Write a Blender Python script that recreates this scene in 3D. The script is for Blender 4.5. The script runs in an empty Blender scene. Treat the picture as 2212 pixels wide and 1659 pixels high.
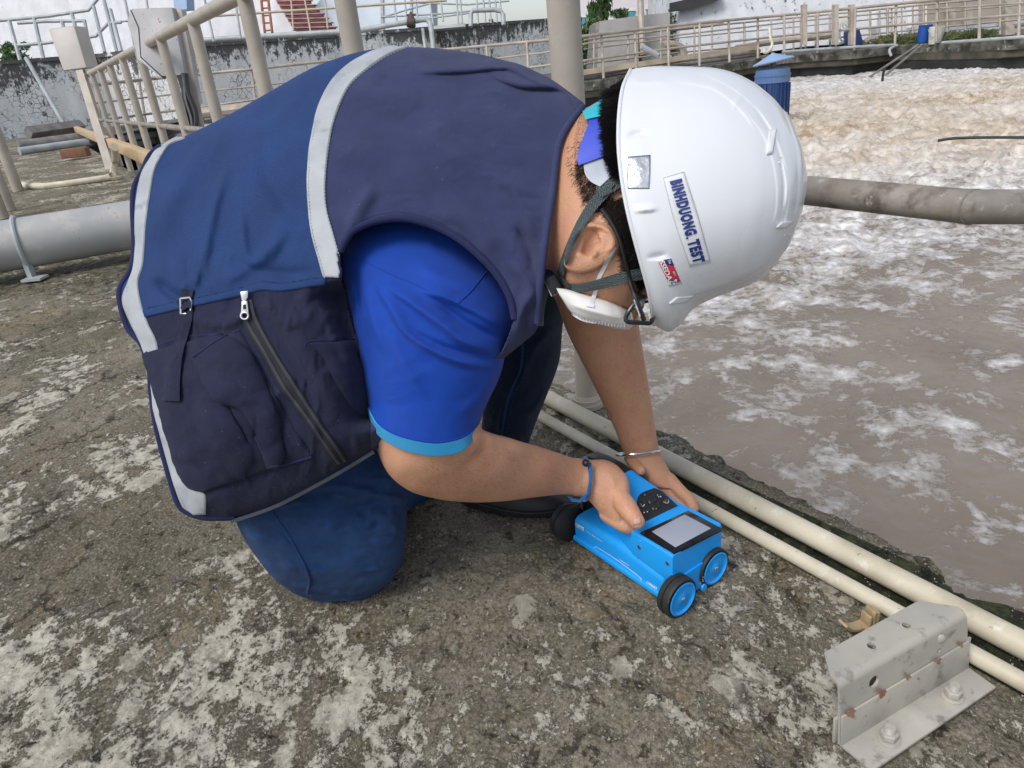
import bpy, bmesh, random
import numpy as np
from math import sin, cos, tan, pi, radians, sqrt, atan2
from mathutils import Vector, Matrix
from mathutils.bvhtree import BVHTree
random.seed(7); rng = np.random.default_rng(11)
S = bpy.context.scene; COL = S.collection

# ------------------------------------------------------------------ camera
H = 0.80; TH = radians(24.5); RL = radians(6.1); FPX = 1533.0; CX, CY = 1106.0, 829.5   # photo seen 2212 px wide
FW = np.array([0, cos(TH), -sin(TH)]); R0 = np.array([1., 0, 0]); U0 = np.array([0, sin(TH), cos(TH)])
RX = cos(RL)*R0 - sin(RL)*U0; UX = cos(RL)*U0 + sin(RL)*R0; C0 = np.array([0, 0, H])
cd = bpy.data.cameras.new('camera'); cam = bpy.data.objects.new('camera', cd); COL.objects.link(cam); S.camera = cam
m = Matrix.Identity(4)
for i in range(3):
    m[i][0] = RX[i]; m[i][1] = UX[i]; m[i][2] = -FW[i]; m[i][3] = C0[i]
cam.matrix_world = m
cd.sensor_fit = 'HORIZONTAL'; cd.sensor_width = 36; cd.lens = 36*FPX/2212; cd.clip_start = 0.05; cd.clip_end = 1000

# ------------------------------------------------------------------ light
W = bpy.data.worlds.new('World'); S.world = W; W.use_nodes = True
nt = W.node_tree; bg = nt.nodes['Background']
sky = nt.nodes.new('ShaderNodeTexSky'); sky.sky_type = 'NISHITA'; sky.sun_disc = False
SUN_EL, SUN_AZ = radians(53), radians(-135)      # azimuth measured from +Y towards +X
sky.sun_elevation = SUN_EL; sky.sun_rotation = SUN_AZ; sky.dust_density = 2.0; sky.air_density = 1.0; sky.ozone_density = 1.5
hs = nt.nodes.new('ShaderNodeHueSaturation'); hs.inputs['Saturation'].default_value = 0.50
nt.links.new(sky.outputs[0], hs.inputs['Color']); nt.links.new(hs.outputs[0], bg.inputs[0])
bg.inputs[1].default_value = 0.14
ld = bpy.data.lights.new('sun', 'SUN'); ld.energy = 1.5; ld.angle = radians(24); ld.color = (1, .975, .94)
sun = bpy.data.objects.new('sun', ld); COL.objects.link(sun)
dv = Vector((sin(SUN_AZ)*cos(SUN_EL), cos(SUN_AZ)*cos(SUN_EL), sin(SUN_EL)))
sun.rotation_euler = dv.to_track_quat('Z', 'Y').to_euler()
S.view_settings.view_transform = 'Standard'; S.view_settings.look = 'None'
S.view_settings.gamma = 1; S.view_settings.exposure = 0.42

# ------------------------------------------------------------------ pixel helpers (photo 2212 x 1659)
def ray(x, y):
    x = np.asarray(x, float); y = np.asarray(y, float)
    return FW + ((x-CX)/FPX)[..., None]*RX - ((y-CY)/FPX)[..., None]*UX
def P(x, y, d): return C0 + np.asarray(d, float)[..., None]*ray(x, y)
def G(x, y, z=0.0):
    k = ray(x, y); t = (z-H)/k[..., 2]; return C0 + t[..., None]*k
def pix(p):
    q = np.asarray(p, float)-C0; d = q@FW; return CX+FPX*(q@RX)/d, CY-FPX*(q@UX)/d, d

# ------------------------------------------------------------------ noise
_perm = rng.permutation(512); _perm = np.concatenate([_perm, _perm])
_val = rng.random(1024)*2-1
def vnoise(x, y, z=0.0):
    x, y, z = np.broadcast_arrays(np.asarray(x, float), np.asarray(y, float), np.asarray(z, float))
    xi, yi, zi = np.floor(x).astype(int), np.floor(y).astype(int), np.floor(z).astype(int)
    xf, yf, zf = x-xi, y-yi, z-zi
    u, v, w = [t*t*t*(t*(t*6-15)+10) for t in (xf, yf, zf)]
    def h(a, b, c): return _val[_perm[(_perm[(_perm[a & 511]+b) & 511]+c) & 511]]
    def L(a, b, t): return a+(b-a)*t
    return L(L(L(h(xi, yi, zi), h(xi+1, yi, zi), u), L(h(xi, yi+1, zi), h(xi+1, yi+1, zi), u), v),
             L(L(h(xi, yi, zi+1), h(xi+1, yi, zi+1), u), L(h(xi, yi+1, zi+1), h(xi+1, yi+1, zi+1), u), v), w)
def fbm(x, y, z=0.0, o=5, g=.5):
    s = 0; a = 1; n = 0; k = 1
    for i in range(o):
        s = s + a*vnoise(x*k+i*17.3, y*k+i*9.1, z*k); n += a; a *= g; k *= 2.03
    return s/n

# ------------------------------------------------------------------ mesh helpers
def link(name, me, parent=None, mat=None, smooth=True):
    if mat is not None:
        me.materials.clear(); me.materials.append(mat)
    if smooth and len(me.polygons): me.polygons.foreach_set('use_smooth', [True]*len(me.polygons))
    o = bpy.data.objects.new(name, me); COL.objects.link(o)
    if parent: o.parent = parent
    return o
def mk(name, V, F, mat=None, parent=None, smooth=True):
    me = bpy.data.meshes.new(name); me.from_pydata([tuple(map(float, v)) for v in V], [], [tuple(map(int, f)) for f in F]); me.update()
    return link(name, me, parent, mat, smooth)
def empty(name, loc=(0, 0, 0)):
    o = bpy.data.objects.new(name, None); COL.objects.link(o); o.location = loc; o.empty_display_size = .05
    return o
def tag(o, label=None, cat=None, group=None, kind=None):
    if label: o['label'] = label
    if cat: o['category'] = cat
    if group: o['group'] = group
    if kind: o['kind'] = kind
    return o
def grid_faces(nu, nv, wrap=False, off=0):
    F = []
    for i in range(nu-1):
        for j in range(nv if wrap else nv-1):
            a = i*nv+j; b = i*nv+(j+1) % nv; c = (i+1)*nv+(j+1) % nv; d = (i+1)*nv+j
            F.append((a+off, b+off, c+off, d+off))
    return F
class MB:                      # collects shapes into ONE mesh
    def __init__(s): s.V = []; s.F = []
    def add(s, V, F):
        o = len(s.V); s.V += [tuple(map(float, v)) for v in V]; s.F += [tuple(int(i)+o for i in f) for f in F]; return s
    def tube(s, pts, r, n=10, cap=True):
        pts = np.array(pts, float); k = len(pts); rr = np.broadcast_to(np.asarray(r, float), (k,))
        T = np.gradient(pts, axis=0); T /= np.linalg.norm(T, axis=1)[:, None]+1e-12
        a = np.array([0, 0, 1.]) if abs(T[0][2]) < .9 else np.array([1., 0, 0])
        A = []
        for i in range(k):
            a = a-T[i]*(a@T[i]); a /= np.linalg.norm(a)+1e-12; A.append((np.cross(T[i], a), a))
        V = []
        for i in range(k):
            for j in range(n):
                t = 2*pi*j/n; V.append(pts[i]+rr[i]*(cos(t)*A[i][0]+sin(t)*A[i][1]))
        F = grid_faces(k, n, True)
        if cap: F += [tuple(range(n))[::-1], tuple(range((k-1)*n, k*n))]
        return s.add(V, F)
    def rev(s, c, ax, prof, n=48, cap=True):      # revolve (along, radius) profile round an axis
        ax = np.array(ax, float); ax /= np.linalg.norm(ax); a = np.cross(ax, [0.31, .2, .93]); a /= np.linalg.norm(a); b = np.cross(ax, a); V = []
        for x, r in prof:
            for k in range(n): t = 2*pi*k/n; V.append(np.array(c)+ax*x+r*(cos(t)*a+sin(t)*b))
        F = grid_faces(len(prof), n, True)
        if cap: F += [tuple(range(n))[::-1], tuple(range((len(prof)-1)*n, len(prof)*n))]
        return s.add(V, F)
    def box(s, c, hx, hy, hz, ax=None):   # centre, half sizes, axes rows
        ax = np.eye(3) if ax is None else np.array(ax, float); c = np.array(c, float)
        V = [c+sx*hx*ax[0]+sy*hy*ax[1]+sz*hz*ax[2] for sx in (-1, 1) for sy in (-1, 1) for sz in (-1, 1)]
        return s.add(V, [(0, 1, 3, 2), (4, 6, 7, 5), (0, 4, 5, 1), (2, 3, 7, 6), (0, 2, 6, 4), (1, 5, 7, 3)])
    def prism(s, A, B):                    # two matching polygons
        n = len(A); return s.add(list(A)+list(B), [tuple(range(n))[::-1], tuple(range(n, 2*n))]+[(i, (i+1) % n, n+(i+1) % n, n+i) for i in range(n)])
    def build(s, name, mat=None, parent=None, smooth=False, bevel=0, seg=2):
        o = mk(name, s.V, s.F, mat, parent, smooth)
        bm = bmesh.new(); bm.from_mesh(o.data); bmesh.ops.recalc_face_normals(bm, faces=bm.faces)
        if bevel:
            ed = [e for e in bm.edges if len(e.link_faces) == 2 and e.calc_face_angle() > .5]
            bmesh.ops.bevel(bm, geom=ed, offset=bevel, segments=seg, affect='EDGES', profile=.5, clamp_overlap=True)
        bm.to_mesh(o.data); bm.free()
        if smooth or bevel:
            o.data.polygons.foreach_set('use_smooth', [True]*len(o.data.polygons))
            o.data.set_sharp_from_angle(angle=radians(38))
        return o
def prism_px(name, poly, d, thick, mat, parent=None, bevel=0):
    A = [P(x, y, d) for x, y in poly]; n = np.array([0, 1., 0])
    B = [a+n*thick for a in A]
    return MB().prism(A, B).build(name, mat, parent, bevel=bevel)
def crs(pts, ts, closed=False):     # Catmull-Rom through rows of pts, ts in [0,1] by chord length
    pts = np.array(pts, float); k = len(pts)
    if k == 2: return pts[0]+(pts[1]-pts[0])*np.asarray(ts)[:, None]
    q = pts.reshape(k, -1); d = np.linalg.norm(np.diff(q, axis=0), axis=1); c = np.concatenate([[0], np.cumsum(d)]); c /= c[-1]
    ext = np.vstack([2*q[0]-q[1], q, 2*q[-1]-q[-2]])
    out = np.empty((len(ts), q.shape[1]))
    # dense sample then arc-length lookup
    N = 24; D = []
    for i in range(k-1):
        p0, p1, p2, p3 = ext[i:i+4]; t = np.linspace(0, 1, N, endpoint=False)[:, None]
        D.append(.5*((2*p1)+(-p0+p2)*t+(2*p0-5*p1+4*p2-p3)*t*t+(-p0+3*p1-3*p2+p3)*t**3))
    D = np.vstack(D+[q[-1:]]); dd = np.linalg.norm(np.diff(D[:, :max(2, min(3, D.shape[1]))] if q.shape[1] <= 3 else D, axis=0), axis=1)
    s = np.concatenate([[0], np.cumsum(dd)]); s /= s[-1]
    for j in range(q.shape[1]): out[:, j] = np.interp(ts, s, D[:, j])
    return out
class Sheet:
    """surface between stations; a station is (polyline px, depth at first, depth at last, near bulge, far bulge)"""
    def __init__(s, st, nu, nv, pw=.9, dmid=None):
        a = np.linspace(0, pi, nv); sj = (1-np.cos(a))/2; rows = []
        for poly, dt, db, t, tf in st:
            xy = crs(poly, sj); xy0 = np.array(poly[0], float); xy1 = np.array(poly[-1], float)
            ch = xy0+(xy1-xy0)*sj[:, None]
            dn = dt+(db-dt)*sj-t*np.sin(a)**pw; df = dt+(db-dt)*sj+tf*np.sin(a)**pw
            rows.append(np.column_stack([xy, dn*700, df*700, ch]))
        R = np.array(rows); k = len(st)
        mid = R[:, nv//2, :2]; d = np.linalg.norm(np.diff(mid, axis=0), axis=1); c = np.concatenate([[0], np.cumsum(np.maximum(d, 1))]); c /= c[-1]
        tt = np.linspace(0, 1, nu); ext = np.concatenate([[2*R[0]-R[1]], R, [2*R[-1]-R[-2]]])
        cc = np.concatenate([[c[0]-(c[1]-c[0])], c, [c[-1]+(c[-1]-c[-2])]])
        O = np.empty((nu,)+R.shape[1:])
        for i, t in enumerate(tt):                       # non-uniform cubic Hermite
            j = min(max(np.searchsorted(c, t)-1, 0), k-2); h = c[j+1]-c[j]; q = (t-c[j])/h
            p0, p1, p2, p3 = ext[j], ext[j+1], ext[j+2], ext[j+3]; t0, t1, t2, t3 = cc[j:j+4]
            m1 = ((p1-p0)/(t1-t0)*(t2-t1)+(p2-p1)/(t2-t1)*(t1-t0))/(t2-t0)*h
            m2 = ((p2-p1)/(t2-t1)*(t3-t2)+(p3-p2)/(t3-t2)*(t2-t1))/(t3-t1)*h
            O[i] = (2*q**3-3*q**2+1)*p1+(q**3-2*q**2+q)*m1+(-2*q**3+3*q**2)*p2+(q**3-q**2)*m2
        s.x, s.y, s.dn, s.df, s.cx, s.cy = O[..., 0], O[..., 1], O[..., 2]/700, O[..., 3]/700, O[..., 4], O[..., 5]
        s.nu, s.nv = nu, nv
    def fold(s, poly, amp, w, taper=.25, w2=None, far=False):
        """raised (amp>0) or sunk ridge along a pixel polyline; w on one side, w2 on the other"""
        poly = np.array(crs(poly, np.linspace(0, 1, 40))); p = np.stack([s.x, s.y], -1)
        best = np.full(s.x.shape, 1e9); tb = np.zeros(s.x.shape); sg = np.zeros(s.x.shape)
        for i in range(len(poly)-1):
            a, b = poly[i], poly[i+1]; ab = b-a; L = ab@ab+1e-9
            t = np.clip(((p-a)@ab)/L, 0, 1); q = p-(a+t[..., None]*ab); d = np.hypot(q[..., 0], q[..., 1])
            m = d < best; best = np.where(m, d, best); tb = np.where(m, (i+t)/(len(poly)-1), tb)
            sg = np.where(m, np.sign(ab[0]*q[..., 1]-ab[1]*q[..., 0]), sg)
        ww = np.where(sg > 0, w, w2 if w2 else w)
        e = np.clip(np.minimum(tb, 1-tb)/taper, 0, 1); e = e*e*(3-2*e) if taper > 0 else 1
        s.dn -= amp*np.exp(-(best/ww)**2)*e
        return s
    def crumple(s, amp, sx, sy, seed=0, mask=None):
        """sharp-crested cloth creases, stretched along one picture direction"""
        wx = s.x+30*fbm(s.x/90, s.y/90, seed+5, 3); wy = s.y+30*fbm(s.x/90, s.y/90, seed+9, 3)
        a = 1-np.abs(fbm(wx/sx, wy/sy, seed, 3, .5))*3.2; a = np.clip(a, -1, 1); g = .5+.5*np.clip(fbm(s.x/110, s.y/110, seed+2, 2)*3, -1, 1)
        s.dn -= amp*a*g*(1 if mask is None else mask(s.x, s.y)); return s
    def noise(s, amp, scale, seed=0, o=4):
        p = P(s.x, s.y, s.dn)*scale+seed
        s.dn -= amp*fbm(p[..., 0], p[..., 1], p[..., 2], o)
        return s
    def verts(s, mirror=False, open_=False):
        N = P(s.x, s.y, s.dn)
        fx, fy = (2*s.cx-s.x, 2*s.cy-s.y) if mirror else (s.x, s.y)
        Fp = P(fx, fy, s.df)
        if open_: return np.concatenate([N[:, ::-1], Fp[:, 1:]], 1)
        return np.concatenate([N, Fp[:, -2:0:-1]], 1)
    def mesh(s, name, mat, parent=None, mirror=False, open_=False, cap=True, thick=0):
        V = s.verts(mirror, open_); nu, nv = V.shape[:2]; F = grid_faces(nu, nv, not open_)
        V = V.reshape(-1, 3)
        if cap and not open_:
            F += fan(V, range(nv), False); V = np.vstack([V, V[:nv].mean(0)]); 
            F = [tuple(f) for f in F]; F = fixfan(F, len(V)-1, -1)
            l = (nu-1)*nv; F += [(l+(j+1) % nv, l+j, -2) for j in range(nv)]
            V = np.vstack([V, V[l:l+nv].mean(0)]); F = fixfan(F, len(V)-1, -2)
        o = mk(name, V, F, mat, parent)
        uv = o.data.uv_layers.new(name='UVMap')
        me = o.data; vi = np.empty(len(me.loops), int); me.loops.foreach_get('vertex_index', vi)
        co = np.zeros((len(V), 2)); k = np.arange(nu*nv)
        G3 = V[:nu*nv].reshape(nu, nv, 3)
        du = np.concatenate([np.zeros((1,)), np.cumsum(np.linalg.norm(np.diff(G3, axis=0), axis=2).mean(1))])
        dvv = np.concatenate([np.zeros((1,)), np.cumsum(np.linalg.norm(np.diff(G3, axis=1), axis=2).mean(0))])
        co[:nu*nv, 0] = np.repeat(du, nv); co[:nu*nv, 1] = np.tile(dvv, nu)
        uv.data.foreach_set('uv', co[vi].ravel())
        if thick:
            md = o.modifiers.new('solid', 'SOLIDIFY'); md.thickness = thick; md.offset = 0
        return o
def fan(V, ring, rev): r = list(ring); n = len(r); return [(r[j], r[(j+1) % n], -1) for j in range(n)]
def fixfan(F, idx, tagv): return [tuple(idx if i == tagv else i for i in f) for f in F]

def bvh_of(*objs):
    V = []; F = []
    for o in objs:
        off = len(V); V += [tuple(o.matrix_world @ v.co) for v in o.data.vertices]; F += [tuple(i+off for i in p.vertices) for p in o.data.polygons]
    return BVHTree.FromPolygons(V, F)
def hit(b, x, y, default=None):
    k = ray(x, y); k1 = Vector(k).normalized(); r = b.ray_cast(Vector(C0), k1)
    if r[0] is None: return default
    return float((np.array(r[0])-C0)@FW)
def depths(b, X, Y, default=None):
    D = np.full(X.shape, np.nan)
    for i in np.ndindex(X.shape):
        h = hit(b, X[i], Y[i]); D[i] = np.nan if h is None else h
    if np.isnan(D).any():
        if default is not None: D[np.isnan(D)] = default
        else:                                            # take nearest valid neighbour
            ok = np.argwhere(~np.isnan(D))
            for i in np.argwhere(np.isnan(D)):
                j = ok[np.argmin(((ok-i)**2).sum(1))]; D[tuple(i)] = D[tuple(j)]
    return D
def hits(b, X, Y, default=None):
    """surface points and smoothed normals under a pixel grid"""
    Pn = np.full(X.shape+(3,), np.nan); Nn = np.full(X.shape+(3,), np.nan); O = Vector(C0)
    for i in np.ndindex(X.shape):
        k = ray(X[i], Y[i]); r = b.ray_cast(O, Vector(k).normalized())
        if r[0] is not None:
            n_ = np.array(r[1]); n_ = -n_ if n_@k > 0 else n_; Pn[i] = r[0]; Nn[i] = n_
    bad = np.isnan(Pn[..., 0])
    if bad.any():
        ok = np.argwhere(~bad); V0 = -ray(CX, CY)
        for i in np.argwhere(bad):
            if len(ok):
                j = tuple(ok[np.argmin(((ok-i)**2).sum(1))]); d = default or float((Pn[j]-C0)@FW); Nn[tuple(i)] = Nn[j]
            else: d = default; Nn[tuple(i)] = V0
            Pn[tuple(i)] = P(X[tuple(i)], Y[tuple(i)], d)
    for _ in range(2):
        Q = Nn.copy(); Q[1:-1] += Nn[:-2]+Nn[2:]
        if Nn.ndim == 3 and Nn.shape[1] > 2: Q[:, 1:-1] += Nn[:, :-2]+Nn[:, 2:]
        Nn = Q/np.linalg.norm(Q, axis=-1, keepdims=True)
    return Pn, Nn
def patch(name, left, right, b, off, mat, parent, ns=30, nt_=8, bulge=0, skirt=.003, default=None, smooth_=True, wob=0, fn=None):
    """cloth patch between two pixel polylines, laid on surface b with its own edge thickness"""
    s = np.linspace(0, 1, ns); Lp = crs(left, s); Rp = crs(right, s); t = np.linspace(0, 1, nt_)
    X = Lp[:, None, 0]+(Rp-Lp)[:, None, 0]*t; Y = Lp[:, None, 1]+(Rp-Lp)[:, None, 1]*t
    Q, Nn = hits(b, X, Y, default)
    if smooth_:
        K = Q.copy(); K[1:-1] = (Q[:-2]+2*Q[1:-1]+Q[2:])/4; Q = K
    B = off+bulge*np.outer(np.sin(pi*s)**.6, np.sin(pi*t)**.6)
    if wob: B = B+wob*fbm(X/25., Y/25., 3., 3)
    if fn is not None: B = B+fn(X, Y)
    T = Q+Nn*B[..., None]
    ring = [(0, j) for j in range(nt_)]+[(i, nt_-1) for i in range(1, ns)]+[(ns-1, j) for j in range(nt_-2, -1, -1)]+[(i, 0) for i in range(ns-2, 0, -1)]
    V = list(T.reshape(-1, 3)); F = grid_faces(ns, nt_); base = len(V)
    for (i, j) in ring: V.append(T[i, j]-Nn[i, j]*(B[i, j]+skirt))
    n = len(ring)
    for k in range(n):
        a = ring[k][0]*nt_+ring[k][1]; c = ring[(k+1) % n][0]*nt_+ring[(k+1) % n][1]
        F.append((a, base+k, base+(k+1) % n, c))
    o = mk(name, V, F, mat, parent)
    uv = o.data.uv_layers.new(name='UVMap'); vi = np.empty(len(o.data.loops), int); o.data.loops.foreach_get('vertex_index', vi)
    co = np.zeros((len(V), 2)); A = np.linalg.norm(T[-1]-T[0], axis=-1).mean(); Bq = np.linalg.norm(T[:, -1]-T[:, 0], axis=-1).mean()
    co[:base, 0] = np.repeat(s*A, nt_); co[:base, 1] = np.tile(t*Bq, ns)
    for k in range(n): co[base+k] = co[ring[k][0]*nt_+ring[k][1]]
    uv.data.foreach_set('uv', co[vi].ravel())
    return o
def ribbon(name, path, width, mat, parent, b=None, off=.002, thick=.0015, n=40, nt_=5):
    """strap along (x, y[, depth]) pixels; width in pixels"""
    pa = np.array(path, float); t = np.linspace(0, 1, n)
    q = crs(pa[:, :2], t); g = np.gradient(q, axis=0); g /= np.linalg.norm(g, axis=1)[:, None]; nn = np.stack([-g[:, 1], g[:, 0]], 1)
    w = np.interp(t, np.linspace(0, 1, len(np.atleast_1d(width))), np.atleast_1d(width)) if np.ndim(width) else np.full(n, float(width))
    u = np.linspace(-.5, .5, nt_)
    X = q[:, None, 0]+nn[:, None, 0]*w[:, None]*u; Y = q[:, None, 1]+nn[:, None, 1]*w[:, None]*u
    if pa.shape[1] > 2:
        ln = np.concatenate([[0], np.cumsum(np.hypot(*np.diff(pa[:, :2], axis=0).T))]); ln /= ln[-1]
        D = np.repeat(np.interp(t, ln, pa[:, 2])[:, None], nt_, 1)
        if b is not None:
            Hh = depths(b, X, Y, 9.)-off; D = np.minimum(D, Hh)
    else: D = depths(b, X, Y)-off
    K = D.copy()
    for _ in range(3): K[1:-1] = (K[:-2]+2*K[1:-1]+K[2:])/4
    D = K
    T = P(X, Y, D); Bk = P(X, Y, D+thick); nv = nt_*2
    V = np.concatenate([T, Bk[:, ::-1]], 1); F = grid_faces(n, nv, True)+[tuple(range(nv))[::-1], tuple(range((n-1)*nv, n*nv))]
    o = mk(name, V.reshape(-1, 3), F, mat, parent, smooth=True); o.data.set_sharp_from_angle(angle=radians(50))
    uv = o.data.uv_layers.new(name='UVMap'); vi = np.empty(len(o.data.loops), int); o.data.loops.foreach_get('vertex_index', vi)
    co = np.zeros((n*nv, 2)); A = np.concatenate([[0], np.cumsum(np.linalg.norm(np.diff(T[:, 2], axis=0), axis=1))])
    co[:, 0] = np.repeat(A, nv); cw = np.concatenate([u, u[::-1]]); co[:, 1] = np.tile(cw, n)
    uv.data.foreach_set('uv', co[vi].ravel())
    return o
def text_mesh(s, bold=.0, spacing=1.0):
    cu = bpy.data.curves.new('txt', 'FONT'); cu.body = s; cu.offset = bold; cu.resolution_u = 3; cu.space_character = spacing
    o = bpy.data.objects.new('txt', cu); COL.objects.link(o); dg = bpy.context.evaluated_depsgraph_get()
    me = bpy.data.meshes.new_from_object(o.evaluated_get(dg)); bpy.data.objects.remove(o)
    V = np.array([v.co[:] for v in me.vertices]); F = [tuple(p.vertices) for p in me.polygons]
    V[:, :2] -= V[:, :2].min(0); V[:, :2] /= V[:, :2].max(0)
    bpy.data.meshes.remove(me)
    return V[:, :2], F
def text_on(name, s, quad, fn, mat, parent, bold=.0, spacing=1.0):
    """quad: px of text's bottom-left, bottom-right, top-right, top-left; fn(x,y)->3D"""
    V, F = text_mesh(s, bold, spacing); q = np.array(quad, float)
    X = (1-V[:, :1])*(1-V[:, 1:])*q[0]+V[:, :1]*(1-V[:, 1:])*q[1]+V[:, :1]*V[:, 1:]*q[2]+(1-V[:, :1])*V[:, 1:]*q[3]
    return mk(name, [fn(*p) for p in X], F, mat, parent, smooth=False)

# ------------------------------------------------------------------ materials
def newmat(name):
    m = bpy.data.materials.new(name); m.use_nodes = True; n = m.node_tree.nodes; l = m.node_tree.links
    return m, n, l, n['Principled BSDF']
def N(n, t, **k):
    x = n.new(t)
    for a, b in k.items():
        if a in x.inputs: x.inputs[a].default_value = b
        else: setattr(x, a, b)
    return x
def ramp(n, l, src, stops, interp='LINEAR'):
    r = n.new('ShaderNodeValToRGB'); r.color_ramp.interpolation = interp; e = r.color_ramp.elements
    while len(e) < len(stops): e.new(.5)
    for i, (p, c) in enumerate(stops):
        e[i].position = p; e[i].color = (c, c, c, 1) if np.ndim(c) == 0 else (*c, 1)
    l.new(src, r.inputs[0]); return r.outputs[0]
def noise(n, l, vec, scale, detail=6, rough=.55, dist=0.0, fac=True):
    x = N(n, 'ShaderNodeTexNoise'); x.inputs['Scale'].default_value = scale; x.inputs['Detail'].default_value = detail
    x.inputs['Roughness'].default_value = rough; x.inputs['Distortion'].default_value = dist
    if vec is not None: l.new(vec, x.inputs['Vector'])
    return x.outputs['Fac']
def mix(n, l, f, a, b, mode='MIX'):
    x = n.new('ShaderNodeMix'); x.data_type = 'RGBA'; x.blend_type = mode
    for s, v in ((x.inputs[0], f), (x.inputs[6], a), (x.inputs[7], b)):
        if hasattr(v, 'node'): l.new(v, s)
        else: s.default_value = v if np.ndim(v) == 0 else ((*v, 1) if len(v) == 3 else v)
    return x.outputs[2]
def math(n, l, op, a, b=0.0, clamp=False):
    x = n.new('ShaderNodeMath'); x.operation = op; x.use_clamp = clamp
    for s, v in ((x.inputs[0], a), (x.inputs[1], b)):
        if hasattr(v, 'node'): l.new(v, s)
        else: s.default_value = v
    return x.outputs[0]
def bump(n, l, h, dist, strength=1.0, normal=None):
    x = n.new('ShaderNodeBump'); x.inputs['Distance'].default_value = dist; x.inputs['Strength'].default_value = strength
    l.new(h, x.inputs['Height'])
    if normal is not None: l.new(normal, x.inputs['Normal'])
    return x.outputs[0]
def pos(n, obj=True):
    x = n.new('ShaderNodeNewGeometry'); return x.outputs['Position']
def simple(name, c, rough=.5, c2=None, scale=20, vary=(.35, .65), bscale=None, bdist=.001, metal=0, spec=.5, spots=None, detail=6, coat=0):
    m, n, l, b = newmat(name); p = pos(n)
    b.inputs['Roughness'].default_value = rough; b.inputs['Metallic'].default_value = metal; b.inputs['Specular IOR Level'].default_value = spec
    b.inputs['Coat Weight'].default_value = coat
    if c2 is None: c2 = tuple(x*.82 for x in c)
    nf = noise(n, l, p, scale, detail); col = mix(n, l, ramp(n, l, nf, [(vary[0], 0.), (vary[1], 1.)]), c, c2)
    if spots:                                # (colour, scale, lo, hi)
        for sc, ss, lo, hi in spots:
            f = ramp(n, l, noise(n, l, p, ss, 5, .6), [(lo, 0.), (hi, 1.)]); col = mix(n, l, f, col, sc)
    l.new(col, b.inputs['Base Color'])
    r2 = math(n, l, 'MULTIPLY_ADD', nf, .25); r2.node.inputs[2].default_value = rough-.12; l.new(r2, b.inputs['Roughness'])
    if bscale: l.new(bump(n, l, noise(n, l, p, bscale, 5), bdist), b.inputs['Normal'])
    return m
def fabric(name, c, c2, rough=.85, weave=1400., wd=.0003, scale=25, fold=.0, sheen=.3, diag=False, lint=None):
    m, n, l, b = newmat(name); p = pos(n); uv = n.new('ShaderNodeUVMap').outputs[0]
    b.inputs['Roughness'].default_value = rough; b.inputs['Specular IOR Level'].default_value = .25
    b.inputs['Sheen Weight'].default_value = sheen; b.inputs['Sheen Roughness'].default_value = .5
    nf = ramp(n, l, noise(n, l, p, scale, 8, .6), [(.3, 0.), (.7, 1.)]); col = mix(n, l, nf, c, c2)
    fine = noise(n, l, p, 700, 3); col = mix(n, l, math(n, l, 'MULTIPLY', fine, .35), col, tuple(min(1, x*1.5+.004) for x in c))
    if lint:
        f = ramp(n, l, noise(n, l, p, 420, 2, .5), [(.745, 0.), (.76, 1.)]); col = mix(n, l, math(n, l, 'MULTIPLY', f, lint), col, (.5, .5, .55))
    l.new(col, b.inputs['Base Color'])
    w = n.new('ShaderNodeTexWave'); w.inputs['Scale'].default_value = weave; w.bands_direction = 'DIAGONAL' if diag else 'X'; l.new(uv, w.inputs['Vector'])
    h = mix(n, l, .5, w.outputs['Fac'], noise(n, l, p, 900, 3))
    nb = bump(n, l, h, wd, .8)
    if fold: nb = bump(n, l, noise(n, l, p, 28, 5, .6, .6), fold, 1., nb)
    l.new(nb, b.inputs['Normal'])
    return m
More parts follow.
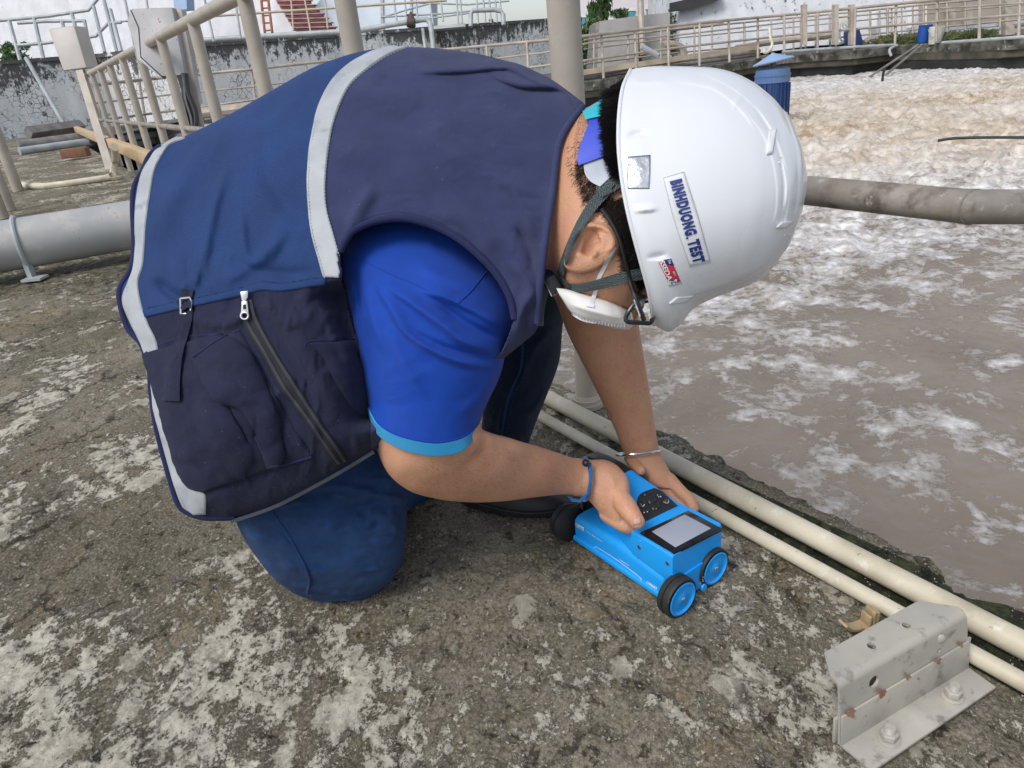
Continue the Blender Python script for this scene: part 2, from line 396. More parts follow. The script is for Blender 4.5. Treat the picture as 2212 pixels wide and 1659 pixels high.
# ================================================================== MATERIALS
def ground_mat():
    m, n, l, b = newmat('old_concrete'); p = pos(n)
    mp = n.new('ShaderNodeMapping'); l.new(p, mp.inputs[0]); mp.inputs['Rotation'].default_value = (0, 0, .55); mp.inputs['Scale'].default_value = (1, .8, 1); q = mp.outputs[0]
    warp = n.new('ShaderNodeTexNoise'); warp.inputs['Scale'].default_value = 17; warp.inputs['Detail'].default_value = 9; warp.inputs['Roughness'].default_value = .72; l.new(q, warp.inputs[0])
    vm = n.new('ShaderNodeVectorMath'); vm.operation = 'MULTIPLY_ADD'; l.new(warp.outputs['Color'], vm.inputs[0]); vm.inputs[1].default_value = (.085,)*3; l.new(q, vm.inputs[2]); qw = vm.outputs[0]
    region = noise(n, l, q, 2.3, 4, .5, .4); reg2 = noise(n, l, q, 1.3, 4, .5, .4)
    n1 = noise(n, l, q, 7, 12, .72, .3); n2 = noise(n, l, q, 60, 10, .75); n3 = noise(n, l, q, 200, 6, .78); n4 = noise(n, l, q, 22, 12, .75, .3)
    col = mix(n, l, ramp(n, l, n1, [(.38, 0.), (.62, 1.)]), (.115, .098, .068), (.235, .205, .152))
    brown = ramp(n, l, noise(n, l, q, 3.6, 9, .68, .3), [(.50, 0.), (.60, 1.)]); col = mix(n, l, math(n, l, 'MULTIPLY', brown, .75), col, (.200, .145, .083))
    col = mix(n, l, ramp(n, l, n2, [(.44, 0.), (.68, .8)]), col, (.225, .205, .165))
    olive = ramp(n, l, noise(n, l, q, 4.5, 9, .7, .4), [(.50, 0.), (.60, 1.)]); col = mix(n, l, math(n, l, 'MULTIPLY', olive, .55), col, (.075, .078, .038))
    damp = ramp(n, l, reg2, [(.50, 0.), (.60, 1.)]); col = mix(n, l, math(n, l, 'MULTIPLY', damp, .45), col, (.060, .055, .038))
    # rough mineral speckle
    col = mix(n, l, ramp(n, l, n3, [(.40, .7), (.48, 0.)]), col, (.040, .035, .024)); col = mix(n, l, ramp(n, l, n3, [(.53, 0.), (.61, .75)]), col, (.30, .275, .215))
    # smooth islands of the old cement skin
    v = N(n, 'ShaderNodeTexVoronoi', Scale=8.5, Randomness=1.0); v.feature = 'F1'; l.new(qw, v.inputs['Vector'])
    sepc = n.new('ShaderNodeSeparateColor'); l.new(v.outputs['Color'], sepc.inputs[0])
    dsel = math(n, l, 'ADD', v.outputs['Distance'], math(n, l, 'MULTIPLY', n4, .62))
    thr = math(n, l, 'ADD', math(n, l, 'MULTIPLY', sepc.outputs[0], .34), math(n, l, 'MULTIPLY', region, .60))
    sel = ramp(n, l, math(n, l, 'SUBTRACT', dsel, thr), [(.0, 1.), (.02, 0.)])
    # ragged flakes and crumbs
    fl = noise(n, l, q, 21, 15, .84, .1)
    flr = ramp(n, l, math(n, l, 'ADD', fl, math(n, l, 'MULTIPLY', region, .55)), [(.78, 0.), (.81, .8), (.822, 0.)])
    flk = ramp(n, l, math(n, l, 'ADD', fl, math(n, l, 'MULTIPLY', region, .55)), [(.816, 0.), (.822, 1.)])
    fl2 = ramp(n, l, math(n, l, 'ADD', noise(n, l, q, 46, 12, .78, .25), math(n, l, 'MULTIPLY', region, .35)), [(.784, 0.), (.789, 1.)])
    spk = ramp(n, l, noise(n, l, p, 120, 5, .65), [(.655, 0.), (.67, 1.)])
    pale = mix(n, l, ramp(n, l, n2, [(.40, 0.), (.60, 1.)]), (.245, .225, .175), (.37, .345, .275))
    pale = mix(n, l, ramp(n, l, n4, [(.42, 0.), (.62, .75)]), pale, (.215, .20, .16))
    flc = mix(n, l, ramp(n, l, n2, [(.38, 0.), (.6, 1.)]), (.31, .285, .225), (.50, .475, .395))
    col = mix(n, l, flr, col, (.045, .039, .026)); col = mix(n, l, sel, col, pale); col = mix(n, l, math(n, l, 'MAXIMUM', flk, fl2), col, flc)
    col = mix(n, l, spk, col, (.46, .44, .37))
    mask = math(n, l, 'MAXIMUM', sel, math(n, l, 'MAXIMUM', flk, fl2))
    # dark pits and cracks
    vc = N(n, 'ShaderNodeTexVoronoi', Scale=7.0); vc.feature = 'DISTANCE_TO_EDGE'; l.new(qw, vc.inputs['Vector'])
    crack = math(n, l, 'MULTIPLY', ramp(n, l, vc.outputs['Distance'], [(.008, 1.), (.03, 0.)]), ramp(n, l, noise(n, l, q, 6, 3), [(.52, 0.), (.6, 1.)]))
    pit = ramp(n, l, noise(n, l, q, 30, 12, .76, .3), [(.375, 1.), (.41, 0.)]); pit3 = ramp(n, l, noise(n, l, q, 10, 12, .78, .5), [(.355, 1.), (.385, 0.)])
    dk = math(n, l, 'MAXIMUM', math(n, l, 'MULTIPLY', crack, .7), math(n, l, 'MAXIMUM', math(n, l, 'MULTIPLY', pit, .7), math(n, l, 'MULTIPLY', pit3, .8)))
    col = mix(n, l, dk, col, (.030, .026, .017))
    at = n.new('ShaderNodeAttribute'); at.attribute_name = 'moss'
    ms = ramp(n, l, math(n, l, 'ADD', at.outputs['Fac'], math(n, l, 'MULTIPLY', noise(n, l, q, 20, 8, .7), .7)), [(.85, 0.), (1.05, 1.)])
    col = mix(n, l, math(n, l, 'MULTIPLY', ms, .92), col, mix(n, l, ramp(n, l, noise(n, l, q, 30, 8, .7), [(.50, 0.), (.62, 1.)]), (.016, .018, .010), (.050, .058, .022)))
    l.new(col, b.inputs['Base Color']); b.inputs['Roughness'].default_value = .93; b.inputs['Specular IOR Level'].default_value = .2
    h = math(n, l, 'ADD', math(n, l, 'MULTIPLY', mask, .35), math(n, l, 'ADD', math(n, l, 'MULTIPLY', n2, .8), math(n, l, 'MULTIPLY', dk, -.9)))
    nb = bump(n, l, h, .0045, 1.); nb = bump(n, l, n3, .0013, .9, nb)
    l.new(nb, b.inputs['Normal']); return m
def stain_mat(name, base=(.60, .61, .62), ztop=1.0, amount=.0, cells=True, band=.5):
    m, n, l, b = newmat(name); p = pos(n)
    mp = n.new('ShaderNodeMapping'); l.new(p, mp.inputs[0]); mp.inputs['Scale'].default_value = (1, 1, .32); st = mp.outputs[0]
    sp = n.new('ShaderNodeSeparateXYZ'); l.new(p, sp.inputs[0]); z = sp.outputs[2]
    up = math(n, l, 'MULTIPLY_ADD', z, 1/band); up.node.inputs[2].default_value = -(ztop-band)/band; up = math(n, l, 'MAXIMUM', up, 0.)
    a = noise(n, l, p, 3.4, 10, .75, .5); c = noise(n, l, st, 5.5, 9, .7, .2); big = noise(n, l, p, .35, 3, .5)
    t = math(n, l, 'ADD', math(n, l, 'MULTIPLY', a, .5), math(n, l, 'MULTIPLY', c, .5))
    t = math(n, l, 'ADD', t, math(n, l, 'MULTIPLY', up, .15)); t = math(n, l, 'ADD', t, math(n, l, 'MULTIPLY', big, .22)); t = math(n, l, 'ADD', t, amount-.085)
    mold = ramp(n, l, t, [(.615, 0.), (.655, .9)])
    col = mix(n, l, ramp(n, l, noise(n, l, st, 2, 8), [(.3, 0.), (.7, 1.)]), base, tuple(x*.78 for x in base))
    grey = ramp(n, l, math(n, l, 'ADD', noise(n, l, st, 1.3, 9, .65), amount*.6), [(.56, 0.), (.74, .6)]); col = mix(n, l, grey, col, (.42, .43, .43))
    if cells:
        w = n.new('ShaderNodeTexNoise'); w.inputs['Scale'].default_value = 3; w.inputs['Detail'].default_value = 5; l.new(p, w.inputs[0])
        vm = n.new('ShaderNodeVectorMath'); vm.operation = 'MULTIPLY_ADD'; l.new(w.outputs['Color'], vm.inputs[0]); vm.inputs[1].default_value = (.3,)*3; l.new(p, vm.inputs[2])
        v = N(n, 'ShaderNodeTexVoronoi', Scale=5.0); v.feature = 'DISTANCE_TO_EDGE'; l.new(vm.outputs[0], v.inputs['Vector'])
        e = ramp(n, l, v.outputs['Distance'], [(.01, 1.), (.055, 0.)]); e = math(n, l, 'MULTIPLY', e, ramp(n, l, noise(n, l, p, 1.1, 5, .6), [(.44, 0.), (.56, 1.)]))
        col = mix(n, l, math(n, l, 'MULTIPLY', e, .9), col, (.05, .05, .048))
    col = mix(n, l, mold, col, (.04, .042, .04))
    l.new(col, b.inputs['Base Color']); b.inputs['Roughness'].default_value = .9
    l.new(bump(n, l, a, .02), b.inputs['Normal']); return m
def water_mat():
    m, n, l, b = newmat('aerated_water'); p = pos(n)
    fa = n.new('ShaderNodeAttribute'); fa.attribute_name = 'foam'; ch = n.new('ShaderNodeAttribute'); ch.attribute_name = 'churn'
    w = n.new('ShaderNodeTexNoise'); w.inputs['Scale'].default_value = 1.6; w.inputs['Detail'].default_value = 4; l.new(p, w.inputs[0])
    vm = n.new('ShaderNodeVectorMath'); vm.operation = 'MULTIPLY_ADD'; l.new(w.outputs['Color'], vm.inputs[0]); vm.inputs[1].default_value = (.22,)*3; l.new(p, vm.inputs[2]); q = vm.outputs[0]
    f1 = noise(n, l, q, 4.4, 10, .66, .1); f2 = noise(n, l, q, 19, 8, .68, .2)
    base = math(n, l, 'ADD', math(n, l, 'MULTIPLY', f1, .62), math(n, l, 'MULTIPLY', f2, .38))
    t = math(n, l, 'ADD', base, math(n, l, 'MULTIPLY', fa.outputs['Fac'], .42))
    f = ramp(n, l, t, [(.60, 0.), (.65, .38), (.76, 1.)])
    mud = mix(n, l, ramp(n, l, noise(n, l, q, 1.2, 6), [(.35, 0.), (.65, 1.)]), (.165, .130, .096), (.235, .192, .148))
    foam = mix(n, l, ramp(n, l, noise(n, l, q, 9, 8, .6), [(.32, 0.), (.6, 1.)]), (.40, .37, .33), (.70, .69, .685))
    tan = mix(n, l, ramp(n, l, noise(n, l, p, 4, 9, .65, .5), [(.40, 0.), (.62, 1.)]), (.30, .215, .13), (.60, .53, .43))
    foam = mix(n, l, ch.outputs['Fac'], foam, tan)
    col = mix(n, l, f, mud, foam); l.new(col, b.inputs['Base Color'])
    r = math(n, l, 'MULTIPLY_ADD', f, .6); r.node.inputs[2].default_value = .16; l.new(r, b.inputs['Roughness'])
    h = math(n, l, 'ADD', math(n, l, 'MULTIPLY', f, .30), math(n, l, 'MULTIPLY', noise(n, l, q, 5, 4, .5), .8))
    nb = bump(n, l, h, .035, .7); nb = bump(n, l, noise(n, l, q, 26, 6, .6), .003, .7, nb)
    l.new(nb, b.inputs['Normal']); return m
M = {}
M['ground'] = ground_mat(); M['water'] = water_mat()
M['stain'] = stain_mat('mouldy_white_wall', (.86, .86, .85), 2.3, 0.026, True, 1.1)
M['stain_far'] = stain_mat('stained_render', (.74, .74, .76), 9, -.02, False, 3.5)
M['stain_grey'] = stain_mat('grey_streaked_render', (.64, .65, .68), 6.0, .01, False, 5.)
M['dark_wall'] = simple('dark_shaded_concrete', (.012, .013, .015), .8, (.03, .03, .028), 1.5, bscale=4, bdist=.03)  # basin void's shade put into a near-black colour; the dark canopy beam shares it
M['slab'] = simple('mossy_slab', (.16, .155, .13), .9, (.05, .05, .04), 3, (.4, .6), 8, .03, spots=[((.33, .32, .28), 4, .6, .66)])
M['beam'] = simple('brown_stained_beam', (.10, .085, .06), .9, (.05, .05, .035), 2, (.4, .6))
M['post'] = simple('beige_painted_steel', (.42, .375, .315), .5, (.34, .305, .26), 7, (.35, .65), 60, .0006, spots=[((.42, .40, .36), 22, .62, .72), ((.17, .10, .06), 30, .73, .76)])
M['rail_dark'] = simple('weathered_grey_rail', (.20, .175, .145), .6, (.30, .275, .24), 14, (.35, .65), 90, .0008, spots=[((.13, .105, .085), 24, .54, .66), ((.36, .34, .31), 60, .62, .70), ((.16, .09, .055), 9, .66, .74)])
M['post_far'] = simple('beige_rail_paint', (.40, .345, .28), .55, (.27, .235, .20), 3)
M['rail_tan'] = simple('tan_rail_paint', (.48, .40, .29), .5, (.40, .33, .24), 3)
M['galv'] = simple('galvanised_pipe', (.40, .43, .44), .45, (.30, .32, .33), 4, spots=[((.22, .17, .12), 8, .7, .75)])
M['galv_dark'] = simple('dull_pipe', (.22, .21, .20), .6, (.13, .12, .11), 5)
M['bigpipe'] = simple('grey_pvc_pipe', (.31, .325, .33), .42, (.38, .375, .36), 3.5, (.35, .65), spots=[((.46, .44, .41), 7, .55, .7), ((.24, .22, .19), 14, .64, .74)])
M['ironbox'] = simple('rusty_grey_sheet', (.35, .345, .35), .5, (.30, .295, .30), 5, spots=[((.22, .085, .04), 26, .655, .675), ((.15, .07, .04), 9, .72, .75)])
M['boxpaint'] = simple('beige_box_paint', (.46, .42, .385), .5, (.40, .37, .34), 3)
M['pvc'] = simple('cream_pvc_pipe', (.60, .55, .43), .42, (.47, .42, .31), 9, (.38, .66), 90, .0003, spots=[((.66, .64, .55), 30, .58, .72), ((.27, .22, .14), 75, .665, .71), ((.36, .31, .21), 9, .60, .85)])
M['bracket'] = simple('grey_primer_steel', (.33, .315, .28), .45, (.40, .375, .32), 12, (.35, .65), 120, .0003, spots=[((.22, .20, .17), 40, .58, .68), ((.17, .14, .11), 120, .68, .73), ((.46, .43, .37), 9, .56, .7)])
M['rust'] = simple('rust_blotch', (.23, .10, .055), .85, (.30, .20, .14), 60)
M['wood'] = simple('pale_timber', (.52, .39, .24), .7, (.44, .31, .18), 9, spots=[((.25, .15, .08), 20, .66, .72)])
M['brick'] = simple('old_brick', (.24, .10, .06), .9, (.16, .09, .06), 14)
M['redstep'] = simple('faded_red_steps', (.36, .16, .15), .8, (.46, .27, .25), 3, spots=[((.08, .07, .07), 2.5, .6, .7)])
M['orange'] = simple('orange_rust_ladder', (.38, .13, .05), .8, (.25, .09, .05), 4)
M['bluepaint'] = simple('blue_motor_paint', (.075, .15, .32), .5, (.12, .19, .33), 2.5, spots=[((.20, .22, .22), 6, .62, .75)])
M['bluedark'] = simple('dark_blue_motor', (.012, .04, .15), .45, (.02, .055, .17), 3, spots=[((.22, .17, .15), 9, .7, .74)])
M['bluelight'] = simple('faded_blue_cap', (.20, .32, .52), .55, (.27, .37, .53), 2)
M['bluedrum'] = simple('blue_plastic', (.01, .08, .36), .4)
M['whiteplastic'] = simple('white_bucket', (.62, .62, .55), .45)
M['steelcab'] = simple('dull_steel_cabinet', (.33, .315, .295), .4, (.26, .25, .235), 2, metal=.25)
M['pinkwall'] = simple('pale_pink_render', (.66, .62, .65), .8, (.58, .55, .58), .5)
M['creamwall'] = simple('cream_render', (.55, .54, .44), .8)
M['paleblue'] = simple('pale_blue_panel', (.60, .66, .72), .7, (.52, .58, .64), .8)
M['tanwall'] = simple('tan_render', (.36, .31, .26), .8, (.30, .26, .22), .8)
M['window'] = simple('teal_window', (.06, .30, .33), .3)
M['foliage'] = simple('dark_leaves', (.035, .085, .02), .6, (.075, .14, .035), 6)
M['bark'] = simple('bark', (.12, .09, .06), .9)
M['black'] = simple('black_cable', (.015, .015, .017), .5)
M['white'] = simple('white_paint', (.72, .72, .72), .5)

# ================================================================== SETTING
# --- basin edge as seen on the deck (far -> near), pixels on z = 0
EDGE = np.array([(172, 306), (420, 440), (700, 577), (1000, 722), (1180, 803), (1243, 834), (1330, 870), (1414, 907), (1448, 921), (1494, 941), (1591, 989), (1631, 1011), (1700, 1046),
                 (1780, 1084), (1870, 1128), (1944, 1168), (2019, 1196), (2037, 1226), (2055, 1252), (2085, 1277), (2145, 1294), (2212, 1302), (2330, 1330), (2600, 1420), (3000, 1600)], float)
WZ = -0.72
def edge_x(y):
    x = np.interp(y, EDGE[:, 1], EDGE[:, 0]); w = np.clip((y-300)/400, 0.02, 1)
    return x+w*(14*fbm(y/26., 3.1, 0, 5, .6)+5*vnoise(y/5., 9., 0))
rows = np.concatenate([np.linspace(307, 640, 150), np.linspace(642, 1800, 520), np.linspace(1830, 3300, 30)])
NCOL = 560
xl = np.maximum(np.where(rows < 700, -700, -300), (268-rows)/.107); xe = edge_x(rows); xe[rows > 1750] = 3200
tt = np.linspace(0, 1, NCOL)
X = xl[:, None]+(xe-xl)[:, None]*tt; Y = np.repeat(rows[:, None], NCOL, 1)
GP = G(X, Y, 0.0)
dm = np.linalg.norm(GP[..., :2], axis=-1)
h = .007*fbm(GP[..., 0]*5, GP[..., 1]*5, 0, 5)+.0035*fbm(GP[..., 0]*28, GP[..., 1]*28, 3, 4, .6)
rg = fbm(GP[..., 0]*14, GP[..., 1]*14, 7, 5, .6); h += -.005*np.clip(rg-.16, 0, 1)*4
e = np.clip((xe[:, None]-X)/np.maximum(20, 70*np.clip((rows[:, None]-300)/700, .05, 1)), 0, 1)       # broken lip
h += -.018*(1-e)**2*(.6+.8*(vnoise(GP[..., 0]*22, GP[..., 1]*22)+1)/2)+.012*(1-e)*fbm(GP[..., 0]*40, GP[..., 1]*40, 1, 4)
GP[..., 2] = h-.003
V = list(GP.reshape(-1, 3)); F = grid_faces(len(rows), NCOL); base = len(V); nr = len(rows)
last = GP[:, -1]
for k in range(1, 6):                                   # basin side wall going down
    q = last.copy(); q[:, 2] = -0.02-.24*(k-.7)+.0; n2 = .02*vnoise(q[:, 0]*9, q[:, 1]*9, k*1.3)-.01*k; q[:, 0] += n2-.01; q[:, 1] += n2-.01
    V += list(q)
prev = [i*NCOL+NCOL-1 for i in range(nr)]
for k in range(5):
    cur = [base+k*nr+i for i in range(nr)]
    F += [(prev[i], cur[i], cur[i+1], prev[i+1]) for i in range(nr-1)]; prev = cur
deck = mk('concrete_deck', V, F, M['ground']); tag(deck, kind='structure')
mo = np.zeros(len(V)); px_, py_, _ = pix(GP)
# moss: between and beyond the pipes, and under the far ones
pl = 904+(px_-1200)*.5545
dist = (py_-pl)/np.maximum(20., 20+(px_-1200)*.05)      # >0 = deck side of the small pipe
ms = np.where((dist < .6) & (px_ > 1150), np.where(dist > -2.0, .92, .26), 0)*np.clip((px_-1150)/300, .35, 1)
ms = np.where((px_ < 330) & (py_ > 535) & (py_ < 640), np.maximum(ms, .55), ms)
mo[:base] = ms.ravel(); mo[base:] = .35
at = deck.data.attributes.new('moss', 'FLOAT', 'POINT'); at.data.foreach_set('value', mo)

# --- water sheet
yr = np.concatenate([np.linspace(112, 240, 150), np.linspace(241, 620, 330), np.linspace(623, 1340, 210), np.linspace(1350, 2300, 12)])
ncw = 520; xs = np.linspace(300, 2420, ncw)
ytilt = lambda x: -(x-1900)*.107
Xw = np.repeat(xs[None], len(yr), 0); Yw = yr[:, None]+ytilt(Xw)*np.clip((900-yr[:, None])/700, 0, 1)
WP = G(Xw, Yw, WZ); wx, wy = WP[..., 0], WP[..., 1]
yy = Yw-ytilt(Xw)                                        # rows as they stand at x = 1900
foam = np.interp(yy, [100, 150, 200, 300, 420, 500, 560, 640, 760, 900, 1060, 1300], [.10, .50, .75, .85, .52, .40, .35, .30, .255, .225, .19, .14])
foam = foam+.22*fbm(wx*.9, wy*.9, 2, 3)*np.clip((yy-450)/200, 0, 1)
blob = lambda x, y, rx, ry, a: a*np.exp(-((Xw-x)/rx)**2-((Yw-y)/ry)**2)
foam += blob(1990, 985, 110, 45, .16)+blob(2120, 760, 120, 60, .10)+blob(1860, 520, 160, 60, .08)
churn = np.interp(yy, [150, 175, 200, 300, 350, 400, 440], [0, .15, .9, 1, .75, .3, 0])*(.8+.5*fbm(wx*.6, wy*.6, 5, 3))
amp = np.interp(yy, [100, 150, 200, 330, 420, 520, 700, 1300], [.02, .05, .09, .10, .07, .035, .012, .005])
lump = fbm(wx*2.4, wy*2.4, 1, 5, .6); bil = 1-np.abs(fbm(wx*3.2, wy*3.2, 8, 4, .55))*2.4
hz = amp*(1.2*lump+.9*(bil-.6))
spray = np.exp(-((Yw-(245-(Xw-1900)*.04))/40)**2)*np.clip((Xw-1690)/120, 0, 1)
hz += spray*(.10+.13*fbm(wx*1.1, wy*1.1, 3, 3, .5))
WP[..., 2] += hz
water = mk('water', WP.reshape(-1, 3), grid_faces(len(yr), ncw), M['water']); tag(water, kind='structure')
for nm, a in (('foam', foam), ('churn', np.clip(churn, 0, 1))):
    t_ = water.data.attributes.new(nm, 'FLOAT', 'POINT'); t_.data.foreach_set('value', a.ravel())
# spray droplets thrown up by the aerator
mb = MB()
for i in range(6000):
    x = rng.uniform(1690, 2260); y = 250-(x-1900)*.06+rng.normal(0, 1)*26+abs(rng.normal())*6; p0 = G(x, y+10, WZ)
    z = abs(rng.normal())*.14; r = rng.uniform(.003, .008); p0 = p0+np.array([0, 0, z+.05])
    mb.add([p0+np.array(o)*r for o in ((1, 0, -.6), (-.6, .8, -.6), (-.6, -.8, -.6), (0, 0, 1))], [(0, 1, 3), (1, 2, 3), (2, 0, 3), (0, 2, 1)])
M['drop'] = simple('spray_drops', (.66, .57, .44), .5, (.50, .40, .28), 2)
tag(mb.build('water_spray', M['drop']), 'fine beige spray thrown up over the churning water', 'spray', kind='stuff')

# --- far bank with its dark basin wall
BANK = [(-260, 392), (172, 300), (330, 268), (520, 250), (760, 222), (1000, 200), (1264, 176), (1358, 162), (1550, 139), (1641, 126), (1723, 117), (1844, 108), (1933, 98), (1997, 94), (2121, 88), (2212, 82), (2500, 56), (3300, -38)]
bk = np.array([G(x, y) for x, y in crs(BANK, np.linspace(0, 1, 90))])
def strip(name, off_z, mat, kind='structure', label=None, cat=None):
    V = []; 
    for p in bk:
        for dy, z in off_z: V.append(p+np.array([0, dy, z]))
    o = mk(name, V, grid_faces(len(bk), len(off_z)), mat, smooth=False)
    tag(o, label, cat, kind=kind); return o
strip('far_bank', [(0.0, -.26), (-.02, -.03), (0.0, 0), (14, 0), (60, -.02)], M['slab'])
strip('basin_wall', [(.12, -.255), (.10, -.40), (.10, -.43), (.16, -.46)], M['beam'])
strip('basin_void', [(.35, -.24), (.35, -1.2)], M['dark_wall'])  # dark sheet painting the shadow band below the slab
strip('far_ground', [(60, -.03), (140, -4)], M['slab'])

# --- fence at the basin edge ---------------------------------------------------
b0 = G(1268, 874); vd = ray(36, 243); vd = np.array([vd[0], vd[1], 0]); vd /= np.linalg.norm(vd)
k1 = ray(740, 0)     # second post: find its distance along the fence from its pixel column near y = 60
def along(x, y, z):  # distance along fence line whose point at height z projects to px x
    best = min(((abs(pix(b0+vd*s+[0, 0, z])[0]-x), s) for s in np.linspace(-2, 30, 6401))); return best[1]
s1 = along(767, 60, .85)
TOPZ, MIDZ = 1.165, .575
post_s = [0, s1]; 
SP = s1
def rail_pt(s, z): return b0+vd*s+np.array([0, 0, z])
fence = empty('pipe_railing', tuple(b0)); tag(fence, 'beige steel pipe railing running along the basin edge behind the kneeling worker', 'railing')
def child(o, par): o.parent = par; o.matrix_parent_inverse = Matrix.Translation(-Vector(par.location)); return o
bpy.context.view_layer.update()
def fch(mb, name, mat, par, smooth=True, **k):
    o = mb.build(name, mat, None, smooth=smooth, **k); 
    o.data.set_sharp_from_angle(angle=radians(40)); o.parent = par; o.matrix_parent_inverse = Matrix.Translation(-Vector(par.location)); return o
send = along(176, 190, TOPZ)
nfar = max(3, int(round((send-0)/SP)))
for i in range(0, nfar+1):
    s = i*SP if i*SP < send else send
    mb = MB()
    if i == 0:
        mb.tube([rail_pt(0, TOPZ), rail_pt(0, .34)], .0335, 24); mb.tube([rail_pt(0, .35), rail_pt(0, .30)], .030, 24)
        mb.tube([rail_pt(0, .35), rail_pt(0, 0)], .0245, 24)
    else: mb.tube([rail_pt(s, TOPZ), rail_pt(s, -.01)], .0335, 18)
    po = fch(mb, 'post', M['post'], fence)
    if i == 0:
        fl = MB(); fl.tube([rail_pt(0, .0), rail_pt(0, .012), rail_pt(0, .0121), rail_pt(0, .022), rail_pt(0, .0221), rail_pt(0, .03)], [.042, .042, .037, .036, .031, .028], 28); fch(fl, 'base_flange', M['post'], fence)
tr = MB(); tr.tube([rail_pt(-1.2, TOPZ), rail_pt(send*.5, TOPZ), rail_pt(send, TOPZ)], .034, 18); fch(tr, 'top_rail', M['post'], fence)
# middle rail with the bend at its near end
def mid_at(x):
    return min(((abs(pix(rail_pt(s, MIDZ))[0]-x), s) for s in np.linspace(-1.5, 1, 5001)))[1]
sb = mid_at(2098); cb = rail_pt(sb, MIDZ); dcb = float((cb-C0)@FW)
pe = P(2330, 447, dcb+.02)
mr = MB(); mr.tube([rail_pt(send, MIDZ), rail_pt(1, MIDZ), rail_pt(0, MIDZ), rail_pt(sb+.01, MIDZ)], .0215, 20); fch(mr, 'middle_rail', M['rail_dark'], fence)
mr = MB(); mr.tube([rail_pt(sb+.012, MIDZ), cb, cb+(pe-cb)*.06, pe], .0218, 20); fch(mr, 'middle_rail', M['rail_dark'], fence)
mr = MB(); mr.tube([cb+(pe-cb)*.012+vd*.004, cb+(pe-cb)*.0-vd*.003], .0225, 20); fch(mr, 'weld_bead', M['rail_dark'], fence)

sdv = np.cross(vd, [0, 0, 1.]); sdv = sdv if sdv[0] < 0 else -sdv      # towards the deck
q = [b0-vd*7+sdv*.30, b0+vd*17+sdv*.35, b0+vd*17+sdv*3, b0+vd*6+sdv*12, b0-vd*7+sdv*12]
tag(mk('concrete_apron', [np.array([v[0], v[1], -.034]) for v in q], [(0, 1, 2, 3, 4)], M['ground'], smooth=False), kind='structure')
q = [b0-vd*12-sdv*.1, b0-vd*12-sdv*40, b0+vd*6-sdv*40, b0+vd*14-sdv*22, b0+vd*14-sdv*.1]
wa = mk('outer_water', [np.array([v[0], v[1], WZ-.16]) for v in q], [(0, 1, 2, 3, 4)], M['water'], smooth=False); tag(wa, kind='structure')
for nm, a in (('foam', .34), ('churn', .1)): t_ = wa.data.attributes.new(nm, 'FLOAT', 'POINT'); t_.data.foreach_set('value', [a]*5)

# --- pipes lying along the edge -------------------------------------------------
def ground_pipe(name, pts, rpx_near, label, r, z=None):
    P3 = []
    for x, y in pts: P3.append(G(x, y, r if z is None else z))
    o = MB().tube(P3, r, 28).build(name, M['pvc'], smooth=True); tag(o, label, 'pipe'); return o
def pipe_radius(x, y0, y1, z):   # radius from upper/lower silhouette rows at column x
    a = G(x, (y0+y1)/2, z); d = pix(a)[2]; return abs(y1-y0)/2*d/FPX*.86
dirp = None
rb = pipe_radius(1680, 1080, 1133, .02); rs = pipe_radius(1680, 1166, 1203, .015)
def straight(pa, pb, z, ext=.6):
    a, b_ = G(*pa, z), G(*pb, z); v = b_-a; L = np.linalg.norm(v); v /= L
    return [a-v*0, a+v*L*.33, a+v*L*.66, b_+v*ext], v, a
for nm, pa, pb, r, lab in (('thick_pvc_pipe', (1180, 858), (2212, 1396), rb, 'thick cream plastic pipe lying along the broken basin edge'),
                           ('thin_pvc_pipe', (1163, 897), (2212, 1476), rs, 'thin cream plastic pipe beside the thicker one, deck side')):
    a, b_ = G(*pa, r), G(*pb, r); v = (b_-a)/np.linalg.norm(b_-a)
    pts = [a-v*3.2+(b_-a)*0, a-v*1.5, a, a+(b_-a)*.5, b_, b_+v*.6]
    pts = [np.array([q[0], q[1], r+.001]) for q in pts]
    o = MB().tube(pts, r, 32).build(nm, M['pvc'], smooth=True); tag(o, lab, 'pipe')

# --- big grey pipe crossing the deck on the left
def span(x): return (np.interp(x, [0, 285], [479, 431]), np.interp(x, [0, 285], [588, 541]))
rp = .13
for _ in range(6):
    a = G(0, sum(span(0))/2, rp+.05); d = pix(a)[2]; rp = (span(0)[1]-span(0)[0])/2*d/FPX*.985
zc = rp+.05
a, b_ = G(0, sum(span(0))/2, zc), G(285, sum(span(285))/2, zc); v = (b_-a)/np.linalg.norm(b_-a)
bp = empty('large_grey_pipe', tuple(a)); tag(bp, 'large grey pipe crossing the deck low behind the worker, held by a thin band', 'pipe')
fch(MB().tube([a-v*3, a, b_, b_+v*1.3], rp, 48), 'pipe_body', M['bigpipe'], bp)
tb = a+v*.10; side = np.cross(v, [0, 0, 1.]); mb = MB()
arc = [tb+(rp+.004)*(cos(t)*side+sin(t)*np.array([0, 0, 1.])) for t in np.linspace(-.9, pi+.9, 40)]
mb.tube(arc, .012, 8); fch(mb, 'pipe_band', M['galv'], bp)
mb = MB()
q0 = min((pix(p)[1]*-1, i) for i, p in enumerate(arc))[1]; q = arc[q0]
mb.box(np.array([q[0], q[1], .05]), .012, .02, .055); mb.box(np.array([q[0]+.03, q[1]-.03, .012]), .05, .04, .006); fch(mb, 'band_bracket', M['galv'], bp, smooth=False)

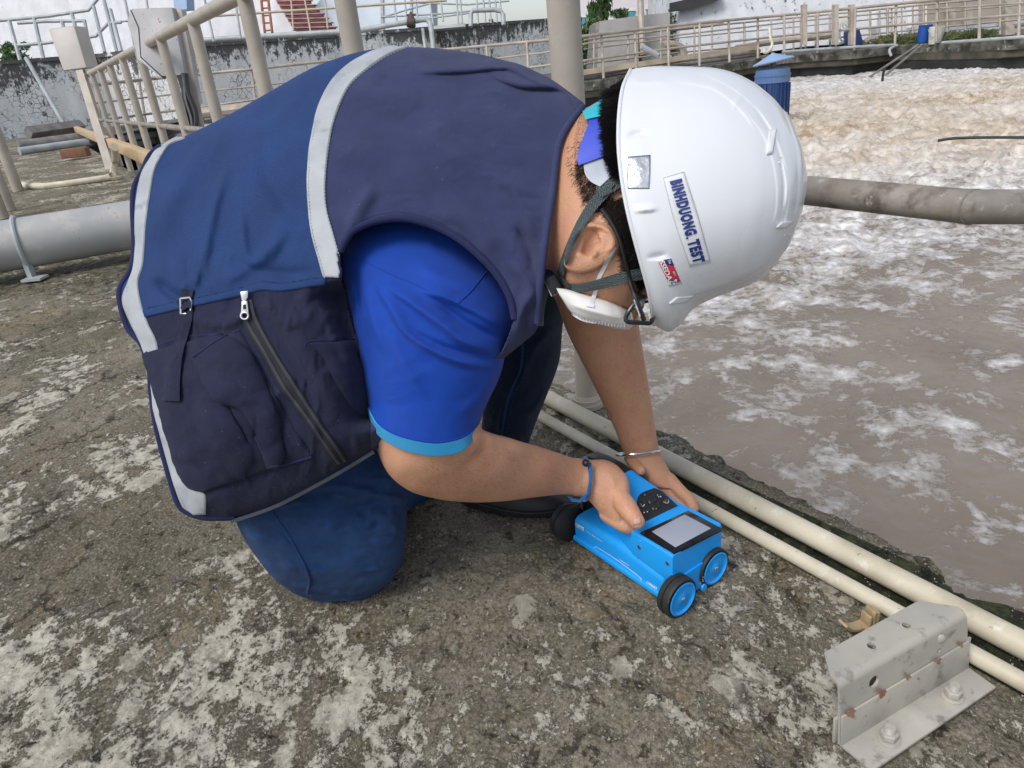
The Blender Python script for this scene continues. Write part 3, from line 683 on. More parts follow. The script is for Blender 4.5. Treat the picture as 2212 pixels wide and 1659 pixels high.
# --- left-hand post row and walkway things
lf = empty('left_railing', tuple(G(28, 462))); tag(lf, 'grey-beige steel railing posts at the left edge of the walkway', 'railing')
for (x0, y0, x1, y1, r) in ((-62, 100, 40, 413, .055), (-75, 200, 22, 455, .05), (-70, 260, 8, 472, .045)):
    g = G(x1, y1); k = C0; d0 = pix(g)[2]
    fch(MB().tube([g, g+[0, 0, 1.9]], r, 14), 'post', M['post'], lf)
hb = G(125, 303); 
def onlinepts(L, z): return [G(x, y, z) for x, y in L]
o = MB().tube([*onlinepts([(60, 288), (175, 272)], .35)], .14, 4).build('steel_channel', M['galv_dark'], smooth=False); tag(o, 'grey perforated steel channel across the far end of the walkway', 'steel beam')
o = MB().tube(onlinepts([(40, 316), (205, 294)], .12), .12, 14).build('far_pipe', M['galv_dark'], smooth=True); tag(o, 'brown-grey pipe under the steel channel at the walkway end', 'pipe')
o = MB().tube(onlinepts([(42, 327), (190, 306)], .08), .075, 14).build('far_pipe', M['galv'], smooth=True); tag(o, 'slim blue-grey pipe lowest across the walkway end', 'pipe')
cb_ = MB(); 
pb = G(163, 330, .1); cb_.box(pb, .21, .08, .07); o = cb_.build('brick', M['brick'], bevel=.01); tag(o, 'old red brick lying at the far end of the walkway', 'brick')
o = MB().tube([*onlinepts([(44, 398), (62, 402), (100, 402), (150, 396), (205, 388), (232, 384)], .03), G(243, 378, .06), G(249, 350, .16), G(248, 328, .3), G(247, 318, .42)], .035, 12).build('flexible_conduit', M['pvc'], smooth=True)
tag(o, 'cream conduit bending across the walkway and up to the timber', 'conduit')
pa, pb = G(165, 279, .30), G(330, 345, .30); v = (pb-pa)/np.linalg.norm(pb-pa); sd = np.cross(v, [0, 0, 1.])
o = MB().box((pa+pb)/2+v*.6, np.linalg.norm(pb-pa)/2+.6, .05, .06, [v, sd, [0, 0, 1]]).build('timber_beam', M['wood'], bevel=.008); tag(o, 'long pale timber tied to the inside of the railing', 'timber')

# --- control boxes on posts near the fence (left)
def leaning_pole(name, top, bot, w, mat, label, cat, par=None):
    g = G(*bot); d = pix(g)[2]; hh = None
    for z in np.linspace(.2, 4, 800):
        if pix(g+[0, 0, z])[1] < top[1]: hh = z; break
    hh = hh or 3
    return g, hh, w*d/FPX
# near box on channel post
gb, hh, ww = leaning_pole('x', (350, 15), (378, 330), 20, None, '', '')
DB = 5.2
bx = empty('control_box', tuple(P(352, 300, DB))); tag(bx, 'grey chamfered steel box with rust spots fixed to a steel channel post by the railing', 'control box')
poly = [(282, 19), (372, 16), (398, 162), (347, 166), (302, 128), (293, 92), (279, 55)]
o = prism_px('box_body', [(282, 19), (372, 16), (400, 162), (350, 165), (304, 123), (300, 60)], DB, .28, M['ironbox'], None, .008); child(o, bx)
o = prism_px('box_side', [(281, 21), (298, 60), (303, 124), (348, 166), (352, 170), (298, 128), (290, 95), (276, 52)], DB+.01, .26, M['ironbox'], None); child(o, bx)
mb = MB(); 
A = P(388, 20, DB+.02); Bp = P(455, 345, DB*.985)
Bp = np.array([A[0], A[1]+.0, 0.0])
ql = [(374, 18), (392, 18), (456, 345), (430, 345)]
mb.prism([P(x, y, DB+.06+.00005*(y)) for x, y in ql], [P(x, y, DB+.2) for x, y in ql]); o = mb.build('channel_post', M['post'], None, bevel=.006); child(o, bx)
for i, (c0, c1, c2) in enumerate((((385, 160), (402, 230), (408, 345)), ((392, 160), (410, 240), (420, 345)), ((398, 160), (421, 250), (428, 340)))):
    q = crs([c0, c1, c2], np.linspace(0, 1, 16)); o = MB().tube([P(x+3*sin(k*.8+i), y, DB+.02-.01*i) for k, (x, y) in enumerate(q)], .018, 8).build('cable', M['black'], None, smooth=True); child(o, bx)
# farther beige box
DB2 = 9.5
bx = empty('control_box', tuple(P(155, 200, DB2))); tag(bx, 'beige rectangular steel box on a leaning square post, left of the rusty box', 'control box')
o = prism_px('box_body', [(103, 62), (160, 55), (187, 146), (136, 153)], DB2, .35, M['boxpaint'], None, .02); child(o, bx)
mb = MB(); ql = [(163, 152), (178, 150), (255, 395), (238, 400)]; mb.prism([P(x, y, DB2-.1+.0) for x, y in ql], [P(x, y, DB2+.05) for x, y in ql]); o = mb.build('square_post', M['post'], None); child(o, bx)

# --- white mouldy wall along the far side
def wall_px(name, pts, mat, thick=.35, label=None, cat='wall', h=1.0):
    """pts: (x, ybase) on z=0; h height"""
    B = [G(x, y) for x, y in pts]; V = []
    for p in B:
        n = np.array([0, 1., 0]); V += [p, p+[0, 0, h], p+n*thick+[0, 0, h], p+n*thick]
    F = []
    for i in range(len(B)-1):
        a, c = i*4, i*4+4; F += [(a, a+1, c+1, c), (a+1, a+2, c+2, c+1), (a+2, a+3, c+3, c+2)]
    F += [(0, 1, 2, 3), tuple(len(V)-4+k for k in (3, 2, 1, 0))]
    o = mk(name, V, F, mat, smooth=False); tag(o, label, cat); return o
WH = 2.33
def wall_base(x, ytop):      # base pixel so that the top of a WH-high wall reaches ytop at column x
    best = None
    for y in np.linspace(120, 420, 1201):
        g = G(x, y); t = pix(g+[0, 0, WH]); 
        if best is None or abs(t[1]-ytop) < best[0]: best = (abs(t[1]-ytop), g, t)
    return best[1]
WB = [wall_base(x, y) for x, y in ((-250, 152), (20, 134), (260, 116), (400, 98), (760, 72), (935, 58), (1190, 40), (1262, 36))]
V = []
for p in WB: V += [p, p+[0, 0, WH-.12], p+[0, -.06, WH-.12], p+[0, -.06, WH], p+[0, .5, WH], p+[0, .5, 0]]
F = []
for i in range(len(WB)-1):
    a, c = 6*i, 6*i+6; F += [(a+k, a+k+1, c+k+1, c+k) for k in range(5)]
F += [tuple(len(V)-6+k for k in range(6))]
o = mk('mouldy_wall', V, F, M['stain'], smooth=False); tag(o, 'long white tank wall covered in black mould behind the railings', 'wall')
def on_wall(x, dz=0, front=.2):    # point on the wall top at pixel column x
    for i in range(len(WB)-1):
        a, c = pix(WB[i]+[0, 0, WH]), pix(WB[i+1]+[0, 0, WH])
        if a[0] <= x <= c[0]:
            t = (x-a[0])/(c[0]-a[0]); t = t*a[2]/(t*a[2]+(1-t)*c[2]); return WB[i]+(WB[i+1]-WB[i])*t+np.array([0, -front, WH+dz])
    return WB[-1]+np.array([0, -front, WH+dz])
# ================================================================== BEHIND THE WALL
def bg_box(name, poly, d, thick, mat, label=None, cat=None, parent=None):
    o = prism_px(name, poly, d, thick, mat, parent)
    if label: tag(o, label, cat)
    return o
bg_box('stained_building', [(-500, -500), (575, -500), (578, 100), (-500, 175)], 36, 8, M['stain_far'], 'large white stained building behind the mouldy wall, top left', 'building')
pbld = empty('white_building', tuple(P(800, 40, 40))); tag(pbld, 'plain white building with pale blue panels right of the red steps', 'building')
o = prism_px('wall', [(735, -500), (925, -500), (930, 75), (738, 90)], 40, 8, M['paleblue']); child(o, pbld)
for x0, x1 in ((748, 752), (820, 826), (884, 888)):
    o = prism_px('pilaster', [(x0, -60), (x1, -60), (x1+3, 80), (x0+3, 82)], 39.9, .09, M['galv']); child(o, pbld)
bpn = prism_px('blue_tank', [(372, -40), (400, -40), (404, 20), (376, 22)], 33, 1, M['bluelight']); tag(bpn, 'pale blue box high on the stained building near the top edge', 'box')
col = bg_box('blue_grey_column', [(385, 92), (404, 90), (430, 225), (408, 228)], 19, .3, M['galv'], 'grey-blue steel column standing before the mouldy wall', 'column')
# red steps
st = empty('red_steps', tuple(P(660, 60, 27))); tag(st, 'faded red steps climbing from the tank wall, top centre', 'steps')
for i in range(9):
    xl_, xr_, y = 634-6.2*i*.95, 722-9.5*i*.95, 66-9.6*i
    o = prism_px('step', [(xl_, y), (xr_, y-2), (xr_-1, y-7.6), (xl_, y-5.6)], 27+.25*i, .5, M['redstep']); child(o, st)
    o = prism_px('tread', [(xl_-2, y-5.2), (xr_+3, y-7.4), (xr_+3, y-9.3), (xl_-2, y-7.4)], 26.9+.25*i, .5, M['redstep'] if i % 2 else M['redstep']); child(o, st)
bg_box('stair_core', [(575, -90), (632, -90), (640, 80), (575, 82)], 29, 3, M['stain_far'], 'stained concrete block beside the red steps', 'wall')
bg_box('stair_flank', [(640, 70), (735, -60), (745, -60), (745, 80)], 30.5, .3, M['paleblue'], 'white wall closing the right flank of the red steps', 'wall')
ol = empty('orange_ladder', tuple(P(585, 60, 26))); tag(ol, 'rusty orange ladder fixed left of the red steps', 'ladder')
for a, b_ in (((577, -20), (588, 70)), ((562, -20), (572, 70))):
    o = MB().tube([P(*a, 26), P(*b_, 26)], .05, 8).build('stile', M['orange'], smooth=True); child(o, ol)
for i in range(6):
    o = MB().tube([P(560+2.2*i, -14+16*i, 26), P(578+2*i, -15+16*i, 26)], .03, 6).build('rung', M['orange'], smooth=True); child(o, ol)

# wall-top railings, left
def pxrail(name, label, rails, posts, d, rr, rp_, mat, dfn=None, cat='railing'):
    e_ = empty(name, tuple(P(*rails[0][0], d))); tag(e_, label, cat); dd = dfn or (lambda x: d)
    for L in rails:
        o = MB().tube([P(x, y, dd(x)) for x, y in L], rr, 8).build('rail', mat, smooth=True); child(o, e_)
    for a, b_ in posts:
        o = MB().tube([P(*a, dd(b_[0])), P(*b_, dd(b_[0]))], rp_, 8).build('post', mat, smooth=True); child(o, e_)
    return e_
pxrail('wall_top_railing', 'grey railing with a raised end on top of the mouldy wall, far left',
       [[(-40, 47), (30, 42), (104, 35), (191, 22), (214, -6)], [(38, 50), (100, 46), (180, 45)], [(38, 98), (98, 93), (153, 86), (207, 78), (234, 50), (262, 48)]],
       [((20, 46), (44, 131)), ((74, 40), (94, 127)), ((134, 46), (152, 122)), ((155, 28), (178, 118)), ((202, 14), (226, 113)), ((222, -10), (252, 112)), ((238, 20), (262, 111)), ((182, 44), (196, 117))], 21, .045, .055, M['galv'])
pxrail('wall_top_railing', 'thin grey uprights on the wall top between rusty box and pipe', [[(255, 47), (330, 40)]], [((268, -10), (292, 105)), ((315, -10), (330, 100)), ((440, -10), (462, 90)), ((505, -20), (520, 84))], 22, .03, .04, M['galv'])
pxrail('upper_railing', 'tan hand rail above the wall left of the red steps', [[(343, 41), (440, 36), (603, 25), (738, 16), (850, 8), (965, 1)]], [((655, -20), (672, 74)), ((628, -10), (634, 66)), ((700, -30), (708, 62))], 24, .04, .03, M['rail_tan'])
# pipe on top of the wall with valve
pp = empty('wall_top_pipe', tuple(P(700, 70, 24))); tag(pp, 'pale grey pipe along the wall top turning down past a rusty valve', 'pipe')
L = [(379, 91), (545, 80), (746, 68), (800, 62), (847, 53), (888, 47), (915, 42), (926, 45), (931, 60), (937, 112)]
o = MB().tube([P(x, y, 23.4) for x, y in crs(L, np.linspace(0, 1, 60))], .085, 12).build('pipe_run', M['galv'], smooth=True); child(o, pp)
o = MB().tube([P(913, 62, 23.5), P(920, 112, 23.5)], .06, 10).build('drop_pipe', M['galv'], smooth=True); child(o, pp)
M['valve'] = simple('rusty_valve', (.10, .06, .045), .8, (.05, .035, .03), 8)
mb = MB(); mb.tube([P(888, 56, 23.3), P(888, 40, 23.3), P(887, 26, 23.3)], [.16, .12, .03], 10); mb.tube([P(878, 33, 23.3), P(898, 31, 23.3)], .03, 8); mb.tube([P(880, 50, 23.2), P(896, 49, 23.2)], .13, 10)
o = mb.build('valve', M['valve'], smooth=True); child(o, pp)
pxrail('stair_railing', 'network of grey rails and posts against the sky, right of the white building',
       [[(823, 38), (890, 18), (965, -2)], [(823, 37), (950, 30), (1066, 19)], [(868, 48), (1000, 30), (1050, 22)], [(905, 6), (1010, 10), (1100, 2)]],
       [((848, -20), (858, 52)), ((872, -20), (881, 62)), ((897, -20), (903, 48)), ((925, -20), (936, 55)), ((950, -20), (957, 46)), ((985, -20), (990, 50)), ((993, -20), (998, 50)), ((1028, -20), (1033, 52)), ((1042, -20), (1049, 50)), ((1055, -20), (1061, 50)), ((1068, -20), (1074, 49)), ((1078, -20), (1084, 48))], 29, .035, .04, M['galv'])
L = [(1017, 58), (1017, 30), (1022, 23), (1040, 22), (1068, 21), (1082, 24), (1087, 32), (1088, 55)]
o = MB().tube([P(x, y, 27) for x, y in L], .085, 12).build('goose_neck_pipe', M['galv'], smooth=True); tag(o, 'grey inverted U pipe above the wall against the sky', 'pipe')
bg_box('grey_deck_plate', [(925, 57), (1005, 50), (1005, 57), (925, 64)], 27.5, 2, M['galv'], 'flat grey platform slab on the wall below the railings', 'platform')
o = MB().tube([P(1040, 160, 24), P(1150, 125, 24)], .05, 8)

# ---- bank fence (front row), continuous
def bank_depth(x):
    y = np.interp(x, [a for a, _ in BANK], [b_ for _, b_ in BANK]); return pix(G(x, y))[2]
RT = [(196, 184), (400, 163), (559, 148), (675, 135), (974, 106), (1190, 86), (1257, 79), (1463, 54), (1722, 30), (2000, 2), (2250, -22)]
RM = [(196, 224), (400, 201), (559, 186), (675, 170), (974, 138), (1190, 112), (1257, 94), (1470, 75), (1722, 46), (2000, 20), (2250, 4)]
RB_ = [(196, 262), (400, 236), (559, 214), (675, 200), (974, 168), (1190, 140), (1257, 132), (1462, 103), (1722, 74), (2100, 40), (2250, 28)]
bf = empty('bank_railing', tuple(G(1264, 176))); tag(bf, 'tan steel railing running the whole length of the far bank', 'railing')
def yi(L, x): return float(np.interp(x, [a for a, _ in L], [b_ for _, b_ in L]))
BDX = lambda x: float(bank_depth(x))-.15
for L, r in ((RT, .045), (RM, .025), (RB_, .035)):
    xs_ = np.linspace(L[0][0], L[-1][0], 60)
    o = MB().tube([P(x, yi(L, x), BDX(x)) for x in xs_], r, 8).build('rail', M['post_far'], smooth=True); child(o, bf)
for xt, xb in ((205, 222), (300, 316), (420, 436), (542, 556), (660, 672), (790, 800), (915, 923), (1051, 1057), (1138, 1144), (1299, 1304), (1371, 1375), (1442, 1445), (1511, 1511), (1574, 1576), (1637, 1637), (1694, 1694), (1767, 1766), (1848, 1845), (1936, 1933), (2025, 2022), (2117, 2115), (2205, 2200)):
    yb = yi(BANK, xb); o = MB().tube([P(xt, yi(RT, xt), BDX(xb)), P(xb, yb, BDX(xb))], .042, 8).build('post', M['post_far'], smooth=True); child(o, bf)
bf2 = empty('bank_railing', tuple(G(1300, 150))); tag(bf2, 'second thinner railing behind the first one on the far bank', 'railing')
for off, r in ((8, .03), (28, .02), (60, .025)):
    xs_ = np.linspace(1262, 2250, 40); o = MB().tube([P(x, yi(RT, x)+off, BDX(x)+1.6) for x in xs_], r, 8).build('rail', M['post_far'], smooth=True); child(o, bf2)
for x in (1283, 1357, 1428, 1500, 1538, 1608, 1666, 1714, 1730, 1740, 1762, 1793, 1806, 1834, 1880, 1900, 1917, 1926, 1948, 1972, 1995, 2046, 2085, 2160, 2215):
    y0 = yi(RT, x)+8; o = MB().tube([P(x, y0, BDX(x)+1.6), P(x, yi(BANK, x)-10, BDX(x)+1.6)], rng.uniform(.025, .05), 8).build('post', M['post_far'], smooth=True); child(o, bf2)
# kick beam and pipes on the bank
o = MB().prism([P(x, y, BDX(x)+.3) for x, y in ((1250, 152), (1640, 95), (1640, 106), (1250, 164))], [P(x, y, BDX(x)+.4) for x, y in ((1250, 152), (1640, 95), (1640, 106), (1250, 164))]).build('toe_board', M['rail_tan']); tag(o, 'yellowish toe board low on the far bank railing', 'board')
def bgtube(name, L, d, r, mat, label, cat='pipe', n=8, dd=None):
    o = MB().tube([P(x, y, dd(x) if dd else d) for x, y in crs(L, np.linspace(0, 1, max(8, len(L)*5)))], r, n).build(name, mat, smooth=True); tag(o, label, cat); return o
bd5 = lambda x: BDX(x)+.55
bgtube('bank_pipe', [(1250, 166), (1400, 140), (1640, 110)], 0, .07, M['post_far'], 'beige pipe under the toe board on the far bank', dd=bd5)
bgtube('bank_pipe', [(1250, 172), (1400, 150), (1640, 118)], 0, .05, M['galv_dark'], 'darker pipe lowest under the toe board on the far bank', dd=bd5)
bgtube('bank_pipe', [(1690, 112), (1800, 104), (1930, 97)], 0, .04, M['galv'], 'pale pipe along the bank edge left of the blue drum', dd=lambda x: BDX(x)-.05)
bgtube('bank_pipe', [(2036, 92), (2110, 87), (2230, 78)], 0, .04, M['galv'], 'pale pipe along the bank edge right of the white bucket', dd=lambda x: BDX(x)-.05)
bgtube('bank_pipe', [(2030, 68), (2110, 60), (2175, 54), (2230, 46)], 0, .10, M['galv'], 'thick pale pipe behind the white bucket', dd=lambda x: BDX(x)+2)
bgtube('bank_pipe', [(1895, 84), (1960, 78), (2160, 62)], 0, .05, M['galv'], 'slim pipe on the mossy strip behind the blue drum', dd=lambda x: BDX(x)+1)
bgtube('bent_pipe', [(1432, 100), (1442, 97), (1462, 99), (1474, 108), (1478, 130)], 0, .13, M['post_far'], 'wide beige elbow pipe on the far bank behind the railing', dd=lambda x: BDX(x)+.8)
bgtube('slanted_pipe', [(1385, 100), (1420, 120)], 0, .09, M['galv'], 'short grey pipe slanting through the far railing', dd=lambda x: BDX(x)-.3)
bgtube('beige_header_pipe', [(1440, 64), (1520, 55), (1560, 50)], 0, .08, M['post_far'], 'beige pipe lying just above the far top rail', dd=lambda x: BDX(x)+3)
bgtube('beige_header_pipe', [(1590, 104), (1660, 92), (1730, 84), (1800, 74)], 0, .10, M['post_far'], 'beige pipe behind the far railing above the blue motor', dd=lambda x: BDX(x)+1.2)
bgtube('hose', [(1662, 60), (1664, 80), (1668, 96), (1661, 110), (1652, 114), (1650, 106)], 0, .03, M['pvc'], 'cream hose hanging in a loop above the blue motor', 'hose', dd=lambda x: 15.5)
bgtube('drain_elbow', [(1938, 97), (1922, 107), (1925, 121)], 0, .04, M['galv'], 'small white drain elbow under the far bank edge', dd=lambda x: BDX(x)-.2)
# hoses by junction box
jb = prism_px('junction_box', [(1807, 34), (1831, 32), (1832, 50), (1808, 52)], BDX(1820)+1.0, .25, M['whiteplastic'], bevel=.01); tag(jb, 'small white junction box with hanging conduits on the far bank', 'junction box')
for i, L in enumerate(([(1815, 52), (1814, 80), (1822, 90), (1832, 82), (1828, 60)], [(1820, 52), (1826, 78), (1818, 92), (1802, 92), (1798, 80)], [(1826, 52), (1836, 72), (1832, 88), (1812, 96)])):
    bgtube('flexible_conduit', L, BDX(1820)+.9, .03, M['galv'], 'pale conduit looping below the junction box, number %s' % ('nearest', 'middle', 'lowest')[i] if False else ('innermost', 'middle', 'widest')[i]+' pale conduit loop below the junction box', 'conduit')
o = prism_px('dark_pump', [(1836, 66), (1858, 62), (1868, 98), (1836, 100)], BDX(1850)+.8, .5, M['bluedark'], bevel=.05); tag(o, 'dark pump casing beside the conduit loops on the far bank', 'pump')
bgtube('pump_pipe', [(1866, 92), (1880, 84), (1896, 86), (1904, 98)], BDX(1880)+.6, .09, M['post_far'], 'beige bent pipe leaving the dark pump')
# blue drum and bucket
def cyl(name, xc, y0, y1, wpx, d, mat, taper=1.0, n=24, rings=()):
    r = wpx/2*d/FPX; a, b_ = P(xc, y1, d), P(xc, y0, d); b_ = np.array([a[0], a[1], b_[2]]); Hh = b_[2]-a[2]
    pr = [(0, .96*taper), (.03, taper), (.9, 1), (.97, 1), (1, .93)]; 
    mb = MB(); mb.tube([a+[0, 0, Hh*t] for t, _ in pr], [r*k for _, k in pr], n); return mb.build(name, mat, smooth=True)
dr = cyl('blue_drum', 1995, 54, 92, 27, BDX(1995)+.35, M['bluedrum']); tag(dr, 'bright blue plastic drum standing behind the far railing', 'drum')
bu = empty('white_bucket', tuple(P(2020, 94, BDX(2020)+.3))); tag(bu, 'white bucket with a wire handle beside the blue drum', 'bucket')
o = cyl('bucket_body', 2020, 57, 95, 31, BDX(2020)+.3, M['whiteplastic'], .86); child(o, bu)
d = BDX(2020)+.1; o = MB().tube([P(x, y, d) for x, y in ((2005, 64), (2012, 80), (2024, 80), (2034, 64))], .012, 6).build('handle', M['galv'], smooth=True); child(o, bu)
# slanting rods
for i, (a, b_) in enumerate((((1984, 97), (1878, 166)), ((1992, 97), (1908, 166)))):
    d0 = BDX(1985)-.1; e0 = G(b_[0], b_[1], WZ); o = MB().tube([P(*a, d0), e0], .035, 8).build('mooring_rod', M['galv_dark'], smooth=True); tag(o, ('left', 'right')[i]+' slanting grey rod from the far bank down into the water', 'rod')
g = G(1906, 176, WZ); o = MB().tube([g-[0, 0, .2], g+[.0, 0, .18], g+[.03, 0, .33]], .035, 8).build('stake', M['black'], smooth=True); tag(o, 'short black stake poking out of the foam below the rods', 'stake')
bgtube('floating_hose', [(2026, 304), (2060, 299), (2130, 297), (2260, 297)], 0, .016, M['black'], 'thin black hose lying on the churning water at the right edge', 'hose', dd=lambda x: float(pix(G(x, 299, WZ+.2))[2]))
# blue aerator motor
DM = 12.5; am = empty('aerator_motor', tuple(P(1670, 240, DM))); tag(am, 'blue aerator motor with a conical rain cap standing in the water behind the helmet', 'motor')
ax0 = P(1670, 140, DM); r = 36*DM/FPX
def ring_body(name, zs, rs, mat, n=40, par=None):
    o = MB().tube([np.array([ax0[0], ax0[1], z]) for z in zs], rs, n).build(name, mat, smooth=True); o.data.set_sharp_from_angle(angle=radians(30)); child(o, par or am); return o
zt = ax0[2]; zz = lambda y: float(pix_z(y))
def pix_z(y):
    return min(((abs(pix(np.array([ax0[0], ax0[1], z]))[1]-y), z) for z in np.linspace(-1.2, 2, 3201)))[1]
zc_, z1, z2, z3, z4 = pix_z(146), pix_z(150), pix_z(162), pix_z(178), WZ-.2
ring_body('motor_head', [z2, z1, zc_, zc_+.001], [r, r*.98, r*.80, .02], M['bluepaint'])
ring_body('motor_collar', [z3, z2+.0], [r*1.02, r*1.02], M['bluepaint']); ring_body('collar_rim', [z2-.015, z2+.015], [r*1.05, r*1.05], M['bluepaint'])
ring_body('motor_body', [z4, z3], [r*.96, r*.96], M['bluedark'])
for k in range(22):
    a_ = 2*pi*k/22; c_ = np.array([ax0[0]+r*.97*cos(a_), ax0[1]+r*.97*sin(a_), 0])
    o = MB().box([c_[0], c_[1], (z3+z4)/2], .012, .03, (z3-z4)/2-.02, [[-sin(a_), cos(a_), 0], [cos(a_), sin(a_), 0], [0, 0, 1]]).build('cooling_fin', M['bluedark']); child(o, am)
o = MB().tube([np.array([ax0[0], ax0[1], pix_z(152)]), np.array([ax0[0], ax0[1], pix_z(126)])], .05, 10).build('cap_stem', M['galv_dark'], smooth=True); child(o, am)
ap = pix_z(113); rim = pix_z(132)
o = ring_body('rain_cap', [rim-.02, rim, rim+(ap-rim)*.35, ap-.02, ap], [r*1.16, r*1.2, r*.72, r*.12, .01], M['bluelight'])
o.rotation_euler = (0, 0, 0)
T_ = Matrix.Translation(Vector((ax0[0], ax0[1], rim))) @ Matrix.Rotation(radians(-7), 4, 'Y') @ Matrix.Rotation(radians(-4), 4, 'X') @ Matrix.Translation(-Vector((ax0[0], ax0[1], rim)))
o.data.transform(T_)
# right-hand buildings
bg_box('grey_streaked_building', [(1466, -500), (2068, -500), (2060, 80), (1740, 100), (1468, 140)], 27, 5, M['stain_grey'], 'long white and grey mould-streaked building behind the far railing', 'building')
bg_box('canopy_beam', [(1450, 6), (1560, -20), (1560, -2), (1478, 22), (1450, 25)], 26.6, .3, M['dark_wall'], 'dark weathered canopy beam at the corner of the grey building', 'beam')
bg_box('tan_building', [(2040, -500), (2600, -500), (2600, 70), (2040, 90)], 25.5, 4, M['tanwall'], 'plain tan building at the top right corner', 'building')
for i, x in enumerate((2050, 2088, 2190)): bg_box('grey_column', [(x, -200), (x+14, -200), (x+14, 70), (x, 72)], 22.5, .3, M['post_far'], ('leftmost', 'middle', 'rightmost')[i]+' of the three square columns before the tan building', 'column')
bg_box('grey_column', [(2172, -200), (2192, -200), (2192, 74), (2172, 76)], 20.5, .3, M['post'], 'thick near column at the right end of the bank', 'column')
for i, x in enumerate((1735, 1803, 1838)): bg_box('grey_column', [(x, 10), (x+9, 9), (x+9, 96), (x, 97)], 22.5, .2, M['post_far'], ('left', 'middle', 'right')[i]+' of the three slim posts before the streaked building', 'column')
for i, (x0, x1) in enumerate(((1878, 1894), (1960, 1976), (2000, 2022))): bg_box('white_door', [(x0, 12), (x1, 10), (x1, 58), (x0, 60)], 26.5, .1, M['white'], ('left', 'middle', 'right')[i]+' of three white door leaves on the streaked building', 'door')
cabn = empty('steel_cabinet', tuple(P(1330, 120, 26))); tag(cabn, 'large dull steel cabinet behind the far railing, left one', 'cabinet')
for nm, pl_, dd_, mt in (('cabinet_body', [(1295, 46), (1378, 34), (1380, 140), (1290, 150)], 24, 'steelcab'), ('side_panel', [(1287, 52), (1296, 47), (1292, 150), (1280, 150)], 24.05, 'galv_dark')):
    o = prism_px(nm, pl_, dd_, 1.5, M[mt]); child(o, cabn)
bg_box('steel_cabinet', [(1384, 33), (1447, 27), (1448, 128), (1386, 134)], 24.6, 1.5, M['steelcab'], 'second dull steel cabinet, right of the larger one', 'cabinet')
bgtube('tall_grey_post', [(1382, -40), (1385, 40), (1390, 120)], 23.9, .11, M['post_far'], 'tall grey post rising between the two steel cabinets', 'post')
pk = empty('pink_building', tuple(P(1370, 30, 60))); tag(pk, 'distant pale pink building with teal windows beyond the cabinets', 'building')
o = prism_px('wall', [(1230, -600), (1432, -600), (1432, 150), (1230, 170)], 60, 8, M['pinkwall']); child(o, pk)
for (x, y, w_, h_) in ((1356, 24, 15, 16), (1397, 20, 14, 16), (1256, 38, 8, 14), (1356, -30, 15, 20), (1397, -34, 14, 20)):
    o = prism_px('window', [(x, y), (x+w_, y-1), (x+w_, y+h_), (x, y+h_+1)], 59.85, .14, M['window']); child(o, pk)
    o = prism_px('sill', [(x-2, y-2), (x+w_+2, y-3), (x+w_+2, y-1), (x-2, y)], 59.8, .3, M['white']); child(o, pk)
bg_box('cream_building', [(1432, -600), (1500, -600), (1500, 100), (1432, 120)], 52, 5, M['creamwall'], 'cream building edge between the pink one and the streaked one', 'building')
# trees as leaf clumps
def tree(x0, x1, y0, y1, d, nleaf, label, size=.07, droop=False, trunk=True):
    root = empty('tree', tuple(P((x0+x1)/2, y1, d))); tag(root, label, 'tree'); mb = MB(); pxm = d/FPX
    cc = [(rng.uniform(x0, x1), rng.uniform(y0, y1), rng.uniform(-.6, .6)) for _ in range(26)]
    for i in range(nleaf):
        c_ = cc[rng.integers(len(cc))]; x = c_[0]+rng.normal()*(x1-x0)*.10; y = c_[1]+rng.normal()*(y1-y0)*.07
        p0 = P(x, y, d+c_[2]+rng.normal()*.25); a_ = rng.normal(size=3); a_ /= np.linalg.norm(a_); b_ = np.cross(a_, rng.normal(size=3)); b_ /= np.linalg.norm(b_)
        s_ = size*rng.uniform(.6, 1.3); 
        if droop: b_ = np.array([0, .2, -1.])
        mb.add([p0-a_*s_*.4, p0-b_*s_, p0+a_*s_*.4, p0+b_*s_], [(0, 1, 2, 3)])
    o = mb.build('crown', M['foliage']); child(o, root)
    if trunk:
        o = MB().tube([P((x0+x1)/2, y1+30, d), P((x0+x1)/2, (y0+y1)/2, d)], [.16, .06], 8).build('trunk', M['bark'], smooth=True); child(o, root)
tree(1274, 1322, -60, 70, 34, 5000, 'tall dark green tree with drooping leaves right of the near pole', .11, True)
tree(1246, 1290, 52, 150, 30, 3600, 'bushy tree in the gap between near pole and steel cabinet', .10)
tree(1326, 1354, 22, 44, 44, 1500, 'small tree before the pink building', .10)
tree(1446, 1470, 28, 120, 28, 2600, 'dense green shrub at the corner of the streaked building', .08)
tree(1058, 1064, 42, 54, 40, 200, 'tiny plant tip above the mouldy wall against the sky', .09, trunk=False)
tree(0, 60, 95, 145, 25, 1500, 'small weeds growing at the left end of the wall top', .08, trunk=False)
# moss strips on bank
mb = MB()
for i in range(5200):
    x = rng.uniform(1890, 2150); y = yi(BANK, x)-rng.uniform(1, 20)
    p0 = P(x, y, BDX(x)+.4+rng.uniform(0, 2)); s_ = rng.uniform(.02, .06); a_ = rng.normal(size=3)*s_; mb.add([p0-a_, p0+[0, 0, s_*1.6], p0+a_], [(0, 1, 2)])
M['moss'] = simple('grass_moss', (.09, .11, .04), .8, (.14, .15, .06), 4)
tag(mb.build('bank_grass', M['moss']), 'low mossy grass along the far bank around the drum', 'grass', kind='stuff')
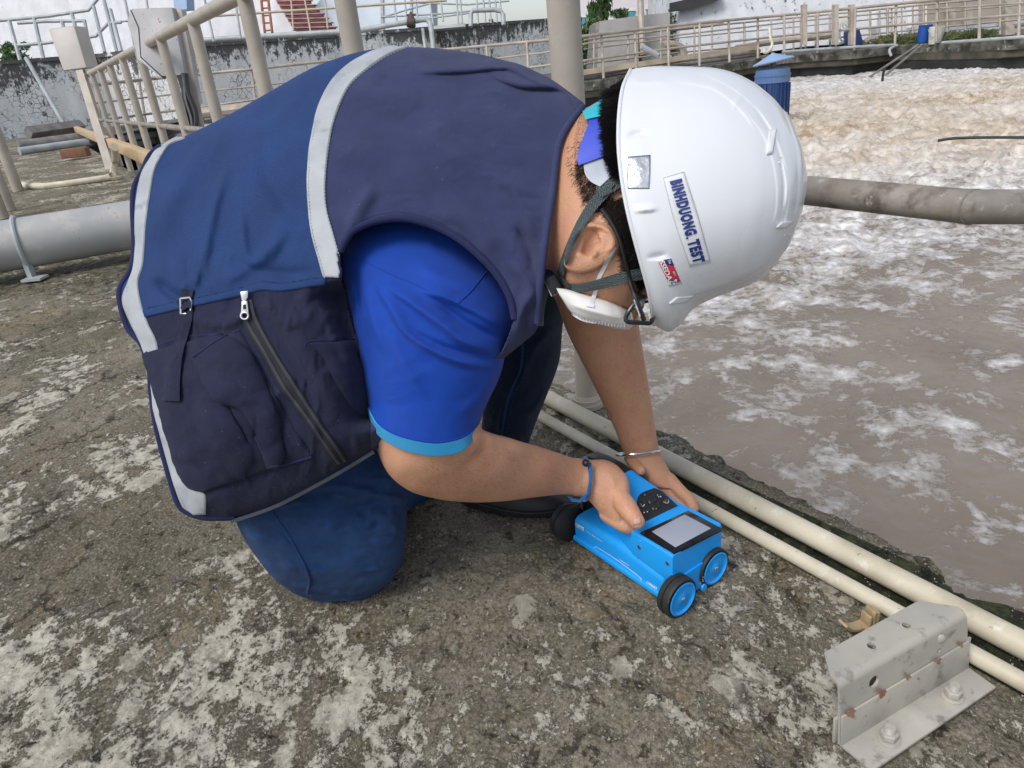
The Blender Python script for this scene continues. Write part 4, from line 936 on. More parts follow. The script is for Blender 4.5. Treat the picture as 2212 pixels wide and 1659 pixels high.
# pipes and clutter between fence and wall (left)
for i, (L, r_, mt, lb) in enumerate((([(250, 283), (420, 262), (620, 236)], .14, 'galv_dark', 'brown pipe low before the mouldy wall behind the railing'), ([(255, 300), (440, 276), (620, 252)], .11, 'galv', 'bluish pipe running along the ground behind the railing'), ([(430, 245), (540, 232), (640, 218)], .16, 'post_far', 'beige duct low on the mouldy wall'), ([(258, 318), (430, 288), (600, 262)], .09, 'galv_dark', 'lowest dark pipe behind the railing on the left'))):
    bgtube('bank_pipe', L, 0, r_, M[mt], lb, dd=lambda x: BDX(x)+.2-.3*i)
bgtube('sloping_conduit', [(56, 125), (90, 185), (142, 275)], 19, .05, M['galv'], 'thin grey conduit sloping down the mouldy wall, left', dd=lambda x: 17.5)

# ================================================================== STEEL BRACKET
br = empty('steel_bracket', tuple(G(1950, 1540))); tag(br, 'grey bent steel bracket bolted to the deck at the lower right', 'bracket')
pA, pB, pC, pD = G(1813, 1609, .004), G(1884, 1668, .004), G(2151, 1487, .004), G(2087, 1441, .004)
wl = pD-pA; wl /= np.linalg.norm(wl); perp = np.cross([0, 0, 1.], wl); perp = perp if perp@(pB-pA) > 0 else -perp; ez_ = np.array([0, 0, 1.])
plate = MB().prism([q-[0, 0, .002] for q in (pA, pB, pC, pD)], [q+[0, 0, .003] for q in (pA, pB, pC, pD)]).build('base_plate', M['bracket'], None, bevel=.0012); child(plate, br)
ZB = .100
a0, a1 = pA+perp*.001, pD+perp*.001
T0, T1 = G(1816, 1479, ZB), G(2091, 1324, ZB)
F1, F2, F3 = G(1783, 1456, ZB), G(1777, 1411, ZB), G(1992, 1293, ZB); F4 = G(2058, 1296, ZB)
th_ = .0035
def bolean(o, cuts):
    for c in cuts:
        md = o.modifiers.new('cut', 'BOOLEAN'); md.object = c; md.operation = 'DIFFERENCE'; md.solver = 'EXACT'
    dg = bpy.context.evaluated_depsgraph_get(); me = bpy.data.meshes.new_from_object(o.evaluated_get(dg)); mt = list(o.data.materials)
    o.modifiers.clear(); o.data = me
    for c in cuts: bpy.data.objects.remove(c)
    me.polygons.foreach_set('use_smooth', [True]*len(me.polygons)); me.set_sharp_from_angle(angle=radians(35)); return o
# one bent sheet: section along the length, with a rounded bend
def bent(s):
    bot = a0+(a1-a0)*s; top = T0+(T1-T0)*s; top = top-[0, 0, 0]
    inn = (F1*(1-s)+F4*s)
    return bot, top, inn
secs = []
NS = 30
for i in range(NS+1):
    s = i/NS; bot, top, inn = bent(s)
    away = -perp; Rb = .010
    pts = [bot, bot+(top-bot)*.35, bot+(top-bot)*.7, top-ez_*Rb]
    for t in np.linspace(.15, 1, 7)*pi/2: pts.append(top-ez_*Rb+ez_*Rb*sin(t)+away*Rb*(1-cos(t)))
    # far edge of the flange at this s, following the chamfered outline
    e0 = F2+(F3-F2)*np.clip((s-.0)/.9, 0, 1)
    dist = float((e0-top)@away)
    ch0 = np.clip(s/.10, 0, 1); ch1 = np.clip((1-s)/.14, 0, 1)
    dd_ = dist*(.35+.65*ch0)*(.30+.70*ch1)
    pts += [top+away*(Rb+(dd_-Rb)*.5), top+away*dd_]
    secs.append(pts)
secs = np.array(secs); k_ = secs.shape[1]
nrm = []
outer = secs+perp*0
V = []
for row in secs:
    g_ = np.gradient(row, axis=0); nn_ = np.cross(g_, wl); nn_ /= np.linalg.norm(nn_, axis=1)[:, None]; 
    if nn_[0]@perp < 0: nn_ = -nn_
    V.append(np.concatenate([row, (row-nn_*th_)[::-1]]))
V = np.array(V); nv_ = V.shape[1]
web = mk('bent_sheet', V.reshape(-1, 3), grid_faces(NS+1, nv_, True)+[tuple(range(nv_))[::-1], tuple(range(NS*nv_, NS*nv_+nv_))], M['bracket'], None)
bm = bmesh.new(); bm.from_mesh(web.data); bmesh.ops.recalc_face_normals(bm, faces=bm.faces); bm.to_mesh(web.data); bm.free()
def plane_hit(x, y, p0, n0):
    k = ray(x, y); t = ((p0-C0)@n0)/(k@n0); return C0+t*k
cuts = []
for (x, y, rr_) in ((1882.5, 1395, .0052), (1958, 1350.5, .0052)):
    g = G(x, y, ZB); cuts.append(MB().tube([g-[0, 0, .02], g+[0, 0, .02]], rr_, 20).build('c', None))
wn = np.cross(wl, (T0-a0)/np.linalg.norm(T0-a0)); wn = wn if wn@perp > 0 else -wn
g = plane_hit(1888, 1473, (T0+a0)/2, wn); cuts.append(MB().tube([g-wn*.02, g+wn*.02], .0085, 24).build('c', None))
g2 = plane_hit(2028, 1405, (T0+a0)/2, wn); cuts.append(MB().tube([g2-wn*.02, g2+wn*.02], .0035, 12).build('c', None))
bolean(web, cuts); child(web, br)
# lower angle leaf, welded on, 2 mm proud
q = [a0+perp*.0025, a1+perp*.0025, a1+(T1-a1)*.52+perp*.0025, a0+(T0-a0)*.50+perp*.0025]
o = MB().prism([v_-perp*.0022 for v_ in q], [v_+perp*.0006 for v_ in q]).build('angle_leaf', M['bracket'], None, bevel=.0008); child(o, br)
# back leaf edge seen left
q = [pA-perp*.0045-wl*.004, pA-perp*.0045+wl*.24, pA-perp*.0045+wl*.24+ez_*.045, pA-perp*.006-wl*.005+ez_*.04]
o = MB().prism(q, [v_-perp*.0035 for v_ in q]).build('back_leaf', M['bracket'], None, bevel=.0008); child(o, br)
# weld/rust blotches, each a shallow smear of its own
for (x, y, w_, h_) in ((1838, 1540, 17, 14), (1905, 1497, 14, 15), (1961, 1461, 9, 12), (2026, 1428, 12, 11), (2076, 1392, 8, 12), (1984, 1466, 4, 4)):
    mb = MB(); n_ = 26; c_ = []
    for k in range(n_):
        a_ = 2*pi*k/n_; rr_ = 1+.28*sin(3*a_+x)+.18*sin(5*a_+y)+.1*rng.normal(); px1, py1 = x+w_*.62*rr_*cos(a_)*cos(-.5)-h_*.62*rr_*sin(a_)*sin(-.5), y+w_*.62*rr_*cos(a_)*sin(-.5)+h_*.62*rr_*sin(a_)*cos(-.5)
        c_.append(plane_hit(px1, py1, a0+perp*.0036, wn))
    cen = sum(c_)/n_+wn*.0004
    mb.add(c_+[cen], [(k, (k+1) % n_, n_) for k in range(n_)]); o = mb.build('rust_spot', M['rust'], None, smooth=True); child(o, br)
# paint drip nub near the small hole
g = plane_hit(2031, 1380, (T0+a0)/2+perp*.0, wn); bm = bmesh.new(); bmesh.ops.create_icosphere(bm, subdivisions=3, radius=.0068); me = bpy.data.meshes.new('x'); bm.to_mesh(me); bm.free()
me.transform(Matrix.Translation(Vector(g)) @ Matrix.Diagonal((1, .5, 1.1, 1))); o = link('welded_nub', me, None, M['bracket']); child(o, br)
# anchor bolts
for (x, y) in ((1920, 1594), (2058, 1502)):
    g = G(x, y, .009); g[2] = .0072; fx = []
    mb = MB(); mb.tube([g, g+[0, 0, .0016], g+[0, 0, .0017], g+[0, 0, .0028]], [.0135, .0135, .0125, .012], 32); o = mb.build('washer', M['bracket'], None, bevel=0, smooth=True); o.data.set_sharp_from_angle(angle=radians(40)); child(o, br)
    mb = MB(); mb.tube([g+[0, 0, .003], g+[0, 0, .0038], g+[0, 0, .0115], g+[0, 0, .0125]], [.0095, .0105, .0105, .0092], 6); o = mb.build('nut', M['bracket'], None, bevel=.0004); child(o, br)
    z_ = np.linspace(.012, .021, 19); mb = MB(); mb.tube([g+[0, 0, v_] for v_ in z_], [.0056+.0005*(i % 2) for i in range(19)], 20); o = mb.build('stud', M['bracket'], None, smooth=True); child(o, br)
# broken pipe clip
cl = empty('pipe_clip', tuple(G(1868, 1355))); tag(cl, 'broken tan plastic pipe clip lying beside the thin pipe', 'pipe clip')
M['clip'] = simple('aged_tan_plastic', (.42, .32, .18), .5, (.33, .24, .13), 60)
g0 = G(1862, 1356, .0); vx = G(1890, 1345)-G(1862, 1356); vx[2] = 0; vx /= np.linalg.norm(vx); vy = np.cross(ez_, vx)
arcp = [g0-vx*.004+vx*-.034*sin(t)+ez_*(.006+.022*(1-cos(t))*1.1) for t in np.linspace(0, 1.25, 10)]
mb = MB()
for i in range(9): mb.box((arcp[i]+arcp[i+1])/2, .0028, .008, .0018, [(arcp[i+1]-arcp[i])/np.linalg.norm(arcp[i+1]-arcp[i]), vy, np.cross((arcp[i+1]-arcp[i])/np.linalg.norm(arcp[i+1]-arcp[i]), vy)])
o = mb.build('clip_arm', M['clip']); child(o, cl)
for dx, hz_ in ((.006, .012), (.013, .015), (.019, .014)):
    o = MB().box(g0+vx*dx+ez_*hz_, .002, .009, hz_, [vx, vy, ez_]).build('clip_tooth', M['clip'], None, bevel=.0006); child(o, cl)
o = MB().box(g0+vx*.010+ez_*.003, .014, .010, .003, [vx, vy, ez_]).build('clip_base', M['clip'], None, bevel=.0008); child(o, cl)
# loose chips and grit on the deck
M['chip'] = simple('cement_chip', (.34, .32, .27), .9, (.26, .24, .2), 60)
mb = MB()
for i in range(4200):
    y = 480+1180*rng.random()**.6; x = rng.uniform(-20, 2212)
    if x > edge_x(np.array([y]))[0]-20: continue
    if 1740 < x < 2180 and 1290 < y < 1659: continue
    p0 = G(x, y); s_ = rng.uniform(.0006, .0018)*(1+.9*(rng.random() < .06)); Vc = []
    for k in range(7): Vc.append(p0+rng.normal(size=3)*s_*np.array([.8, .8, .35])+[0, 0, s_*.6])
    Vc = np.array(Vc); mb.add(Vc, [(0, 1, 2), (0, 2, 3), (1, 4, 2), (2, 5, 3), (4, 5, 2), (0, 3, 6), (1, 0, 6)])
tag(mb.build('cement_grit', M['chip']), 'pale cement crumbs scattered over the deck', 'grit', kind='stuff')
# ================================================================== SCANNER
M['cyan'] = simple('bright_blue_plastic', (.006, .31, .82), .42, (.010, .33, .84), 6, bscale=500, bdist=.00008)
M['rubber'] = simple('black_rubber', (.012, .012, .013), .65, (.022, .021, .02), 30, spots=[((.10, .09, .075), 160, .66, .72)])
M['blackplastic'] = simple('black_plastic', (.012, .012, .014), .38, (.018, .018, .02), 20)
M['glass_black'] = simple('screen_bezel', (.010, .011, .014), .12)
M['lcd'] = simple('grey_display', (.30, .33, .40), .22, (.34, .365, .43), 3)
M['print'] = simple('white_print', (.75, .80, .85), .5)
M['chrome'] = simple('bright_screw', (.55, .55, .56), .25, metal=.9)
FLp, FRp, RLp = G(1474, 1332), G(1562, 1281), G(1236, 1168)
DX = FLp-RLp; DX /= np.linalg.norm(DX); DZ = np.array([0, 0, 1.]); DY = np.cross(DZ, DX); AXD = np.array([DX, DY, DZ])
def D3(x, y, z): return FLp+DX*x+DY*y+DZ*z
dev = empty('rebar_scanner', tuple(D3(-.13, .045, 0))); tag(dev, 'bright blue wheeled rebar scanner held against the deck by both hands', 'scanner')
def dbox(name, x0, x1, y0, y1, z0, z1, mat, bev=.004, seg=3, par=None):
    o = MB().box(D3((x0+x1)/2, (y0+y1)/2, (z0+z1)/2), (x1-x0)/2, (y1-y0)/2, (z1-z0)/2, AXD).build(name, mat, None, bevel=bev, seg=seg); child(o, par or dev); return o
def dloft(name, secs_, mat, bev=0, par=None):
    """secs_: list of lists of local points (same count)"""
    k = len(secs_); n_ = len(secs_[0]); V = [D3(*p) for s_ in secs_ for p in s_]
    o = mk(name, V, grid_faces(k, n_, True)+[tuple(range(n_))[::-1], tuple(range((k-1)*n_, k*n_))], mat)
    bm = bmesh.new(); bm.from_mesh(o.data); bmesh.ops.recalc_face_normals(bm, faces=bm.faces)
    if bev:
        ed = [e for e in bm.edges if len(e.link_faces) == 2 and e.calc_face_angle() > .5]
        bmesh.ops.bevel(bm, geom=ed, offset=bev, segments=3, affect='EDGES', profile=.5, clamp_overlap=True)
    bm.to_mesh(o.data); bm.free(); o.data.set_sharp_from_angle(angle=radians(40)); child(o, dev if par is None else par); return o
def rsec(x, y0, y1, z0, z1, r, n=5, top_r=None):       # rounded section in y-z at x
    tr_ = top_r or r; P_ = []
    for (cy, cz, a0_, rr_) in ((y0+r, z0+r, pi, r), (y1-r, z0+r, 1.5*pi, r), (y1-tr_, z1-tr_, 0, tr_), (y0+tr_, z1-tr_, .5*pi, tr_)):
        for t in np.linspace(0, pi/2, n): P_.append((x, cy+rr_*cos(a0_+t), cz+rr_*sin(a0_+t)))
    return P_
xs_ = [-.250, -.247, -.20, -.17, -.14, -.10, -.06, -.040, -.036]
ins = [.003, 0, 0, 0, 0, 0, 0, 0, .003]
zt_ = [.055, .058, .058, .060, .061, .058, .054, .053, .050]
body = dloft('lower_body', [rsec(x, 0+i, .092-i, .009+i, z, .010, 5, .013) for x, i, z in zip(xs_, ins, zt_)], M['cyan'])
lip = dloft('side_rail', [rsec(x, -.005, .02, .008, .020, .004) for x in (-.248, -.245, -.042, -.038)], M['cyan'])
# shoulder flowing from the lower body up into the head
dloft('shoulder', [rsec(x, y0, .086, .045, z, .006, 5, .011) for x, y0, z in ((-.235, .045, .058), (-.21, .030, .066), (-.18, .020, .074), (-.15, .012, .082), (-.12, .006, .088), (-.095, .003, .09))], M['cyan'])
# head block: screen end
head = dloft('screen_housing', [rsec(x, y0, y1, z0, z1, r_, 5, r_) for x, y0, y1, z0, z1, r_ in
    ((-.110, .004, .112, .060, .100, .004), (-.107, .001, .1145, .056, .103, .003), (-.024, -.001, .1155, .052, .1045, .0028), (-.020, .001, .1135, .054, .1025, .004))], M['cyan'])
dloft('front_block', [rsec(x, .016, .088, .010, .056, .005) for x in (-.05, -.020, -.017)], M['cyan'])
# neck with keypad, rising to the handle
neck = dloft('keypad_neck', [rsec(x, y0, y1, z0, z1, r_, 5, r_) for x, y0, y1, z0, z1, r_ in
    ((-.100, .004, .113, .080, .1035, .006), (-.112, .006, .112, .082, .1075, .008), (-.130, .014, .106, .090, .118, .009), (-.150, .026, .096, .100, .132, .010), (-.168, .035, .088, .110, .1435, .011), (-.182, .039, .084, .117, .151, .012))], M['cyan'])
dloft('handle', [rsec(x, y0, y1, z0, z1, .009, 5, .010) for x, y0, y1, z0, z1 in
    ((-.181, .041, .083, .119, .152), (-.20, .042, .082, .126, .156), (-.235, .043, .081, .130, .158), (-.262, .043, .081, .126, .154), (-.276, .044, .080, .112, .146), (-.282, .045, .079, .085, .130), (-.276, .046, .078, .055, .112))], M['blackplastic'])
dloft('handle_foot', [rsec(x, .046, .078, .030, z, .006) for x, z in ((-.279, .07), (-.25, .075), (-.235, .056))], M['blackplastic'])
def wheel(xf, yc, zc, w_, r_, dirn=1):
    R_ = lambda x, rr_, n_=44: None
    xs2 = [-.0042, -.0010, -.001, -.0035, -.0045, -.0055, -.011, -.012, -.0135, -.0145, -.021, -.0225, -w_]
    rs2 = [.85, .86, .955, .995, 1, 1, 1, .93, .93, 1, 1, .985, .92]
    o = MB().rev(D3(xf, yc, zc), DX*dirn, list(zip(xs2, [r_*k for k in rs2])), 56).build('tyre', M['rubber'], None, smooth=True); o.data.set_sharp_from_angle(angle=radians(35)); child(o, dev)
    rim = MB(); prof = [(.0004, .845), (.0012, .80), (.0012, .76), (-.0006, .72), (-.0018, .68), (-.0020, .30), (-.0005, .24), (.0002, .20)]
    V = []; n_ = 48
    for x, rr_ in prof:
        for k in range(n_): a_ = 2*pi*k/n_; V.append(D3(xf+dirn*x, yc+rr_*r_*cos(a_), zc+rr_*r_*sin(a_)))
    rim.add(V, grid_faces(len(prof), n_, True)+[tuple(range((len(prof)-1)*n_, len(prof)*n_))]); o2 = rim.build('rim', M['cyan'], None, smooth=True); child(o2, o); o2.parent = o; o2.matrix_parent_inverse = Matrix.Identity(4)
    o3 = MB().tube([D3(xf+dirn*x, yc, zc) for x in (-.001, .0015, .0028, .0032)], [.0042, .0042, .003, .001], 16).build('hub_screw', M['chrome'], None, smooth=True); o3.parent = o
    return o
WR = .0335
wheel(0.0, .001, WR, .024, WR); wheel(-.012, .092, WR, .024, WR)
wheel(-.284, .003, WR, .024, WR, -1); wheel(-.284, .092, WR, .024, WR, -1)
bpy.context.view_layer.update()
dbv = bvh_of(*[o for o in dev.children if o.type == 'MESH'])
def devd(x, y, de=1.1):
    h_ = hit(dbv, x, y); return h_ if h_ else de
def on_dev(off):
    return lambda x, y: P(x, y, devd(x, y)-off)
# screen
def dquad(name, q, off, mat, th=.001, ns=6, nt2=6, bev=0):
    return child(patch(name, [q[0], q[3]], [q[1], q[2]], dbv, off, mat, None, ns, nt2, 0, skirt=.0006, smooth_=False), dev)
bez = [(1382, 1150), (1487, 1102), (1560, 1141), (1455, 1195)]
def dslab(name, q, z0, z1, mat, bev=.0006):
    o = MB().prism([G(x, y, z1)-[0, 0, z1-z0] for x, y in q], [G(x, y, z1) for x, y in q]).build(name, M[mat], None, bevel=bev); child(o, dev)
dslab('screen_bezel', bez, .100, .1060, 'glass_black', .0012)
dslab('display', [(1408, 1148), (1479, 1111), (1536, 1141), (1459, 1182)], .1050, .1064, 'lcd', .0002)
kp = child(patch('keypad', [(1412, 1055), (1385, 1066), (1376, 1082), (1380, 1106), (1392, 1128)], [(1414, 1055), (1428, 1061), (1441, 1072), (1454, 1084), (1464, 1093)], dbv, .0012, M['blackplastic'], None, 16, 12, 0, skirt=.0008, smooth_=False), dev)
o = child(patch('status_led', [(1383, 1168-0), (1383, 1169)], [(1384, 1168), (1384, 1169)], dbv, .0012, M['print'], None, 3, 3, 0, smooth_=False), dev); o.hide_render = False
# keys
def key(x0, y0, w_, h_):
    # key cell in the keypad's own slanted grid
    e1 = np.array([.893, -.450]); e2 = np.array([.52, .854])
    c_ = np.array([x0, y0]); q = [c_-e1*w_/2-e2*h_/2, c_+e1*w_/2-e2*h_/2, c_+e1*w_/2+e2*h_/2, c_-e1*w_/2+e2*h_/2]
    child(patch('key', [q[0], q[3]], [q[1], q[2]], dbv, .0030, M['blackplastic'], None, 5, 5, .0006, skirt=.002, smooth_=False), dev)
for (x, y, w_, h_) in ((1399, 1067, 20, 7), (1425, 1070, 14, 9), (1408, 1083, 17, 10), (1387, 1089, 13, 10), (1438, 1083, 15, 9), (1416, 1097, 18, 9), (1395, 1104, 14, 8)): key(x, y, w_, h_)
def dtext(name, s_, q, off=.0040, bold=.02, mat='print'):
    child(text_on(name, s_, q, on_dev(off), M[mat], None, bold), dev)
dtext('key_legend', 'ok', [(1431, 1062), (1419, 1069), (1424, 1078), (1434, 1068)][::1])
dtext('key_legend', 'C', [(1391, 1085), (1384, 1088), (1387, 1095), (1394, 1092)])
def dpoly(name, pts, off, mat='print'):
    V = [on_dev(off)(x, y) for x, y in pts]; o = mk(name, V, [tuple(range(len(V)))], M[mat], None, smooth=False); child(o, dev)
dpoly('key_legend', [(1405, 1085), (1412, 1083), (1409, 1079)], .0040); dpoly('key_legend', [(1413, 1095), (1420, 1093), (1418, 1100)], .0040)
dpoly('key_legend', [(1390, 1107), (1392, 1106), (1393, 1108), (1391, 1109)], .0040); dpoly('key_legend', [(1397, 1105), (1399, 1104), (1400, 1106), (1398, 1107)], .0040)
ring_ = [(1440.5+4.2*cos(a_), 1083+4.2*sin(a_)) for a_ in np.linspace(-1.0, 4.4, 16)]
o = MB().tube([on_dev(.0040)(x, y) for x, y in ring_], .00035, 5).build('key_legend', M['print'], None); child(o, dev)
o = MB().tube([on_dev(.0040)(x, y) for x, y in ((1440, 1078), (1441, 1084))], .00035, 5).build('key_legend', M['print'], None); child(o, dev)
# screws on the side, laser triangle and port on the front
def dscrew(x, y, nrm_, r_=.0042):
    c_ = on_dev(.0)(x, y); o = MB().tube([c_-nrm_*.001, c_+nrm_*.0006, c_+nrm_*.0009], [r_, r_, r_*.8], 20).build('side_screw', M['chrome'], None, smooth=True); child(o, dev)
    o = MB().tube([c_+nrm_*.0008, c_+nrm_*.0012], [r_*.45, r_*.45], 6).build('side_screw_socket', M['blackplastic'], None); child(o, dev)
dscrew(1381, 1182, -DY); dscrew(1442, 1217, -DY)
tri = [(1512, 1262), (1525, 1255), (1519, 1246)]
for a_, b2 in ((0, 1), (1, 2), (2, 0)):
    o = MB().tube([on_dev(.0004)(*tri[a_]), on_dev(.0004)(*tri[b2])], .0004, 5).build('warning_mark', M['print'], None); child(o, dev)
o = MB().tube([on_dev(.0004)(1518, 1251), on_dev(.0004)(1519, 1257)], .0005, 5).build('warning_mark', M['print'], None); child(o, dev)
c_ = on_dev(0)(1519, 1268); o = MB().tube([c_, c_+DX*.003, c_+DX*.0032, c_+DX*.0008], [.0058, .0055, .003, .003], 20).build('front_port', M['cyan'], None, smooth=True); child(o, dev)
o = MB().tube([c_+DX*.0009, c_+DX*.0016], .0029, 14).build('front_port_hole', M['blackplastic'], None); child(o, dev)
dtext('maker_lettering', 'LANGRY', [(1396, 1259), (1419, 1275), (1421, 1270), (1398, 1254)], .0006, .03)
dtext('side_lettering', 'Imaging Scan', [(1336, 1209), (1359, 1224), (1360, 1221), (1337, 1206)], .0006, .01)
dtext('side_lettering', 'Rebar Scan System', [(1266, 1149), (1301, 1172), (1302, 1169), (1267, 1146)], .0006, .01)
for L in ([(1284, 1184), (1287, 1181), (1330, 1208), (1383, 1248), (1384, 1255)],):
    o = MB().tube([on_dev(.0004)(x, y) for x, y in crs(L, np.linspace(0, 1, 20))], .0004, 5).build('side_line', M['print'], None); child(o, dev)
o = child(patch('model_badge', [(1243, 1129), (1243, 1137)], [(1261, 1140), (1261, 1148)], dbv, .0004, M['print'], None, 4, 6, 0, skirt=.0003, smooth_=False), dev)
dtext('badge_lettering', 'R 200', [(1244, 1136), (1259, 1147), (1259, 1142), (1245, 1131)], .0008, .02, 'cyan')
o = MB().tube([on_dev(-.0005)(1360, 1270), on_dev(.0005)(1360, 1270)], .0022, 12).build('side_hole', M['blackplastic'], None); child(o, dev)
# ================================================================== PERSON
def skin_mat():
    m, n, l, b = newmat('skin'); p = pos(n)
    a = ramp(n, l, noise(n, l, p, 9, 4), [(.35, 0.), (.65, 1.)]); col = mix(n, l, a, (.50, .255, .145), (.57, .31, .19))
    red = ramp(n, l, noise(n, l, p, 30, 5, .6), [(.45, 0.), (.7, .6)]); col = mix(n, l, red, col, (.49, .215, .145))
    fr = ramp(n, l, noise(n, l, p, 260, 3), [(.66, 0.), (.72, .4)]); col = mix(n, l, fr, col, (.26, .12, .075))
    at = n.new('ShaderNodeAttribute'); at.attribute_name = 'stubble'; hs_ = ramp(n, l, noise(n, l, p, 480, 3), [(.38, 0.), (.62, 1.)])
    col = mix(n, l, math(n, l, 'MULTIPLY', at.outputs['Fac'], hs_), col, (.03, .02, .017))
    l.new(col, b.inputs['Base Color']); b.inputs['Roughness'].default_value = .46; b.inputs['Specular IOR Level'].default_value = .45
    b.inputs['Subsurface Weight'].default_value = .12; b.inputs['Subsurface Radius'].default_value = (.012, .005, .003); b.inputs['Subsurface Scale'].default_value = .5
    vv = N(n, 'ShaderNodeTexVoronoi', Scale=620.); l.new(p, vv.inputs['Vector']); nb = bump(n, l, vv.outputs['Distance'], .0007, .8); nb = bump(n, l, noise(n, l, p, 160, 6, .65), .0011, .8, nb); l.new(nb, b.inputs['Normal']); return m
M['skin'] = skin_mat()
M['navy'] = fabric('navy_twill', (.024, .030, .080), (.036, .046, .115), .92, 900, .00035, 22, .0014, .07, True, .35)
M['navy_low'] = fabric('shaded_navy_twill', (.011, .013, .034), (.018, .021, .050), .92, 900, .00035, 22, .0024, .04, True, .35)  # same navy cloth, the weaker light low on the vest painted in
M['binding'] = fabric('navy_binding', (.010, .014, .055), (.015, .02, .07), .85, 900, .0003, 22, .001, .04)
def mesh_fabric():
    m, n, l, b = newmat('blue_sports_mesh'); uv = n.new('ShaderNodeUVMap').outputs[0]; p = pos(n)
    def dots(sc):
        mp = n.new('ShaderNodeMapping'); l.new(uv, mp.inputs[0]); mp.inputs['Rotation'].default_value = (0, 0, .6); mp.inputs['Scale'].default_value = (sc, sc, sc)
        a = N(n, 'ShaderNodeTexWave', Scale=1.0); a.bands_direction = 'X'; l.new(mp.outputs[0], a.inputs[0]); c = N(n, 'ShaderNodeTexWave', Scale=1.0); c.bands_direction = 'Y'; l.new(mp.outputs[0], c.inputs[0])
        return math(n, l, 'MULTIPLY', a.outputs['Fac'], c.outputs['Fac'])
    d = dots(120.)
    hole = ramp(n, l, d, [(.45, 0.), (.8, 1.)])
    base = mix(n, l, ramp(n, l, noise(n, l, p, 14, 6), [(.35, 0.), (.65, 1.)]), (.005, .028, .110), (.007, .037, .142))
    col = mix(n, l, math(n, l, 'MULTIPLY', hole, .42), base, (.004, .014, .055)); l.new(col, b.inputs['Base Color'])
    b.inputs['Roughness'].default_value = .72; b.inputs['Sheen Weight'].default_value = .06; b.inputs['Sheen Tint'].default_value = (.5, .65, 1, 1); b.inputs['Specular IOR Level'].default_value = .3
    nb = bump(n, l, d, -.0006, .9); l.new(bump(n, l, noise(n, l, p, 22, 4), .0012, .7, nb), b.inputs['Normal']); return m
M['mesh'] = mesh_fabric()
M['shirt'] = fabric('royal_blue_jersey', (.001, .036, .27), (.002, .050, .36), .66, 1500, .00018, 10, .001, .06)
M['cuff'] = fabric('cyan_ribbed_cuff', (.006, .27, .56), (.012, .33, .64), .75, 900, .0008, 12, 0, .2)
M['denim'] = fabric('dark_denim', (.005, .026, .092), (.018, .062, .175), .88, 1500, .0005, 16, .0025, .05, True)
M['denim_far'] = fabric('shaded_denim', (.004, .010, .030), (.007, .017, .045), .88, 1500, .0005, 16, .002, .1, True)  # same jeans; shade on the far leg put into a darker colour
M['tape'] = simple('silver_reflective_tape', (.29, .31, .33), .55, (.37, .39, .41), 22, (.35, .65), 60, .0007, spots=[((.25, .27, .30), 34, .60, .70)])
M['shoe'] = simple('black_shoe_rubber', (.010, .011, .013), .6, (.02, .021, .024), 40, spots=[((.09, .085, .07), 90, .66, .74)])
M['helmet'] = simple('white_helmet_shell', (.66, .68, .71), .26, (.60, .62, .65), 4, (.4, .7), spots=[((.50, .50, .49), 12, .66, .78), ((.40, .38, .34), 150, .735, .76)], coat=.25)
M['hair'] = simple('black_hair', (.008, .007, .008), .42, (.016, .013, .012), 60)
M['hairbrown'] = simple('dark_brown_hair', (.022, .013, .009), .45, (.012, .008, .006), 60)
M['mask'] = simple('white_mask_fabric', (.70, .69, .66), .85, (.62, .61, .58), 30, (.35, .65), 500, .0002)
M['maskband'] = simple('white_elastic', (.72, .72, .73), .7)
M['clipblue'] = simple('violet_blue_plastic', (.035, .065, .48), .4, (.04, .075, .52), 20)
M['clipcyan'] = simple('turquoise_plastic', (.02, .42, .52), .45)
M['clipgrey'] = simple('light_grey_plastic', (.36, .40, .46), .4)
M['glassframe'] = simple('black_glasses_frame', (.010, .010, .011), .3)
M['bluecord'] = fabric('blue_cord', (.01, .10, .30), (.015, .13, .36), .6, 1800, .0004, 40)
M['inkblue'] = simple('dark_blue_print', (.012, .03, .20), .45)
M['redprint'] = simple('red_print', (.55, .03, .05), .45)
M['stickerwhite'] = simple('glossy_white_sticker', (.72, .74, .76), .22)
M['foil'] = simple('silver_foil', (.62, .64, .65), .16, (.45, .48, .50), 40, (.4, .6), 30, .002, metal=.95)
M['nail'] = simple('thumb_nail', (.55, .33, .26), .3)
def strap_mat():
    m, n, l, b = newmat('grey_green_webbing'); uv = n.new('ShaderNodeUVMap').outputs[0]; s_ = n.new('ShaderNodeSeparateXYZ'); l.new(uv, s_.inputs[0])
    ab = math(n, l, 'ABSOLUTE', s_.outputs[1]); t = math(n, l, 'ADD', math(n, l, 'MULTIPLY', s_.outputs[0], 420.), math(n, l, 'MULTIPLY', math(n, l, 'PINGPONG', math(n, l, 'ADD', s_.outputs[1], .5), .25), 14.))
    w = math(n, l, 'SINE', math(n, l, 'MULTIPLY', t, 2.6)); f = ramp(n, l, math(n, l, 'MULTIPLY_ADD', w, .5), [(.35, 0.), (.6, 1.)])
    l.new(mix(n, l, f, (.032, .048, .052), (.085, .115, .12)), b.inputs['Base Color']); b.inputs['Roughness'].default_value = .7; l.new(bump(n, l, w, .0004), b.inputs['Normal']); return m
M['strap'] = strap_mat()

